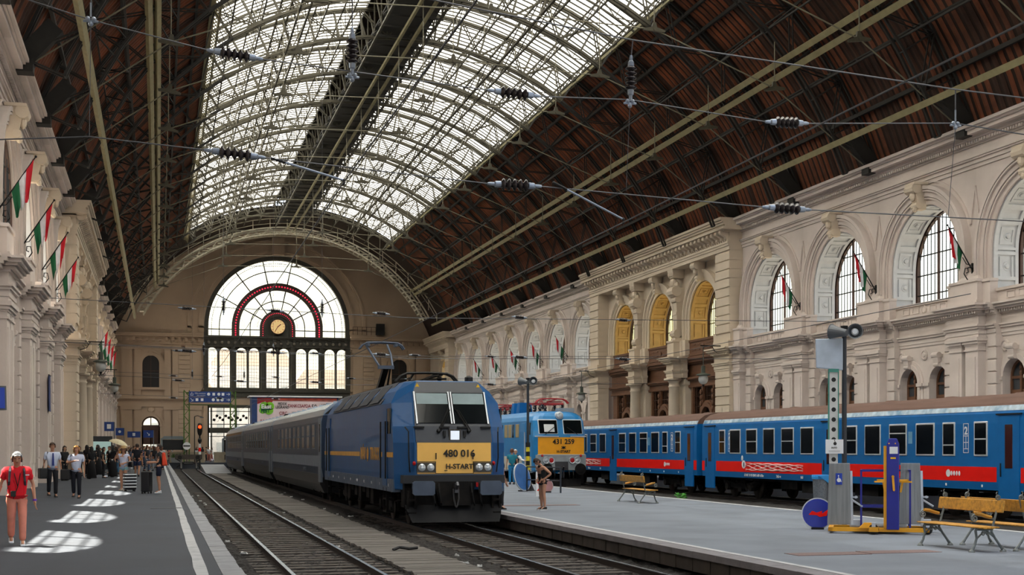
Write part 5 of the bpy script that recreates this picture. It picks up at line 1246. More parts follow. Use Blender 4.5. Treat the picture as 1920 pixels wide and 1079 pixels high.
globe_lamp(XR-.95, 104.6, 8.0, pi/2, 'globe lamp hanging above the older blue locomotive', 1.2, 1.9)
globe_lamp(XL+.95, 83.4, 8.0, -pi/2, 'nearer globe lamp hanging on the left wall', 1.3, 1.2)
globe_lamp(XL+.95, 109, 7.8, -pi/2, 'farther globe lamp hanging on the left wall', 1.3, 1.2)
# brown plinths on the pavilion piers
M_plin = mat('brown_marble', '#7d6a58', .5, var=.25, scale=3)
for par, ys in ((wr, (79.0, 105.05)), (wlf, (-83.4, -109.4))):
    for yy in ys: s = MB(); s.box(yy-1.2, yy+1.2, 0, 1.12, -.7, 1.0); s.box(yy-1.28, yy+1.28, 0, 1.2, 1.0, 1.15); s.build('plinth', M_plin, par)
M_sgn = mat('sign_blue', '#1c3f86', .45, var=.03); M_post = mat('galvanised_post', '#70757a', .5, metal=.4)
def sign(x, y, z, wd, h, label, post=True, pict='arrow', rz=0):
    t = thing('wayfinding_sign', label, 'sign', (x, y, 0), rz)
    MB().box(-wd/2, wd/2, -.05, .05, z, z+h).build('sign_panel', M_sgn, t)
    s = MB()
    if pict == 'arrow': s.beam((-.15, -.06, z+h*.7), (.15, -.06, z+h*.3), .05, .02, (0, 1, 0)); s.beam((.15, -.06, z+h*.3), (-.02, -.06, z+h*.3), .05, .02, (0, 1, 0)); s.beam((.15, -.06, z+h*.3), (.15, -.06, z+h*.55), .05, .02, (0, 1, 0))
    elif pict == 'box': s.box(-.16, .16, -.07, -.05, z+h*.25, z+h*.75)
    else: s.lathe([(.14, -.06), (.1, -.065), (.01, -.065)], (0, 0, z+h*.5), 12, 'y')
    s.build('pictogram', M_wht, t)
    if post: MB().cyl((wd/2+.04, 0, 0), (wd/2+.04, 0, z+h), .04).build('sign_post', M_post, t)
    return t
sign(-3.9, 113, 3.0, .75, .75, 'blue sign with white square pictogram by the left wall lamps', pict='box')
sign(-3.8, 140, 2.9, .8, .75, 'blue round pictogram sign far along the left wall', pict='dot')
sign(-2.9, 168, 2.9, 1.5, .75, 'blue sign left of the end wall door, paler of two', pict='box'); sign(-1.2, 168, 2.9, 1.2, .9, 'blue arrow sign before the dark end wall door', pict='arrow')
t = thing('banner', 'narrow dark blue banner hanging flat on the left wall', 'banner', (-4.85, 64.6, 0)); MB().hexa([(-.01, -.5, 3.3), (.01, -.5, 3.3), (.01, .5, 3.3), (-.01, .5, 3.3)], [(-.03, -.45, 4.95), (.0, -.45, 4.95), (.0, .45, 4.95), (-.03, .45, 4.95)]).build('banner_cloth', mat('banner_blue', '#172a63'), t); MB().cyl((0, -.55, 4.97), (0, .55, 4.97), .025).build('banner_rod', M_black, t)
t = thing('departure_screen', 'dark blue backed monitor hanging at the left picture edge', 'monitor', (-4.85, 40.6, 3.05), .35); s = MB(); s.hexa([(-.6, -.16, -.35), (.6, -.16, -.35), (.6, .16, -.35), (-.6, .16, -.35)], [(-.6, -.1, .35), (.6, -.1, .35), (.6, .22, .35), (-.6, .22, .35)]); s.build('monitor_case', mat('screen_case', '#4d5257', .5), t); MB().hexa([(-.55, -.18, -.3), (.55, -.18, -.3), (.55, -.15, -.3), (-.55, -.15, -.3)], [(-.55, -.13, .3), (.55, -.13, .3), (.55, -.1, .3), (-.55, -.1, .3)]).build('screen', emis('screen_blue', '#14379a', .15), t); MB().cyl((0, 0, .3), (0, 0, .75), .05).cyl((0, 0, .7), (-.9, 0, .7), .05).build('wall_bracket', M_post, t)
t = thing('poster_stand', 'bright glazed poster stand behind the dark clothed crowd', 'poster stand', (-4.1, 104, 0)); MB().box(-.75, .75, -.12, .12, 0, 2.5).build('stand_case', mat('stand_grey', '#3a3f44'), t); MB().box(-.65, .65, -.14, -.12, .5, 2.1).build('poster', emis('poster_glow', '#bfe0dc', .25), t)
# green portal with the blue direction sign
gt = thing('sign_gantry', 'green lattice portal beyond the buffer stop', 'gantry', (3.0, 150, 0))
def lat_post(x):
    s = MB(); a = .28
    for i in (-1, 1):
        for j in (-1, 1): s.beam((x+i*a, j*a, 0), (x+i*a, j*a, 7.9), .12)
    z = .3; k = 0
    while z < 7.5:
        for j in (-a, a): s.beam((x-a, j, z if k % 2 else z+.7), (x+a, j, z+.7 if k % 2 else z), .07)
        for i in (-a, a): s.beam((x+i, -a, z if k % 2 else z+.7), (x+i, a, z+.7 if k % 2 else z), .07)
        z += .7; k += 1
    return s.build('lattice_post', M_green, gt)
lat_post(0); lat_post(5.0); s = MB(); s.beam((0, -.25, 7.7), (5, -.25, 7.7), .14); s.beam((0, .25, 7.7), (5, .25, 7.7), .14); s.beam((0, 0, 6.4), (5, 0, 6.4), .12); s.build('cross_beam', M_green, gt)
ds = thing('direction_sign', 'long dark blue direction sign with white pictograms and arrows', 'sign', (5.5, 149.6, 6.65))
for k in (0, 1): MB().box(-2.25, 2.25, -.06, .06, k*.62, k*.62+.58).build('sign_panel', M_sgn, ds)
for k, xs in ((1, (-.15, .4, .95, 1.4)), (0, (-1.4, -.85, .35, .85, 1.3))):
    for x in xs:
        s = MB(); s.lathe([(.17, -.06), (.16, -.075), (.01, -.075)], (0, 0, 0), 12, 'y') if int(x*10) % 2 else s.box(-.14, .14, -.075, -.06, -.15, .15); s.build('pictogram', M_wht, ds, loc=(x, 0, k*.62+.29))
for k in (0, 1):
    s = MB(); s.beam((-.18, -.07, 0), (.18, -.07, 0), .05, .02, (0, 1, 0)); s.beam((.18, -.07, 0), (.05, -.07, .13), .05, .02, (0, 1, 0)); s.beam((.18, -.07, 0), (.05, -.07, -.13), .05, .02, (0, 1, 0)); s.build('arrow', M_wht, ds, loc=(1.95, 0, k*.62+.29))
s = MB(); s.beam((-.15, -.07, .15), (.15, -.07, -.15), .05, .02, (0, 1, 0)); s.beam((.15, -.07, -.15), (.15, -.07, .05), .05, .02, (0, 1, 0)); s.beam((.15, -.07, -.15), (-.05, -.07, -.15), .05, .02, (0, 1, 0)); s.build('arrow', M_wht, ds, loc=(-1.95, 0, .29)); s = MB(); s.box(-.16, .16, -.07, -.06, -.16, -.12); s.box(-.16, -.12, -.07, -.06, -.16, .1); s.box(.12, .16, -.07, -.06, -.16, .1); s.beam((0, -.07, -.05), (0, -.07, .2), .05, .02, (0, 1, 0)); s.build('arrow', M_wht, ds, loc=(-1.95, 0, .91))
text('lettering', 'Főhomlokzat', .22, M_wht, ds, (-1.05, -.07, .98), (pi/2, 0, 0)); text('lettering', 'Main entrance', .16, M_wht, ds, (-.95, -.07, .76), (pi/2, 0, 0))
t = thing('round_stop_sign', 'round white sign with black bar at the buffer stop', 'sign', (3.0, 149.2, 1.85)); MB().lathe([(.42, .02), (.42, -.02), (.01, -.025)], (0, 0, 0), 20, 'y').build('disc', M_wht, t); MB().box(-.36, .36, -.04, -.02, -.07, .07).build('bar', M_ink, t); MB().cyl((0, .05, -1.85), (0, .05, .3), .04).build('post', M_black, t)
# signal with red light
sg_ = thing('light_signal', 'railway signal showing red light at the end of the empty track', 'signal', (4.15, 141, -.55))
MB().cyl((0, 0, 0), (0, 0, 4.0), .07).build('mast', M_black, sg_); s = MB(); s.lathe([(.05, 3.4), (.2, 3.6), (.27, 3.9), (.27, 4.4), (.2, 4.7), (.05, 4.75)], (0, 0, 0), 12); s.build('signal_head', M_black, sg_); MB().lathe([(.17, -.24), (.15, -.28), (.01, -.3)], (0, 0, 4.35), 14, 'y').build('red_light', emis('signal_red_light', '#ff3a12', 4), sg_); MB().lathe([(.12, 2.7), (.2, 2.85), (.2, 3.05), (.1, 3.2)], (0, 0, 0), 10).build('lower_lamp', M_black, sg_)
for k in range(4): MB().box(-.12, .12, -.1, -.06, 1.0+k*.4, 1.4+k*.4).build('mast_plate', (M_redst, M_wht)[k % 2], sg_)
t = thing('lamp_post', 'thin black post with small arm beside the red signal', 'post', (3.75, 146, 0)); MB().cyl((0, 0, 0), (0, 0, 5.0), .05).tube([(0, 0, 5), (.3, 0, 5.1), (.8, 0, 4.95)], .04).build('mast', M_black, t); MB().box(.55, .95, -.12, .12, 4.85, 4.95).build('lamp_head', M_post, t)
# buffer stop
def buffer_stop(x, y, label):
    t = thing('buffer_stop', label, 'buffer stop', (x, y, RZ)); s = MB()
    for sx in (-.75, .75): s.beam((sx, -1.6, .05), (sx, .3, 1.15), .16); s.beam((sx, .4, 0), (sx, .3, 1.25), .16)
    s.tube([(-1.2, -.2, .2), (-.4, -.3, .75), (.4, -.3, .75), (1.2, -.2, .2)], .07); s.tube([(-1.2, -.2, 1.05), (-.4, -.3, .55), (.4, -.3, .55), (1.2, -.2, 1.05)], .07); s.build('stop_frame', M_black, t)
    MB().box(-1.35, 1.35, .0, .35, 1.0, 1.5).build('buffer_beam', mat('old_sleeper', '#5a5149'), t)
    for sx in (-.88, .88): MB().cyl((sx, 0, 1.2), (sx, -.5, 1.2), .1).cyl((sx, -.5, 1.2), (sx, -.6, 1.2), .22, n=14).build('stop_buffer', M_black, t)
buffer_stop(2.98, 139, 'black buffer stop at the end of the empty track'); buffer_stop(7.63, 133, 'black buffer stop behind the slate grey train')
def wall_seg(x0, x1, y, h, label): tag(MB().box(x0, x1, y, y+.4, 0, h).box(x0-.05, x1+.05, y-.05, y+.45, h, h+.12).build('concourse_barrier', mat('barrier_beige', '#9b917e', .8)), label, 'barrier')
wall_seg(1.2, 5.0, 151.5, 1.05, 'low beige barrier behind the first buffer stop'); wall_seg(6.0, 9.6, 151.5, 1.05, 'low beige barrier behind the slate grey train')
for x, y, lb in ((1.6, 153, 'grey framed dark departure board left of the green portal post'), (8.3, 153, 'grey framed dark departure board beside the end of the train')):
    t = thing('departure_board', lb, 'departure board', (x, y, 0)); s = MB(); s.box(-1.35, -1.15, -.15, .15, 0, 2.7); s.box(1.15, 1.35, -.15, .15, 0, 2.7); s.prism([(-1.35, 2.6), (1.35, 2.6), (1.0, 2.95), (-1.0, 2.95)], -.2, .2, 'y'); s.build('board_frame', mat('board_grey', '#7a858c', .5), t); MB().box(-1.15, 1.15, -.1, .1, 1.4, 2.55).build('screen', mat('screen_black', '#0b0c0e', .2), t)
def planter(x, y, label):
    t = thing('planter', label, 'planter', (x, y, 0)); MB().hexa([(-.5, -.3, 0), (.5, -.3, 0), (.5, .3, 0), (-.5, .3, 0)], [(-.6, -.38, .55), (.6, -.38, .55), (.6, .38, .55), (-.6, .38, .55)]).build('tub', mat('pale_concrete', '#8d9094'), t)
    s = MB(); r = random.Random(int(x*7)); 
    for k in range(70): a = V((r.uniform(-.5, .5), r.uniform(-.3, .3), .5)); b_ = a+V((r.uniform(-.2, .2), r.uniform(-.2, .2), r.uniform(.15, .5))); s.beam(a, b_, .09, .015)
    s.build('leaves', mat('plant_green', '#3f5a26', .7, var=.3), t)
planter(8.2, 150.6, 'concrete planter with green plant beside the train end'); planter(1.9, 150.2, 'concrete planter with dark shrub left of the buffer stop')
# billboard
bb = thing('billboard', 'wide pink festival billboard with green logo beyond the train', 'billboard', (15.1, 152, 0))
MB().box(-4.9, 4.9, 0, 3.2, 3.2, 7.4).build('kiosk_body', mat('kiosk_blue', '#27447c', .5), bb); MB().box(-5.2, 5.3, -.3, 3.4, 7.4, 7.55).build('kiosk_roof', M_wht, bb); MB().box(-4.9, 4.9, .1, 3.2, 0, 3.2).build('kiosk_base', mat('kiosk_grey', '#5d6062'), bb)
MB().box(-4.3, 4.7, -.08, 0, 3.3, 7.3).build('poster', mat('poster_pink', '#e8d5d8', .6, var=.08, scale=.8), bb); MB().box(-4.3, 4.7, -.09, -.07, 6.95, 7.3).build('poster_band', mat('poster_red', '#b5442f', .6, var=.4, scale=1.5), bb); MB().prism([(-4.3, 7.3), (-2.4, 7.3), (-2.9, 6.3), (-3.4, 6.9), (-4.3, 6.6)], -.1, -.07, 'y').build('poster_corner', mat('poster_crimson', '#a5262a'), bb)
s = MB(); [s.lathe([(r_, -.1), (r_*.9, -.12), (.01, -.12)], (x, 0, z), 14, 'y') for x, z, r_ in ((-3.5, 6.3, .55), (-2.9, 6.35, .5), (-3.7, 5.9, .4), (-3.0, 5.9, .5))]; s.build('green_logo', mat('logo_green', '#7ac62a', .5), bb); text('lettering', 'East', .7, M_wht, bb, (-3.3, -.14, 6.3), (pi/2, 0, 0), bold=.02); text('lettering', 'FEST', .5, M_fgrn, bb, (-3.4, -.14, 5.8), (pi/2, 0, 0), bold=.02)
mr = mat('poster_ink_red', '#8a2533')
for tx, x, z, sz, m_ in (('FEDDE', -1.5, 6.62, .42, M_ink), ('LEGRAND', -1.5, 6.25, .42, M_ink), ('TANKCSAPDA', .4, 6.4, .5, mr), ('50', 2.1, 6.3, .75, M_ink), ('LOVASI', 3.5, 6.5, .42, M_ink), ("'58", 3.6, 6.1, .36, M_ink), ('CIRC', -1.4, 5.55, .5, mr), ('LIMBIC', .0, 5.6, .36, M_ink), ('KOWALSKY', 1.3, 5.55, .36, M_ink), ('Hooligans', 2.7, 5.5, .42, M_ink), ('SUP GUD', -3.4, 4.7, .34, mr), ('ROOTS', -1.8, 4.5, .42, mr), ('BEATRICE', -.2, 4.7, .36, mr), ('C BRAINS', -2.5, 3.9, .45, mr)):
    text('lettering', tx, sz, m_, bb, (x, -.1, z), (pi/2, 0, 0), bold=.012, sx=.8)
# ---------------------------------------------------------------- platform furniture
M_cast = mat('cast_iron_grey', '#6d7372', .45, metal=.5, var=.2, scale=8); M_bwood = mat('yellow_bench_wood', '#bf8a2e', .55, var=.18, scale=3, stretch=(8, 1, 8), dirt='#6d4f24', dscale=2.2, damt=.7)
PZ = -.25
def spiral(s, c, r, turns, a0, sg=1, w_=.014, k=18):
    s.tube([(c[0], c[1]+r*(1-.8*i/k)*cos(a0+sg*turns*2*pi*i/k), c[2]+r*(1-.8*i/k)*sin(a0+sg*turns*2*pi*i/k)) for i in range(k+1)], w_, 5)
def bench(x, y, rz, L, label):      # local: x along the bench, front towards -y
    t = thing('platform_bench', label, 'bench', (x, y, PZ), rz, 'cast iron benches')
    for sx in (-L/2+.18, L/2-.18):
        s = MB(); q = lambda *p: [(sx, a, b_) for a, b_ in p]
        s.tube(q((-.3, .03), (-.24, .12), (-.2, .25), (-.22, .38), (-.2, .42)), [.03, .022, .022, .024, .02]); s.tube(q((.34, .03), (.27, .12), (.17, .25), (.1, .36), (.12, .42), (.17, .6), (.24, .82), (.27, .95)), [.03, .022, .022, .024, .022, .02, .02, .018])
        s.tube(q((-.2, .4), (0, .39), (.12, .41)), .02); s.tube(q((-.2, .24), (-.08, .34), (.05, .34), (.16, .26)), .016)
        spiral(s, (sx, -.06, .33), .05, 1.3, 0); spiral(s, (sx, .03, .34), .04, 1.2, pi); spiral(s, (sx, .23, .96), .05, 1.4, 0); s.tube(q((.23, .99), (.2, 1.04), (.22, 1.07)), .01)
        s.tube(q((.16, .58), (.05, .6), (-.1, .64), (-.2, .66)), .016); spiral(s, (sx, -.24, .6), .07, 1.6, pi/2, 1, .014)
        for a in (-.3, .34): s.lathe([(.06, 0), (.055, .02), (.03, .05)], (sx, a, 0), 8)
        s.build('iron_frame', M_cast, t)
        MB().tube([(sx, .1, .615), (sx, 0, .635), (sx, -.12, .675), (sx, -.22, .685)], [.03, .035, .035, .03], 6).build('armrest', M_bwood, t)
    for k in range(5): bevel(MB().box(-L/2, L/2, -.27+k*.085, -.27+k*.085+.078, .42+(.012 if k in (0, 4) else 0), .455).build('seat_slat', M_bwood, t), .01)
    o = MB().hexa([(-L/2, .19, .7), (L/2, .19, .7), (L/2, .23, .7), (-L/2, .23, .7)], [(-L/2, .225, .92), (L/2, .225, .92), (L/2, .265, .92), (-L/2, .265, .92)]); bevel(o.build('back_plank', M_bwood, t), .012)
bench(14.25, 21.4, -pi/2, 2.0, 'nearest yellow slatted bench facing the front track at the picture edge')
bench(15.2, 21.4, pi/2, 2.0, 'yellow slatted bench standing back to back behind the nearest bench')
bench(15.85, 42.6, pi/2, 2.4, 'single far bench with its back to the viewer near the coaches')
# wheelchair lift (x across the view, y away from it)
M_lb = mat('lift_blue', '#17208f', .4, coat=.2); M_ly = mat('lift_yellow', '#eba820', .45); M_al = mat('brushed_plate', '#85898c', .35, metal=.6, var=.15, scale=2, stretch=(10, 1, .6)); M_lw = mat('lift_pale_steel', '#b9c3cf', .4, metal=.3)
lf = thing('wheelchair_lift', 'yellow and blue mobile wheelchair lift with grey ramp plates', 'wheelchair lift', (15.25, 25.35, PZ), -R(30))
s = MB(); s.box(-1.35, .75, -.06, .06, .05, .13); s.box(-.5, -.3, -.3, .06, .06, .16); s.box(-1.35, -1.25, -.06, 1.0, .05, .13); s.box(.65, .75, -.06, 1.0, .05, .13); s.box(-1.35, .75, .92, 1.0, .05, .13); s.hexa([(-.7, -.12, .13), (-.36, -.12, .13), (-.36, .06, .13), (-.7, .06, .13)], [(-.6, -.1, .24), (-.36, -.1, .24), (-.36, .05, .24), (-.6, .05, .24)]); s.build('base_frame', M_ly, lf)
s = MB(); s.prism([(-.13, .1), (.13, .1), (.13, 1.94), (.08, 2.06), (-.08, 2.06), (-.13, 1.94)], -.1, .1, 'y'); bevel(s.build('mast_cover', M_lb, lf), .015)
MB().box(-.19, -.13, -.06, .06, .1, 1.9).build('mast_rail', M_ly, lf)
s = MB(); [s.lathe([(.015, -.11), (.01, -.115)], (x, 0, 1.95), 8, 'y') for x in (-.08, .05)]; s.build('cover_screw', M_ly, lf); MB().box(-.07, .1, -.108, -.1, 1.73, 1.88).build('label', M_wht, lf); MB().box(-.05, .06, -.108, -.1, 1.62, 1.655).build('warning_label', mat('warning_yellow', '#f0c020'), lf)
s = MB(); s.beam((.0, -.13, 1.22), (.02, -.16, .95), .045); s.cyl((.0, -.1, 1.24), (.0, -.18, 1.24), .03); s.cyl((.02, -.12, .95), (.02, -.22, .95), .02); s.build('crank', M_ly, lf)
for sx in (-1, 1): s = MB(); s.beam((sx*.13, 0, 1.13), (sx*.38, -.15, 1.13), .035); s.beam((sx*.13, .05, 1.16), (sx*.32, .2, 1.16), .035); s.beam((sx*.2, 0, 1.12), (sx*.16, 0, .9), .04); s.build('push_handle', M_ly, lf)
s = MB()
for x in (-.66, .36): s.box(x-.02, x+.02, .15, .19, .13, 1.38); s.box(x-.02, x+.02, .9, .94, .13, 1.38); s.box(x-.02, x+.02, .15, .94, 1.34, 1.38)
s.box(-.66, .36, .9, .94, 1.34, 1.38); s.box(-.66, .36, .9, .94, .56, .6); s.box(-.66, -.19, .15, .19, 1.34, 1.38); s.box(-.66, -.19, .15, .19, .56, .6); s.build('guard_rail', M_lb, lf)
for (x0, x1, y0_, lab, tl) in ((-1.36, -.87, .25, 'front', -.0), (.16, .62, .75, 'rear', 0)):
    o = MB(); o.hexa([(x0-.02, y0_, .18), (x1, y0_, .18), (x1, y0_+.05, .18), (x0-.02, y0_+.05, .18)], [(x0+.02, y0_+.1, 1.52), (x1-.03, y0_+.1, 1.52), (x1-.03, y0_+.14, 1.52), (x0+.02, y0_+.14, 1.52)]); rp_ = bevel(o.build('ramp_plate', M_al, lf), .008)
    for k in range(5): xx = x0+(x1-x0)*(k+.5)/5; MB().beam((xx, y0_-.003, .2), (xx, y0_+.095, 1.5), .012, .012).build('plate_rib', M_al, rp_)
    o = MB(); o.beam((x1+.02, y0_, .15), (x1+.0, y0_+.1, 1.35), .05, .06); o.beam((x1, y0_, .78), (x1+.14, y0_, .78), .03); o.beam((x1+.02, y0_-.05, .72), (x1+.24, y0_-.1, .58), .07, .03); o.cyl((x1+.1, y0_-.04, .78), (x1+.1, y0_+.04, .78), .03); o.box(x1-.02, x1+.2, y0_, y0_+.3, .13, .28); o.build('folding_arm', M_lw, lf)
MB().box(-.9, .3, .1, .95, .14, .17).build('lift_floor', M_al, lf)
for x, y, r_ in ((-.4, -.22, .11), (.72, .1, .1)):
    o = MB(); o.lathe([(r_*.65, -.03), (r_, -.025), (r_, .025), (r_*.65, .03)], (x, y, r_), 18, 'x' if False else 'y').build('caster_tyre', M_black, lf); MB().lathe([(r_*.66, -.028), (.02, -.032)], (x, y, r_), 14, 'y').lathe([(.02, .032), (r_*.66, .028)], (x, y, r_), 14, 'y').build('caster_hub', M_lw, lf); MB().box(x-.04, x+.04, y-.045, y+.045, r_*1.5, r_*2.3).build('caster_fork', M_lw, lf)
ws = MB().box(-1.2, -1.06, .27, .28, 1.05, 1.3).build('wheelchair_sign', mat('sign_cobalt', '#1b3fae', .4), lf)
s = MB(); s.lathe([(.045, -.002), (.045, .002)], (0, 0, 0), 14, 'y'); s.ball((-.01, 0, .095), .014, 6, 4); s.beam((-.01, 0, .08), (-.005, 0, .02), .014); s.beam((-.01, 0, .02), (.03, 0, .015), .014); s.beam((.03, 0, .02), (.05, 0, -.04), .014); s.build('wheelchair_symbol', M_wht, ws, loc=(-1.13, .263, 1.15))
# perforated post with board, speaker poles
pp = thing('platform_post', 'white perforated post with green edges and blank board', 'sign post', (15.71, 28.78, PZ), -.3)
s = MB(); s.box(-.1, .1, -.02, .02, 0, 3.7); s.build('post_face', mat('post_white', '#c5c8c6', .5), pp)
for sx in (-1, 1): MB().box(*sorted((sx*.1, sx*.125)), -.03, .04, 1.9, 3.72).build('post_edge', mat('post_green', '#3a8478', .5), pp)
for k in range(13): MB().lathe([(.055, -.025), (.045, -.022), (.01, -.021)], (0, 0, 3.5-k*.24), 12, 'y').build('post_hole', M_black, pp)
o = MB().prism([(-.42, 3.78), (.22, 3.72), (.22, 4.5), (-.44, 4.48)], -.05, .0, 'y'); bevel(o.build('board', mat('board_pale_blue', '#aebccb', .4), pp), .03); MB().box(-.12, .12, -.05, .05, 3.68, 3.76).build('board_clamp', mat('post_green', '#2f8a72'), pp)
lb = MB().box(-.2, .22, -.08, -.05, 1.72, 2.06).build('notice_plate', M_wht, pp)
text('lettering', 'INFO', .06, M_ink, lb, (0, -.085, 1.86), (pi/2, 0, 0)); s = MB(); s.lathe([(.04, -.002), (.04, .002)], (0, 0, 0), 12, 'y'); s.ball((-.01, 0, .08), .014, 6, 4); s.beam((0, 0, .06), (0, 0, .02), .014); s.build('wheelchair_symbol', M_ink, lb, loc=(.02, -.085, 1.96)); [MB().box(-.13, .14, -.083, -.08, 1.76+k*.025, 1.765+k*.025).build('text_line', M_ink, lb) for k in range(2)]
def speaker_pole(x, y, h, label, stripes=False):
    t = thing('speaker_pole', label, 'loudspeaker pole', (x, y, PZ), .2)
    MB().cyl((0, 0, 0), (0, 0, h), .065, .055, 10).build('pole', mat('pole_dark', '#2a3038', .5), t)
    for sx, a in ((-1, R(200)), (1, R(-35))):
        s = MB(); s.lathe([(.08, .22), (.1, .1), (.12, 0), (.17, -.18), (.19, -.2), (.17, -.19), (.11, -.05), (.01, -.04)], (0, 0, 0), 16, 'y'); o = s.build('loudspeaker', mat('speaker_grey', '#565b60', .45), t, loc=(sx*.24, -.08, h-.12), rot=(R(-8), 0, a)); MB().lathe([(.09, -.12), (.06, -.15), (.01, -.15)], (0, 0, 0), 12, 'y').build('speaker_cone', M_alu, o)
    s = MB(); s.box(-.25, .25, -.04, .04, h-.16, h-.1); s.box(-.06, .06, -.06, .06, h-.05, h+.05); s.build('speaker_bracket', M_black, t)
    if stripes:
        for k in range(8): MB().cyl((0, 0, .5+k*.2), (0, 0, .7+k*.2), .085 if k < 7 else .1, n=10).build('warning_band', (mat('band_yellow', '#d8c51c', .5), M_black)[k % 2], t)
        MB().lathe([(.35, 0), (.3, .06), (.12, .4)], (0, 0, 0), 4).build('pole_foot', M_black, t)
    return t
speaker_pole(15.96, 28.71, 4.75, 'dark loudspeaker pole behind the white perforated post')
speaker_pole(15.48, 55.23, 4.85, 'loudspeaker pole with yellow and black bands at the foot', True)
t = thing('platform_railing', 'low grey railing beside the striped pole', 'railing', (15.25, 54.56, PZ)); P0, P1 = V((0, 0, 0)), V((.8, -2.3, 0)); s = MB()
for a in (0, .5, 1): q = P0.lerp(P1, a); s.cyl(q, q+V((0, 0, 1.05)), .035, n=6)
for z in (.5, 1.05): s.cyl(P0+V((0, 0, z)), P1+V((0, 0, z)), .03, n=6)
s.build('rail_frame', mat('pole_dark', '#2a3038'), t)
def disc(x, y, r_, rz, tilt, label, m1, name='warning_disc', bolt=False):
    t = thing(name, label, 'sign', (x, y, PZ), rz); c = (0, 0, r_); MB().lathe([(r_, -.02), (r_, .02), (r_*.5, .025), (.01, .025)], (0, 0, 0), 28, 'y').build('rim', M_alu, t, loc=c, rot=(tilt, 0, 0))
    o = MB().lathe([(r_*.93, -.022), (r_*.92, -.03), (.01, -.03)], (0, 0, 0), 28, 'y').build('disc_face', m1, t, loc=c, rot=(tilt, 0, 0))
    if bolt: MB().prism([(-.2, -.03), (-.12, .06), (-.02, .02), (.1, .06), (.1, 0), (.24, .1), (.2, -.05), (.05, -.08), (-.02, -.04)], -.04, -.03, 'y').build('red_bolt', M_redst, t, loc=c, rot=(tilt, 0, 0))
    MB().box(-.14, .14, -.08, .12, 0, .05).build('disc_foot', M_black, t)
disc(14.5, 27.3, .36, -.45, -.1, 'blue disc with red bolt leaning behind the lift plate', mat('disc_blue', '#1a2fa0', .35), bolt=True)
disc(15.05, 54.6, .62, .72, -.22, 'large blue disc leaning at the striped pole', mat('disc_pale_blue', '#3f6fae', .3))
disc(15.7, 53.0, .28, .3, -.1, 'small pinkish round disc behind the low railing', mat('disc_pink', '#b98a8c', .4))
t = thing('marker_plate', 'white plate with red diamonds hanging by the girl in black', 'marker plate', (13.4, 46.2, PZ), .2); MB().box(-.16, .16, -.02, .02, .1, 1.0).build('plate', M_wht, t)
for z in (.3, .58): MB().prism([(-.13, z), (.13, z), (0, z+.16)], -.03, -.02, 'y').prism([(-.13, z+.3), (.13, z+.3), (0, z+.16)], -.03, -.02, 'y').build('red_diamond', M_redst, t)
MB().cyl((0, .03, 0), (0, .03, 1.0), .02).build('stake', M_black, t)
tb = thing('litter_bin', 'perforated grey litter bin with blue bag at the platform edge', 'litter bin', (18.0, 33.7, PZ)); MB().lathe([(.15, .25), (.2, .27), (.23, 1.05), (.24, 1.08), (.21, 1.06)], (0, 0, 0), 18).build('bin_body', mat('bin_mesh_grey', '#6a7076', .5, metal=.4, var=.35, scale=40), tb); s = MB(); r = random.Random(3); s.lathe([(.245, .98), (.255, 1.04), (.25, 1.1), (.2, 1.1)], (0, 0, 0), 16); s.hexa([(.2, -.24, .82), (.4, -.24, .85), (.4, -.2, .85), (.2, -.2, .82)], [(-.2, -.26, 1.08), (.25, -.26, 1.1), (.25, -.2, 1.1), (-.2, -.2, 1.08)]); s.build('bin_bag', mat('bag_blue', '#2f93d8', .4), tb); MB().cyl((.12, .1, 0), (.12, .1, .5), .03).build('bin_post', M_black, tb)
def plate(x, y, wx, wy, label, m, z): 
    o = MB().box(-wx/2, wx/2, -wy/2, wy/2, 0, .008).build('access_cover', m); o.location = (x, y, z); tag(o, label, 'cover'); return o
M_cov = mat('rusty_cover', '#705c5b', .8, var=.2, scale=25)
plate(11.3, 20.9, 1.4, .55, 'reddish cover plate nearest the viewer on the right platform, left one', M_cov, PZ); plate(12.75, 21.0, 1.4, .55, 'reddish cover plate touching the bench side of the nearest cover', M_cov, PZ); plate(11.9, 41.1, 2.6, .6, 'reddish cover plate on the platform behind the girl in black', M_cov, PZ); plate(.2, 36.4, .8, .4, 'dark grating cover on the left platform asphalt', mat('grating', '#3c3f43', .7, var=.4, scale=30), 0)
# tow tractor at the left edge
tt = thing('tow_tractor', 'black tow tractor behind the woman in red at the picture edge', 'tow tractor', (-4.15, 29.6, 0)); M_tr = mat('tractor_black', '#14161a', .35)
s = MB(); s.hexa([(-.75, -.9, .2), (.75, -.9, .2), (.75, .9, .2), (-.75, .9, .2)], [(-.68, -.8, .9), (.68, -.8, .9), (.68, .9, .9), (-.68, .9, .9)]); bevel(s.build('chassis', mat('tractor_teal', '#0f2d3a', .4), tt), .06)
s = MB(); s.prism([(-.6, .9), (.6, .9), (.66, 1.2), (.6, 1.5), (.45, 1.56), (-.45, 1.56), (-.6, 1.5), (-.66, 1.2)], -.8, -.35, 'y'); bevel(s.build('seat_back', M_tr, tt), .05); text('lettering', 'STILL', .2, M_wht, tt, (.28, -.82, 1.38), (pi/2, 0, 0), bold=.01, sx=1.6)
for x in (-.6, .6):
    for y in (-.55, .6): MB().lathe([(.1, -.1), (.24, -.1), (.25, 0), (.24, .1), (.1, .1)], (x, y, .25), 16, 'x').build('wheel', M_black, tt)
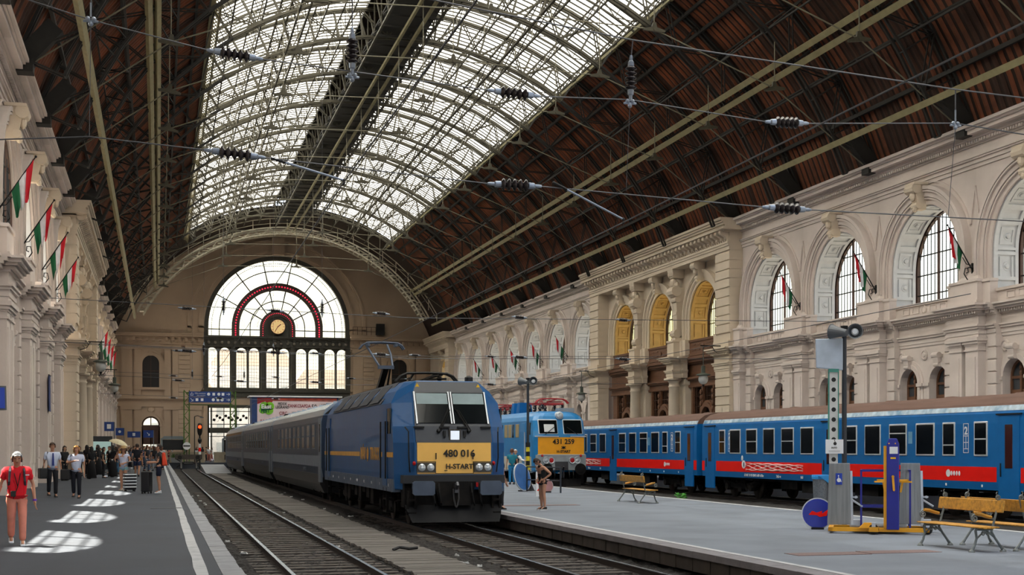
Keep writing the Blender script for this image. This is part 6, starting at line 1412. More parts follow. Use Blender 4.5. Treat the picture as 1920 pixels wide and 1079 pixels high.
MB().tube([(0, .5, .9), (0, .35, 1.25)], .03).lathe([(.2, 1.25), (.22, 1.27), (.2, 1.29)], (0, .35, 0), 14).build('steering_wheel', M_black, tt); s = MB(); r = random.Random(8); [s.ball((r.uniform(-.5, .5), -.85+r.uniform(-.05, .05), 1.0+r.uniform(-.1, .1)), r.uniform(.06, .12), 7, 5) for k in range(9)]; s.build('cargo_cloth', mat('cargo_orange', '#9c5a2a', .8, var=.5, scale=8), tt)
# weeds and litter
t = MB(); r = random.Random(2)
for k in range(60): a = V((r.uniform(-.2, .2), r.uniform(-.15, .15), r.uniform(0, .35))); t.beam(a, a+V((r.uniform(-.12, .12), r.uniform(-.1, .1), r.uniform(-.02, .1))), .08, .01)
o = t.build('weed', mat('weed_green', '#4f9a3a', .7, var=.3)); o.location = (18.6, 45.5, -.45); tag(o, 'small green weed growing behind the single far bench', 'plant')
r = random.Random(9)
for k in range(26):
    x = r.choice([1.6, 4.15, 5.9, 6.1]); y = r.uniform(16, 70); s = MB(); w_ = r.uniform(.04, .1); s.hexa([(-w_, -w_/2, 0), (w_, -w_*.6, 0), (w_*.8, w_/2, 0), (-w_*.9, w_*.6, 0)], [(-w_*.8, -w_/2, .03), (w_*.7, -w_/2, .045), (w_*.6, w_/2, .02), (-w_*.9, w_/3, .05)]); o = s.build('litter_scrap', mat('litter_white', '#c4c6c4', .8)); o.location = (x+r.uniform(-.25, .25), y, -.66); o.rotation_euler = (0, 0, r.uniform(0, 6)); tag(o, 'scrap of pale litter lying on the dark ballast', 'litter', 'litter scraps on the ballast')
s = MB(); s.tube([(-.3, 0, .03), (-.15, .05, .08), (.05, 0, .05), (.25, .08, .06)], .035); o = s.build('hose_piece', M_black); o.location = (5.2, 28.3, -.63); tag(o, 'short piece of black hose on the plank walkway', 'hose')
# ---------------------------------------------------------------- overhead line: span wires, insulators, steady arms
M_wire = mat('wire_grey', '#55575c', .5, metal=.4); M_shed = mat('insulator_shed', '#2b2527', .25, var=.1); M_fit = mat('zinc_fitting', '#8f9aa8', .35, metal=.5)
def insulator(a, b_, label, r=.1, n=5, group=None):
    a, b_ = V(a), V(b_); d = b_-a; L = d.length; t = thing('line_insulator', label, 'insulator', a, group=group)
    t.rotation_euler = d.to_track_quat('Z', 'Y').to_euler()
    q0, q1 = .24*L, .76*L; st = (q1-q0)/n
    for k in range(n):
        z = q0+k*st; MB().lathe([(.04, z), (.05, z+.1*st), (r, z+.45*st), (r*.98, z+.6*st), (.05, z+.8*st), (.04, z+st)], (0, 0, 0), 14).build('shed', M_shed, t, smooth=True)
    MB().lathe([(.02, .0), (.03, .05*L), (.03, .12*L), (.05, .14*L), (.055, .24*L), (.04, .25*L)], (0, 0, 0), 10).build('end_fitting', M_fit if r < .2 else M_black, t)
    MB().lathe([(.04, .75*L), (.055, .76*L), (.05, .86*L), (.03, .88*L), (.03, .95*L), (.02, L)], (0, 0, 0), 10).build('end_fitting', M_fit if r < .2 else M_black, t)
    return t
def wire(pts, label, r=.011, cat='wire', sag=0., name='overhead_wire', m=None):
    P = []
    for a, b_ in zip(pts, pts[1:]):
        a, b_ = V(a), V(b_)
        for k in range(5): q = a.lerp(b_, k/5); q.z -= sag*4*(k/5)*(1-k/5); P.append(q)
    P.append(V(pts[-1])); return tag(MB().tube(P, r, 5).build(name, m or M_wire), label, cat)
def clamp(x, y, z, label):
    t = thing('wire_clamp', label, 'clamp', (x, y, z)); s = MB(); [s.ball((.05*cos(a), 0, .05*sin(a)-.02), .04, 8, 5) for a in (.5, 2.6, 4.7)]; s.cyl((-.11, 0, -.03), (.11, 0, -.03), .02, n=6); s.build('clamp_body', M_fit, t); MB().cyl((0, 0, .04), (0, 0, .25), .015, n=6).build('clamp_hook', M_fit, t)
Y0 = 21
q = lambda x, z: (x, Y0, z)
insulator(q(.72, 7.77), q(1.58, 7.69), 'ribbed insulator on the upper span wire over the left platform edge'); insulator(q(5.2, 7.46), q(6.1, 7.42), 'ribbed insulator on the upper span wire before the roof glass'); insulator(q(10.15, 7.26), q(10.98, 7.28), 'ribbed insulator on the upper span wire over the right platform')
insulator(q(.68, 6.22), q(1.62, 6.15), 'ribbed insulator on the lower span wire at the left edge of the roof glass'); insulator(q(5.2, 5.93), q(6.12, 5.93), 'ribbed insulator on the lower span wire above the right gable corner'); insulator(q(10.1, 5.78), q(11.03, 5.77), 'ribbed insulator on the lower span wire before the right wall cornice')
insulator(q(2.98, 8.3), q(2.98, 7.55), 'hanging vertical insulator above the empty track, left of two'); insulator(q(7.69, 8.22), q(7.68, 7.45), 'hanging vertical insulator before the brown roof boards, right of two')
wire([q(2.98, 9.0), q(2.98, 8.3)], 'short link above the left hanging insulator'); wire([q(7.72, 8.48), q(7.69, 8.2)], 'short link above the right hanging insulator')
clamp(-.99, Y0, 8.1, 'bright wire clamp before the dark left roof'); clamp(13.9, Y0, 7.46, 'bright wire clamp above the right wall cornice'); clamp(7.67, Y0, 7.44, 'bright wire clamp under the right hanging insulator'); clamp(2.98, Y0, 7.54, 'bright wire clamp under the left hanging insulator')
wire([q(-5.2, 8.9), q(-2.6, 8.5), q(-.99, 8.09), q(.72, 7.77)], 'upper span wire from the left wall to the first insulator'); wire([q(1.58, 7.69), q(2.98, 7.6), q(5.2, 7.46)], 'upper span wire between the first and second insulator'); wire([q(6.1, 7.42), q(7.67, 7.47), q(10.15, 7.26)], 'upper span wire between the second and third insulator'); wire([q(10.98, 7.28), q(13.9, 7.47), q(16, 7.3), q(35.8, 6.9)], 'upper span wire from the third insulator to the right wall')
wire([q(-5.2, 9.8), q(2.98, 9.0), q(7.72, 8.48), q(13.9, 8.08), q(16, 8.0), q(35.8, 9.5)], 'highest carrying wire sagging across the hall', .014)
wire([q(13.9, 8.08), q(13.9, 7.5)], 'short link carrying the right bright clamp', .012); wire([q(-.99, 8.0), q(-1.01, 6.32)], 'thin drop wire below the left bright clamp', .006); wire([q(7.67, 7.4), q(7.6, 5.93)], 'thin drop wire below the right hanging insulator', .006); wire([q(13.9, 7.4), q(13.75, 5.76)], 'thin drop wire before the right wall arches', .006); wire([q(-.99, 8.2), q(-.95, 9.3)], 'thin link above the left bright clamp', .008)
wire([q(-5.2, 6.1), q(-2.28, 6.2), q(-1.01, 6.32), q(.68, 6.22)], 'lower span wire from the left wall'); wire([q(1.62, 6.15), q(5.2, 5.93)], 'lower span wire between the first and second insulator'); wire([q(6.12, 5.93), q(10.1, 5.78)], 'lower span wire between the second and third insulator'); wire([q(11.03, 5.77), q(15.4, 5.76), q(35.8, 5.5)], 'lower span wire from the third insulator to the right wall')
def arm(a, b_, label): t = thing('steady_arm', label, 'steady arm', a); d = V(b_)-V(a); MB().cyl((0, 0, 0), d, .018, n=8).build('arm_tube', M_fit, t); MB().ball(d, .03, 6, 4).cyl(d, d+V((0, 0, -.08)), .015).build('wire_grip', M_black, t); MB().cyl(-d*.25, V((0, 0, 0)), .022).build('arm_clevis', M_black, t)
arm(q(1.93, 6.09), q(2.85, 5.86), 'bright steady arm above the empty track'); arm(q(6.56, 5.9), q(7.55, 5.45), 'bright steady arm above the front locomotive')
wire([(2.98, 8, 5.9), (2.85, Y0, 5.84), (3.1, 66, 5.84), (2.9, 138, 5.84)], 'long contact wire running above the empty track', .012); wire([(7.63, 8, 5.5), (7.55, Y0, 5.4), (7.7, 47.0, 5.41), (7.63, 130, 5.3)], 'long contact wire touching the raised pantograph', .012)
wire([(20.3, 30, 5.6), (20.3, 66, 5.4), (20.3, 130, 5.4)], 'contact wire above the older blue locomotive', .012)
for k, Y0 in enumerate((64., 92., 124.)):
    nm = ['first', 'second', 'third'][k]
    for z in (8.2, 6.2):
        wire([q(XL+.3, z+.3), q(12, z-.2), q(XR-.4, z+.2)], 'far %s span wire at %s height across the hall' % (nm, 'upper' if z > 7 else 'lower'), .016)
        for x in (1.3, 5.4, 10.5, 17.5, 23): insulator(q(x-.42, z-.0), q(x+.42, z-.05), 'small far insulator on the %s distant span wire' % nm, .1, 6, 'far span insulators, %s span' % nm)
    for x in (2.98, 7.63): insulator(q(x, z+2.6), q(x, z+1.7), 'small far hanging insulator over the %s distant span' % nm, .12, 6, 'far hanging insulators, %s span' % nm); wire([q(x, z+2.6), q(x, 22)], 'long thin suspension wire at the %s distant span over the %s' % (nm, 'empty track' if x < 5 else 'front locomotive track'), .008)
# ---------------------------------------------------------------- people
def skin_mesh(verts, edges, radii, root, sub=1, fix=None):
    me = bpy.data.meshes.new('s'); me.from_pydata(verts, edges, []); o = bpy.data.objects.new('s', me); COL.objects.link(o)
    o.modifiers.new('skin', 'SKIN').use_smooth_shade = True
    sv = me.skin_vertices[0].data
    for i, r in enumerate(radii): sv[i].radius = (r, r) if not isinstance(r, tuple) else r; sv[i].use_root = (i == root)
    if sub: m = o.modifiers.new('sub', 'SUBSURF'); m.levels = sub; m.render_levels = sub
    dg = bpy.context.evaluated_depsgraph_get(); dg.update()
    out = bpy.data.meshes.new_from_object(o.evaluated_get(dg)); bpy.data.objects.remove(o); bpy.data.meshes.remove(me)
    if fix:
        for v in out.vertices: v.co = fix(v.co)
    return out
SKN = {'fair': '#c99a80', 'tan': '#bd8a6e', 'olive': '#c4997c'}
def person(label, loc, rz, h, top, bottom, skin='fair', hair='#3a2a20', hairlen=.0, shorts=False, sleeve=.55, shoe='#1c1c1e', arms=None, stride=0., lean=0., nod=0., hands=True, extra=None, skirt=False, group=None, sole=None, bulk=1.):
    t = thing('person', label, 'person', loc, rz, group)
    ms = mat('skin_'+skin, SKN[skin], .6, var=.04); mt = mat('cloth_'+top, top, .85, var=.1, scale=6, bump=.3, bscale=9); mb_ = mat('cloth_'+bottom, bottom, .85, var=.1, scale=6, bump=.3, bscale=9); mh = mat('hair_'+hair, hair, .7, var=.3, scale=20, bump=.5, bscale=40)
    L = lambda p: V(p)*h
    def bend(p):      # lean the upper body about the hips
        p = V(p)
        if p.z > .53: d = p-V((0, 0, .53)); p = V((0, 0, .53))+MX.Rotation(lean, 3, 'X') @ d
        return p
    J = {'pel': (0, 0, .53), 'wst': (0, 0, .60), 'chs': (0, .005, .72), 'nck': (0, .01, .815), 'nk2': (0, 0, .85)}
    J = {k: bend(v) for k, v in J.items()}
    hb = J['nk2']; hr = MX.Rotation(lean+nod, 3, 'X')
    HD = lambda p: hb+hr @ V(p)
    J['jaw'] = HD((0, -.022, .035)); J['mid'] = HD((0, -.008, .075)); J['crn'] = HD((0, .006, .115))
    A = arms or {}
    for s_, sx in (('L', -1), ('R', 1)):
        J['sh'+s_] = bend((sx*.098, .0, .79)); a = A.get(s_, {})
        J['el'+s_] = V(a['el']) if 'el' in a else bend((sx*.135, .015, .625)); J['wr'+s_] = V(a['wr']) if 'wr' in a else bend((sx*.145, -.035, .49))
        st = stride*sx
        J['hp'+s_] = V((sx*.05, 0, .50)); J['kn'+s_] = V((sx*.055, -.012-st*.5, .285)); J['an'+s_] = V((sx*.055, .012-st+(abs(st)*.3 if st < 0 else 0), .05+(.03 if st < 0 else 0)))
    ids, vs, rs, es = {}, [], [], []
    def add(k, r, par=None):
        ids[k] = len(vs); vs.append(J[k]*h); rs.append(r*h)
        if par: es.append((ids[par], ids[k]))
    add('pel', .068); add('wst', .064, 'pel'); add('chs', .072, 'wst'); add('nck', .036, 'chs'); add('nk2', .03, 'nck'); add('jaw', .038, 'nk2'); add('mid', .05, 'jaw'); add('crn', .042, 'mid')
    for s_ in 'LR':
        add('sh'+s_, .036, 'chs'); add('el'+s_, .024, 'sh'+s_); add('wr'+s_, .016, 'el'+s_)
        d = (J['wr'+s_]-J['el'+s_]).normalized(); J['pa'+s_] = J['wr'+s_]+d*.045; add('pa'+s_, .019, 'wr'+s_)
        if hands:
            sd_ = d.cross(V((0, 1, 0))); sd_ = sd_.normalized() if sd_.length > .1 else V((1, 0, 0)); nn = sd_.cross(d)
            fr_ = V((0, -1, 0)) if abs(d.y) < .7 else V((0, 0, -1))
            fr_ = (fr_-d*fr_.dot(d)).normalized()
            cu = d.cross(fr_)*(1 if s_ == 'L' else -1)
            for k, ln in enumerate((.05, .056, .052, .042)):
                o = fr_*(.015-.01*k); f1 = 'f%s%d' % (s_, k); J[f1] = J['pa'+s_]+d*.018+o; J[f1+'b'] = J['pa'+s_]+d*(.018+ln*.6)+o*1.1+cu*.004; J[f1+'c'] = J['pa'+s_]+d*(.018+ln*.9)+o*1.1+cu*.016
                add(f1, .0058, 'pa'+s_); add(f1+'b', .0052, f1); add(f1+'c', .0045, f1+'b')
            J['t'+s_] = J['wr'+s_]+d*.03+fr_*.026; J['t'+s_+'b'] = J['wr'+s_]+d*.06+fr_*.034+cu*.006; add('t'+s_, .0068, 'pa'+s_); add('t'+s_+'b', .0055, 't'+s_)
        add('hp'+s_, .054, 'pel'); add('kn'+s_, .036, 'hp'+s_)
        J['cf'+s_] = J['kn'+s_].lerp(J['an'+s_], .3)+V((0, .008, 0)); add('cf'+s_, .034, 'kn'+s_); add('an'+s_, .02, 'cf'+s_); J['to'+s_] = J['an'+s_]+V((0, -.08, -.03)); add('to'+s_, .018, 'an'+s_)
    cz = J['chs']*h
    def fix(c):
        if abs(c.x) < .14*h and .46*h < c.z < .84*h:
            return V((c.x*1.12, cz.y*(c.z/h-.53)/.2+(c.y-cz.y*(c.z/h-.53)/.2)*.8 if lean == 0 else c.y, c.z))
        return c
    me = skin_mesh(vs, es, rs, 0, 1, fix); me.materials.clear(); me.materials.append(ms); body = put('body', me, t)
    # clothing grown on the same joints
    def cloth(nm, keys, rad, m_):
        i2, v2, r2, e2 = {}, [], [], []
        for k, par in keys:
            i2[k] = len(v2); v2.append((J[k] if isinstance(k, str) else k)*h); r2.append(rad[k]*h)
            if par: e2.append((i2[par], i2[k]))
        m2 = skin_mesh(v2, e2, r2, 0, 1, fix); m2.materials.clear(); m2.materials.append(m_); return put(nm, m2, t)
    for s_ in 'LR':
        J['hm'+s_] = J['sh'+s_].lerp(J['el'+s_], sleeve) if sleeve <= 1 else J['el'+s_].lerp(J['wr'+s_], min(.95, sleeve-1))
        J['hem'+s_] = J['hp'+s_].lerp(J['kn'+s_], .8 if shorts is True else (shorts or .8))
    J['btm'] = J['pel']+V((0, 0, -.05))
    keys = [('wst', None), ('pel', 'wst'), ('btm', 'pel'), ('chs', 'wst'), ('nck', 'chs')]; rad = {'wst': .073, 'pel': .08, 'btm': .08, 'chs': .08, 'nck': .04}
    for s_ in 'LR':
        keys += [('sh'+s_, 'chs')]; rad['sh'+s_] = .043
        if sleeve > .05:
            if sleeve > 1: keys += [('el'+s_, 'sh'+s_), ('hm'+s_, 'el'+s_)]; rad['el'+s_] = .031; rad['hm'+s_] = .025
            else: keys += [('hm'+s_, 'sh'+s_)]; rad['hm'+s_] = .038
    cloth('shirt', keys, {k: v*bulk for k, v in rad.items()}, mt)
    if skirt: 
        s = MB(); s.lathe([(.08*h, .56*h), (.1*h, .48*h), (.15*h, .03*h), (.14*h, .025*h)], (0, 0, 0), 16); s.build('skirt', mb_, t, smooth=True)
    else:
        J['wsb'] = J['wst'].lerp(J['pel'], .25); keys = [('pel', None), ('wsb', 'pel')]; rad = {'pel': .07, 'wsb': .066}
        for s_ in 'LR':
            keys += [('hp'+s_, 'pel')]; rad['hp'+s_] = .06
            if shorts: keys += [('hem'+s_, 'hp'+s_)]; rad['hem'+s_] = .058
            else: keys += [('kn'+s_, 'hp'+s_), ('cf'+s_, 'kn'+s_), ('an'+s_, 'cf'+s_)]; rad['kn'+s_] = .044; rad['cf'+s_] = .041; rad['an'+s_] = .037
        cloth('shorts' if shorts else 'trousers', keys, rad, mb_)
    mso = mat('shoe_'+shoe, shoe, .6, var=.05)
    for s_ in 'LR':
        a = J['an'+s_]*h; zz = max(0, a.z-.055*h); s = MB(); w_ = .026*h
        s.hexa([(-w_, -.105*h, 0), (w_, -.105*h, 0), (w_, .04*h, 0), (-w_, .04*h, 0)], [(-w_*.9, -.1*h, .022*h), (w_*.9, -.1*h, .022*h), (w_, .04*h, .03*h), (-w_, .04*h, .03*h)]); s.hexa([(-w_, -.07*h, .022*h), (w_, -.07*h, .022*h), (w_, .038*h, .028*h), (-w_, .038*h, .028*h)], [(-w_*.8, -.02*h, .055*h), (w_*.8, -.02*h, .055*h), (w_*.85, .035*h, .062*h), (-w_*.85, .035*h, .062*h)])
        sh = bevel(s.build('shoe', mso, t, loc=(a.x, a.y, zz)), .012*h); 
        if sole: MB().box(-w_*1.05, w_*1.05, -.108*h, .044*h, -.0, .014*h).build('sole', mat('shoe_'+sole, sole), sh)
    # head: nose, ears, eyes, mouth, hair
    mid = J['mid']*h; HR = lambda p: mid+hr @ (V(p)*h)
    s = MB(); s.hexa([HR((-.009, -.05, -.018)), HR((.009, -.05, -.018)), HR((.006, -.068, -.016)), HR((-.006, -.068, -.016))], [HR((-.004, -.046, .012)), HR((.004, -.046, .012)), HR((.003, -.052, .012)), HR((-.003, -.052, .012))]); s.build('nose', ms, body)
    for sx in (-1, 1): MB().ball(HR((sx*.053, 0, -.003)), (.008*h, .014*h, .02*h), 6, 5).build('ear', ms, body); MB().ball(HR((sx*.02, -.047, .01)), (.008*h, .006*h, .005*h), 6, 4).build('eye', M_ink, body)
    MB().ball(HR((0, -.05, -.034)), (.015*h, .006*h, .004*h), 6, 4).build('mouth', mat('lip', '#8f4a42'), body)
    if hairlen is not None:
        hv = []; fs = []; nu, nv = 18, 8
        for j in range(nv+1):
            ph = pi*.74*j/nv; sp = sin(min(ph, pi/2)); low = j/nv
            for i in range(nu):
                a = 2*pi*i/nu; x, y = cos(a), sin(a); tt = min(1, max(0, (y*max(sp, .3)+.62)/.5)); tt = tt*tt*(3-2*tt)
                z = max(.06*cos(ph)+.01, .036+.006*sin(a*7)-tt*.075); z -= hairlen*tt*low*low*(.75+.25*y)
                r_ = .0545*sp*(1+.03*sin(7*a+2*j)+.03*sin(11*a-j))*(1+.5*hairlen*low)
                hv.append(HR((x*r_, y*r_*1.08+.007, z+.003)))
        for j in range(nv): fs += [(j*nu+i, (j+1)*nu+i, (j+1)*nu+(i+1) % nu, j*nu+(i+1) % nu) for i in range(nu)]
        MB().add(hv, fs).build('hair', mh, t, smooth=True)
    if extra: extra(t, h, J, HR)
    return t
def strap_bag(c1, size, at, strapc=None):
    def f(t, h, J, HR):
        x, y, z = at; w_, d_, g_ = size; bevel(MB().box(x-w_, x+w_, y-d_, y+d_, z-g_, z+g_).build('shoulder_bag', mat('bag_'+c1, c1, .6), t), .03)
        MB().tube([V((x, y, z+g_)), J['shL']*h+V((.02, -.05, .06)) if x < 0 else J['shR']*h+V((-.02, -.05, .06)), V((0, .09, z+g_*2))], .014, 5).build('bag_strap', mat('bag_'+c1, c1), t)
    return f
def backpack(c, straps='#2b2f3a', trim=None):
    def f(t, h, J, HR):
        b_ = bevel(MB().hexa([(-.16, .1, .55*h), (.16, .1, .55*h), (.15, .3, .56*h), (-.15, .3, .56*h)], [(-.14, .09, .82*h), (.14, .09, .82*h), (.1, .2, .83*h), (-.1, .2, .83*h)]).build('backpack', mat('pack_'+c, c, .6), t), .05, 3)
        MB().hexa([(-.12, .3, .56*h), (.12, .3, .56*h), (.11, .34, .57*h), (-.11, .34, .57*h)], [(-.1, .27, .68*h), (.1, .27, .68*h), (.09, .3, .68*h), (-.09, .3, .68*h)]).build('pack_pocket', mat('pack_dark', '#2a2324'), b_)
        for sx in (-1, 1): MB().tube([(sx*.1, .12, .8*h), (sx*.1, .02, .835*h), (sx*.11, -.1, .78*h), (sx*.12, -.125, .68*h), (sx*.13, .0, .6*h)], .02, 5).build('pack_strap', mat('strap_'+straps, straps), t)
    return f
def both(*fs): return lambda *a: [f(*a) for f in fs]
def lanyard(t, h, J, HR):
    c = J['nck']*h; s = MB(); s.tube([c+V((-.05, .02, .02)), c+V((-.04, -.09, -.1)), c+V((.01, -.15, -.3)), c+V((-.06, -.16, -.5))], .007, 4); s.tube([c+V((.05, .02, .02)), c+V((.05, -.09, -.1)), c+V((.01, -.15, -.3))], .007, 4); s.build('lanyard', M_ink, t); bevel(MB().box(-.1, -.02, -.19, -.16, .52*h, .58*h).build('camera_pouch', M_ink, t), .01)
    w_ = J['wrR']*h; MB().lathe([(.034, -.015), (.034, .015)], w_, 10).build('wrist_watch', mat('watch_purple', '#6a3bb5'), t); MB().box(.1*h-.03, .1*h+.03, -.15, -.145, .74*h, .75*h).build('shirt_print', M_wht, t)
def tie(t, h, J, HR):
    MB().hexa([(-.04, -.135, .57*h), (.04, -.135, .57*h), (.03, -.125, .57*h), (-.03, -.125, .57*h)], [(-.022, -.115, .8*h), (.022, -.115, .8*h), (.02, -.1, .8*h), (-.02, -.1, .8*h)]).build('tie', mat('tie_blue', '#17307e'), t)
    s = MB(); [s.tube([HR((sx*.02+.016*cos(a), -.053, .01+.012*sin(a))) for a in [2*pi*k/8 for k in range(9)]], .003, 4) for sx in (-1, 1)]; s.build('glasses', M_ink, t)
def hat(c):
    def f(t, h, J, HR):
        s = MB(); p = HR((0, .005, .03)); s.lathe([(.1*h, -.004*h), (.1*h, .002*h), (.058*h, .006*h), (.052*h, .05*h), (.02*h, .06*h)], p, 16); s.build('sun_hat', mat('hat_'+c, c), t)
    return f
person('grey haired woman in red shirt and salmon trousers walking towards the viewer', (-2.24, 23.04, 0), .12, 1.56, '#e01528', '#e8927c', 'tan', '#808388', .03, bulk=1.2, sleeve=.62, shoe='#e8eef4', stride=.06, nod=.28, extra=both(lanyard, backpack('#3d4152')), arms={'L': {'el': (-.165, .02, .63), 'wr': (-.2, -.03, .5)}, 'R': {'el': (.16, .03, .63), 'wr': (.175, -.02, .48)}})
person('balding man in white shirt and blue tie carrying a black bag', (-3.34, 45.54, 0), .25, 1.8, '#ccd6ec', '#14161f', 'tan', '#4a3a30', -.0, sleeve=.75, stride=.03, extra=both(tie, strap_bag('#14161a', (.12, .2, .17), (-.3, .02, .78))))
person('blonde woman in white uniform shirt pointing while walking beside the man with tie', (-2.53, 44.37, 0), -.1, 1.7, '#c9d3ea', '#131520', 'tan', '#c98f45', .05, sleeve=.7, stride=.03, extra=strap_bag('#121317', (.14, .2, .17), (-.32, .0, .76)), arms={'L': {'el': (-.17, -.05, .66), 'wr': (-.02, -.17, .7)}})
person('young woman in white top and turquoise shorts with straw hat beside the striped suitcase', (-1.26, 51.7, 0), -.5, 1.68, '#ced6ee', '#7fb5bf', 'tan', '#5a3a22', .09, shorts=.35, sleeve=.3, shoe='#d7d2c6', arms={'L': {'el': (-.16, -.1, .72), 'wr': (-.04, -.15, .88)}, 'R': {'el': (.16, .0, .66), 'wr': (.08, -.16, .62)}}, extra=hat('#b89a6a'))
person('young man with orange backpack, dark shirt and navy shorts standing in profile', (.02, 48.3, 0), -pi/2, 1.76, '#1a2026', '#141a33', 'tan', '#2a1c16', -.0, shorts=True, sleeve=.6, shoe='#e3e9ee', arms={'L': {'el': (-.13, -.03, .63), 'wr': (-.08, -.2, .63)}, 'R': {'el': (.13, -.03, .63), 'wr': (.07, -.2, .62)}}, extra=backpack('#e2431c'))
person('man in navy shirt and blue shorts walking away towards the end wall', (-1.12, 75, 0), pi-.1, 1.86, '#10131e', '#17284a', 'tan', '#2a1c16', -.0, shorts=True, sleeve=.55, stride=.08)
person('girl in black top and shorts looking down with hands on hips', (11.11, 38.0, PZ), -pi/2+.25, 1.64, '#0d0d11', '#0b0b10', 'tan', '#2a1a14', .03, shorts=.35, sleeve=0, shoe='#16161a', sole='#e8e8e8', lean=.2, nod=.75, arms={'L': {'el': (-.2, .06, .66), 'wr': (-.1, -.04, .565)}, 'R': {'el': (.2, .06, .66), 'wr': (.1, -.04, .565)}})
person('worker in teal checked shirt and blue trousers seen from behind', (17.43, 65.2, PZ), pi-.1, 1.85, '#1f7d92', '#1c79b0', 'tan', '#5a3422', .02, sleeve=.6, shoe='#1f2a33', hands=True)
person('white haired worker in dark vest with white sleeves reaching to the striped pole', (17.72, 65.6, PZ), -.4, 1.8, '#1a2230', '#2a5f8a', 'fair', '#cfcfcf', .0, sleeve=.1, arms={'R': {'el': (.19, -.04, .69), 'wr': (.29, -.1, .67)}}, extra=lambda t, h, J, HR: [MB().tube([J['sh'+s_]*h, J['el'+s_]*h, (J['el'+s_]*.2+J['wr'+s_]*.8)*h], [.05*h, .034*h, .026*h], 8).build('white_sleeve', M_wht, t) for s_ in 'LR'])
person('person in dark trousers half hidden behind the front locomotive', (9.92, 38.7, PZ), .6, 1.75, '#1b1e2a', '#14151b', 'fair', '#2a2018', .0, stride=.04)
# suitcases
def suitcase(x, y, rz, w_, d_, h, c, label, stripes=False):
    t = thing('suitcase', label, 'suitcase', (x, y, 0), rz); bevel(MB().box(-w_/2, w_/2, -d_/2, d_/2, .06, h).build('shell', mat('case_'+c, c, .5), t), .04, 3)
    if stripes:
        for k in range(5): MB().box(-w_/2-.006, w_/2+.006, -d_/2-.006, d_/2+.006, .15+k*.115, .19+k*.115).build('white_stripe', M_wht, t)
    for sx in (-w_/2+.06, w_/2-.06):
        for sy in (-d_/2+.04, d_/2-.04): MB().cyl((sx-.02, sy, .03), (sx+.02, sy, .03), .03, n=10).build('wheel', M_black, t)
    s = MB(); [s.cyl((x_, 0, h), (x_, 0, h+.42), .012, n=6) for x_ in (-.1, .1)]; s.cyl((-.12, 0, h+.42), (.12, 0, h+.42), .018, n=6); s.build('pull_handle', M_post, t)
suitcase(-1.02, 50.9, .3, .42, .26, .68, '#15151a', 'black suitcase with white bands before the woman in turquoise shorts', True)
suitcase(-.4, 48.4, 1.3, .45, .3, .78, '#101116', 'plain black suitcase before the young man with orange backpack')
# the crowd: a few figures, copied and re-dressed
CR = []
for k, kw in enumerate((dict(top='#101014', bottom='#121218', hair='#1c1410', hairlen=.1), dict(top='#15151b', bottom='#101018', hair='#2a1a12', hairlen=.0, sleeve=.6), dict(top='#0f0f14', bottom='#0f0f14', hair='#120e0c', hairlen=.12, sleeve=1.9, skirt=True), dict(top='#b9423a', bottom='#4d7fa8', hair='#3b2618', hairlen=.1, sleeve=.4), dict(top='#c9ced8', bottom='#3a2f2a', hair='#4a3322', hairlen=.02, shorts=True, sleeve=.6))):
    CR.append(person('x', (0, 0, 0), 0, 1.7, skin='tan' if k % 2 else 'olive', hands=False, stride=.02*k, arms={'R': {'el': (.15, .0, .65), 'wr': (.06, -.16, .68+.02*k)}} if k in (1, 4) else None, **kw))
used = [False]*5
r = random.Random(21); PAL = ['#17181f', '#20222c', '#6d2b2b', '#8d959e', '#31455f', '#c7cbd0', '#b7802a', '#0f1015', '#4a5a3a', '#a8574a', '#27375a']
CN = {'#17181f': 'black', '#20222c': 'charcoal', '#6d2b2b': 'maroon', '#8d959e': 'grey', '#31455f': 'slate blue', '#c7cbd0': 'pale grey', '#b7802a': 'mustard', '#0f1015': 'black', '#4a5a3a': 'olive', '#a8574a': 'brick red', '#27375a': 'navy'}
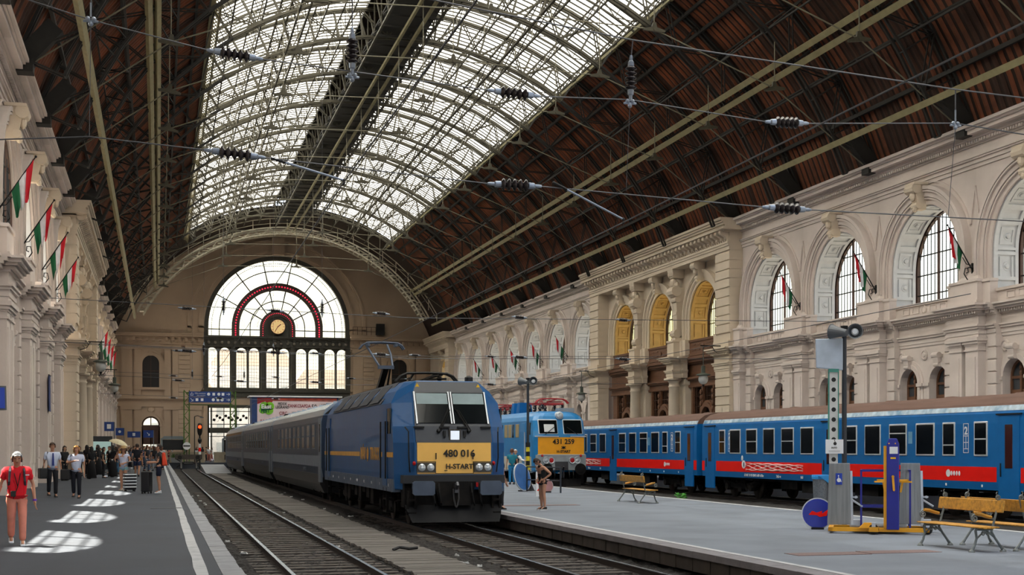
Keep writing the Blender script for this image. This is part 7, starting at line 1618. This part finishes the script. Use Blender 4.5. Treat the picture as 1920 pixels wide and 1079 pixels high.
def crowd(k, x, y, rz, label, group, recol=False, sc=1., z=0):
    o = CR[k] if not used[k] else dup(CR[k]); used[k] = True
    o.location = (x, y, z); o.rotation_euler = (0, 0, rz); o.scale = (sc, sc, sc); tag(o, label, 'person', group)
    nm_ = {}
    if recol:
        for ch in o.children:
            n = ch.name.split('.')[0]
            if n in ('shirt', 'trousers', 'shorts', 'skirt') and ch.material_slots:
                c = r.choice(PAL); nm_[n] = CN[c]; ch.material_slots[0].link = 'OBJECT'; ch.material_slots[0].material = mat('cloth_'+c, c, .85, var=.1, scale=6, bump=.3, bscale=9)
        o['label'] = 'distant traveller in %s top and %s %s %s' % (nm_.get('shirt', 'dark'), *[(v, n) for n, v in nm_.items() if n != 'shirt'][0], 'on the concourse' if y > 153 else 'on the left platform')
    return o
for i in range(15):
    k = [0, 1, 2, 0, 2, 1, 0, 2, 1, 3, 0, 2, 1, 0, 1][i]; x = -4.35+(i % 5)*.5+r.uniform(-.15, .15); y = 68+(i//5)*9+(i % 5)*2.2+r.uniform(-.8, .8)
    crowd(k, x, y, r.uniform(-2.6, 2.6), '%s, %s of dark crowd, %s from the wall' % (['long haired person in black', 'short haired person in dark shirt', 'person in long black dress'][k], ['near row', 'middle row', 'far row'][i//5], ordn[i % 5]) if k != 3 else 'person in red top and blue jeans among the dark clothed crowd', 'dark clothed crowd along the left wall', False, r.uniform(.96, 1.08))
crowd(4, -2.0, 84, .6, 'person in pale shirt standing in the crowd under the umbrella', None)
for i in range(46): crowd(i % 5, r.uniform(-4.2, .3), r.uniform(92, 148), r.uniform(-3, 3), 'distant traveller on the left platform beyond the umbrella', 'distant travellers on the left platform', True, r.uniform(.94, 1.08))
for i in range(44): crowd(i % 5, r.uniform(-4, 20), r.uniform(157, 172), r.uniform(-3, 3), 'distant traveller on the concourse before the end wall', 'distant travellers on the concourse', True, r.uniform(.94, 1.08))
um = thing('umbrella', 'open cream umbrella held above the crowd', 'umbrella', (-2.6, 84.2, 1.1), 0); s = MB(); vs = []; fs = []; n = 16
for j in range(6):
    for i in range(n):
        a = 2*pi*i/n; rr = 1.0*sin(j/5*1.15)/sin(1.15)*(1-.05*(i % 2)*(j/5)); vs.append((rr*cos(a), rr*sin(a), 1.3+.55*cos(j/5*1.35)))
for j in range(5): fs += [(j*n+i, j*n+(i+1) % n, (j+1)*n+(i+1) % n, (j+1)*n+i) for i in range(n)]
um.scale = (.58, .58, .58); um.rotation_euler = (.1, .3, 0); MB().add(vs, fs).build('canopy', mat('umbrella_cream', '#d9cfae', .8), um, smooth=False); MB().cyl((0, 0, -.1), (0, 0, 1.9), .012).build('shaft', M_post, um); MB().tube([(0, 0, -.1), (0, 0, -.16), (.03, 0, -.2), (.06, 0, -.17)], .015).build('handle', M_brown, um)
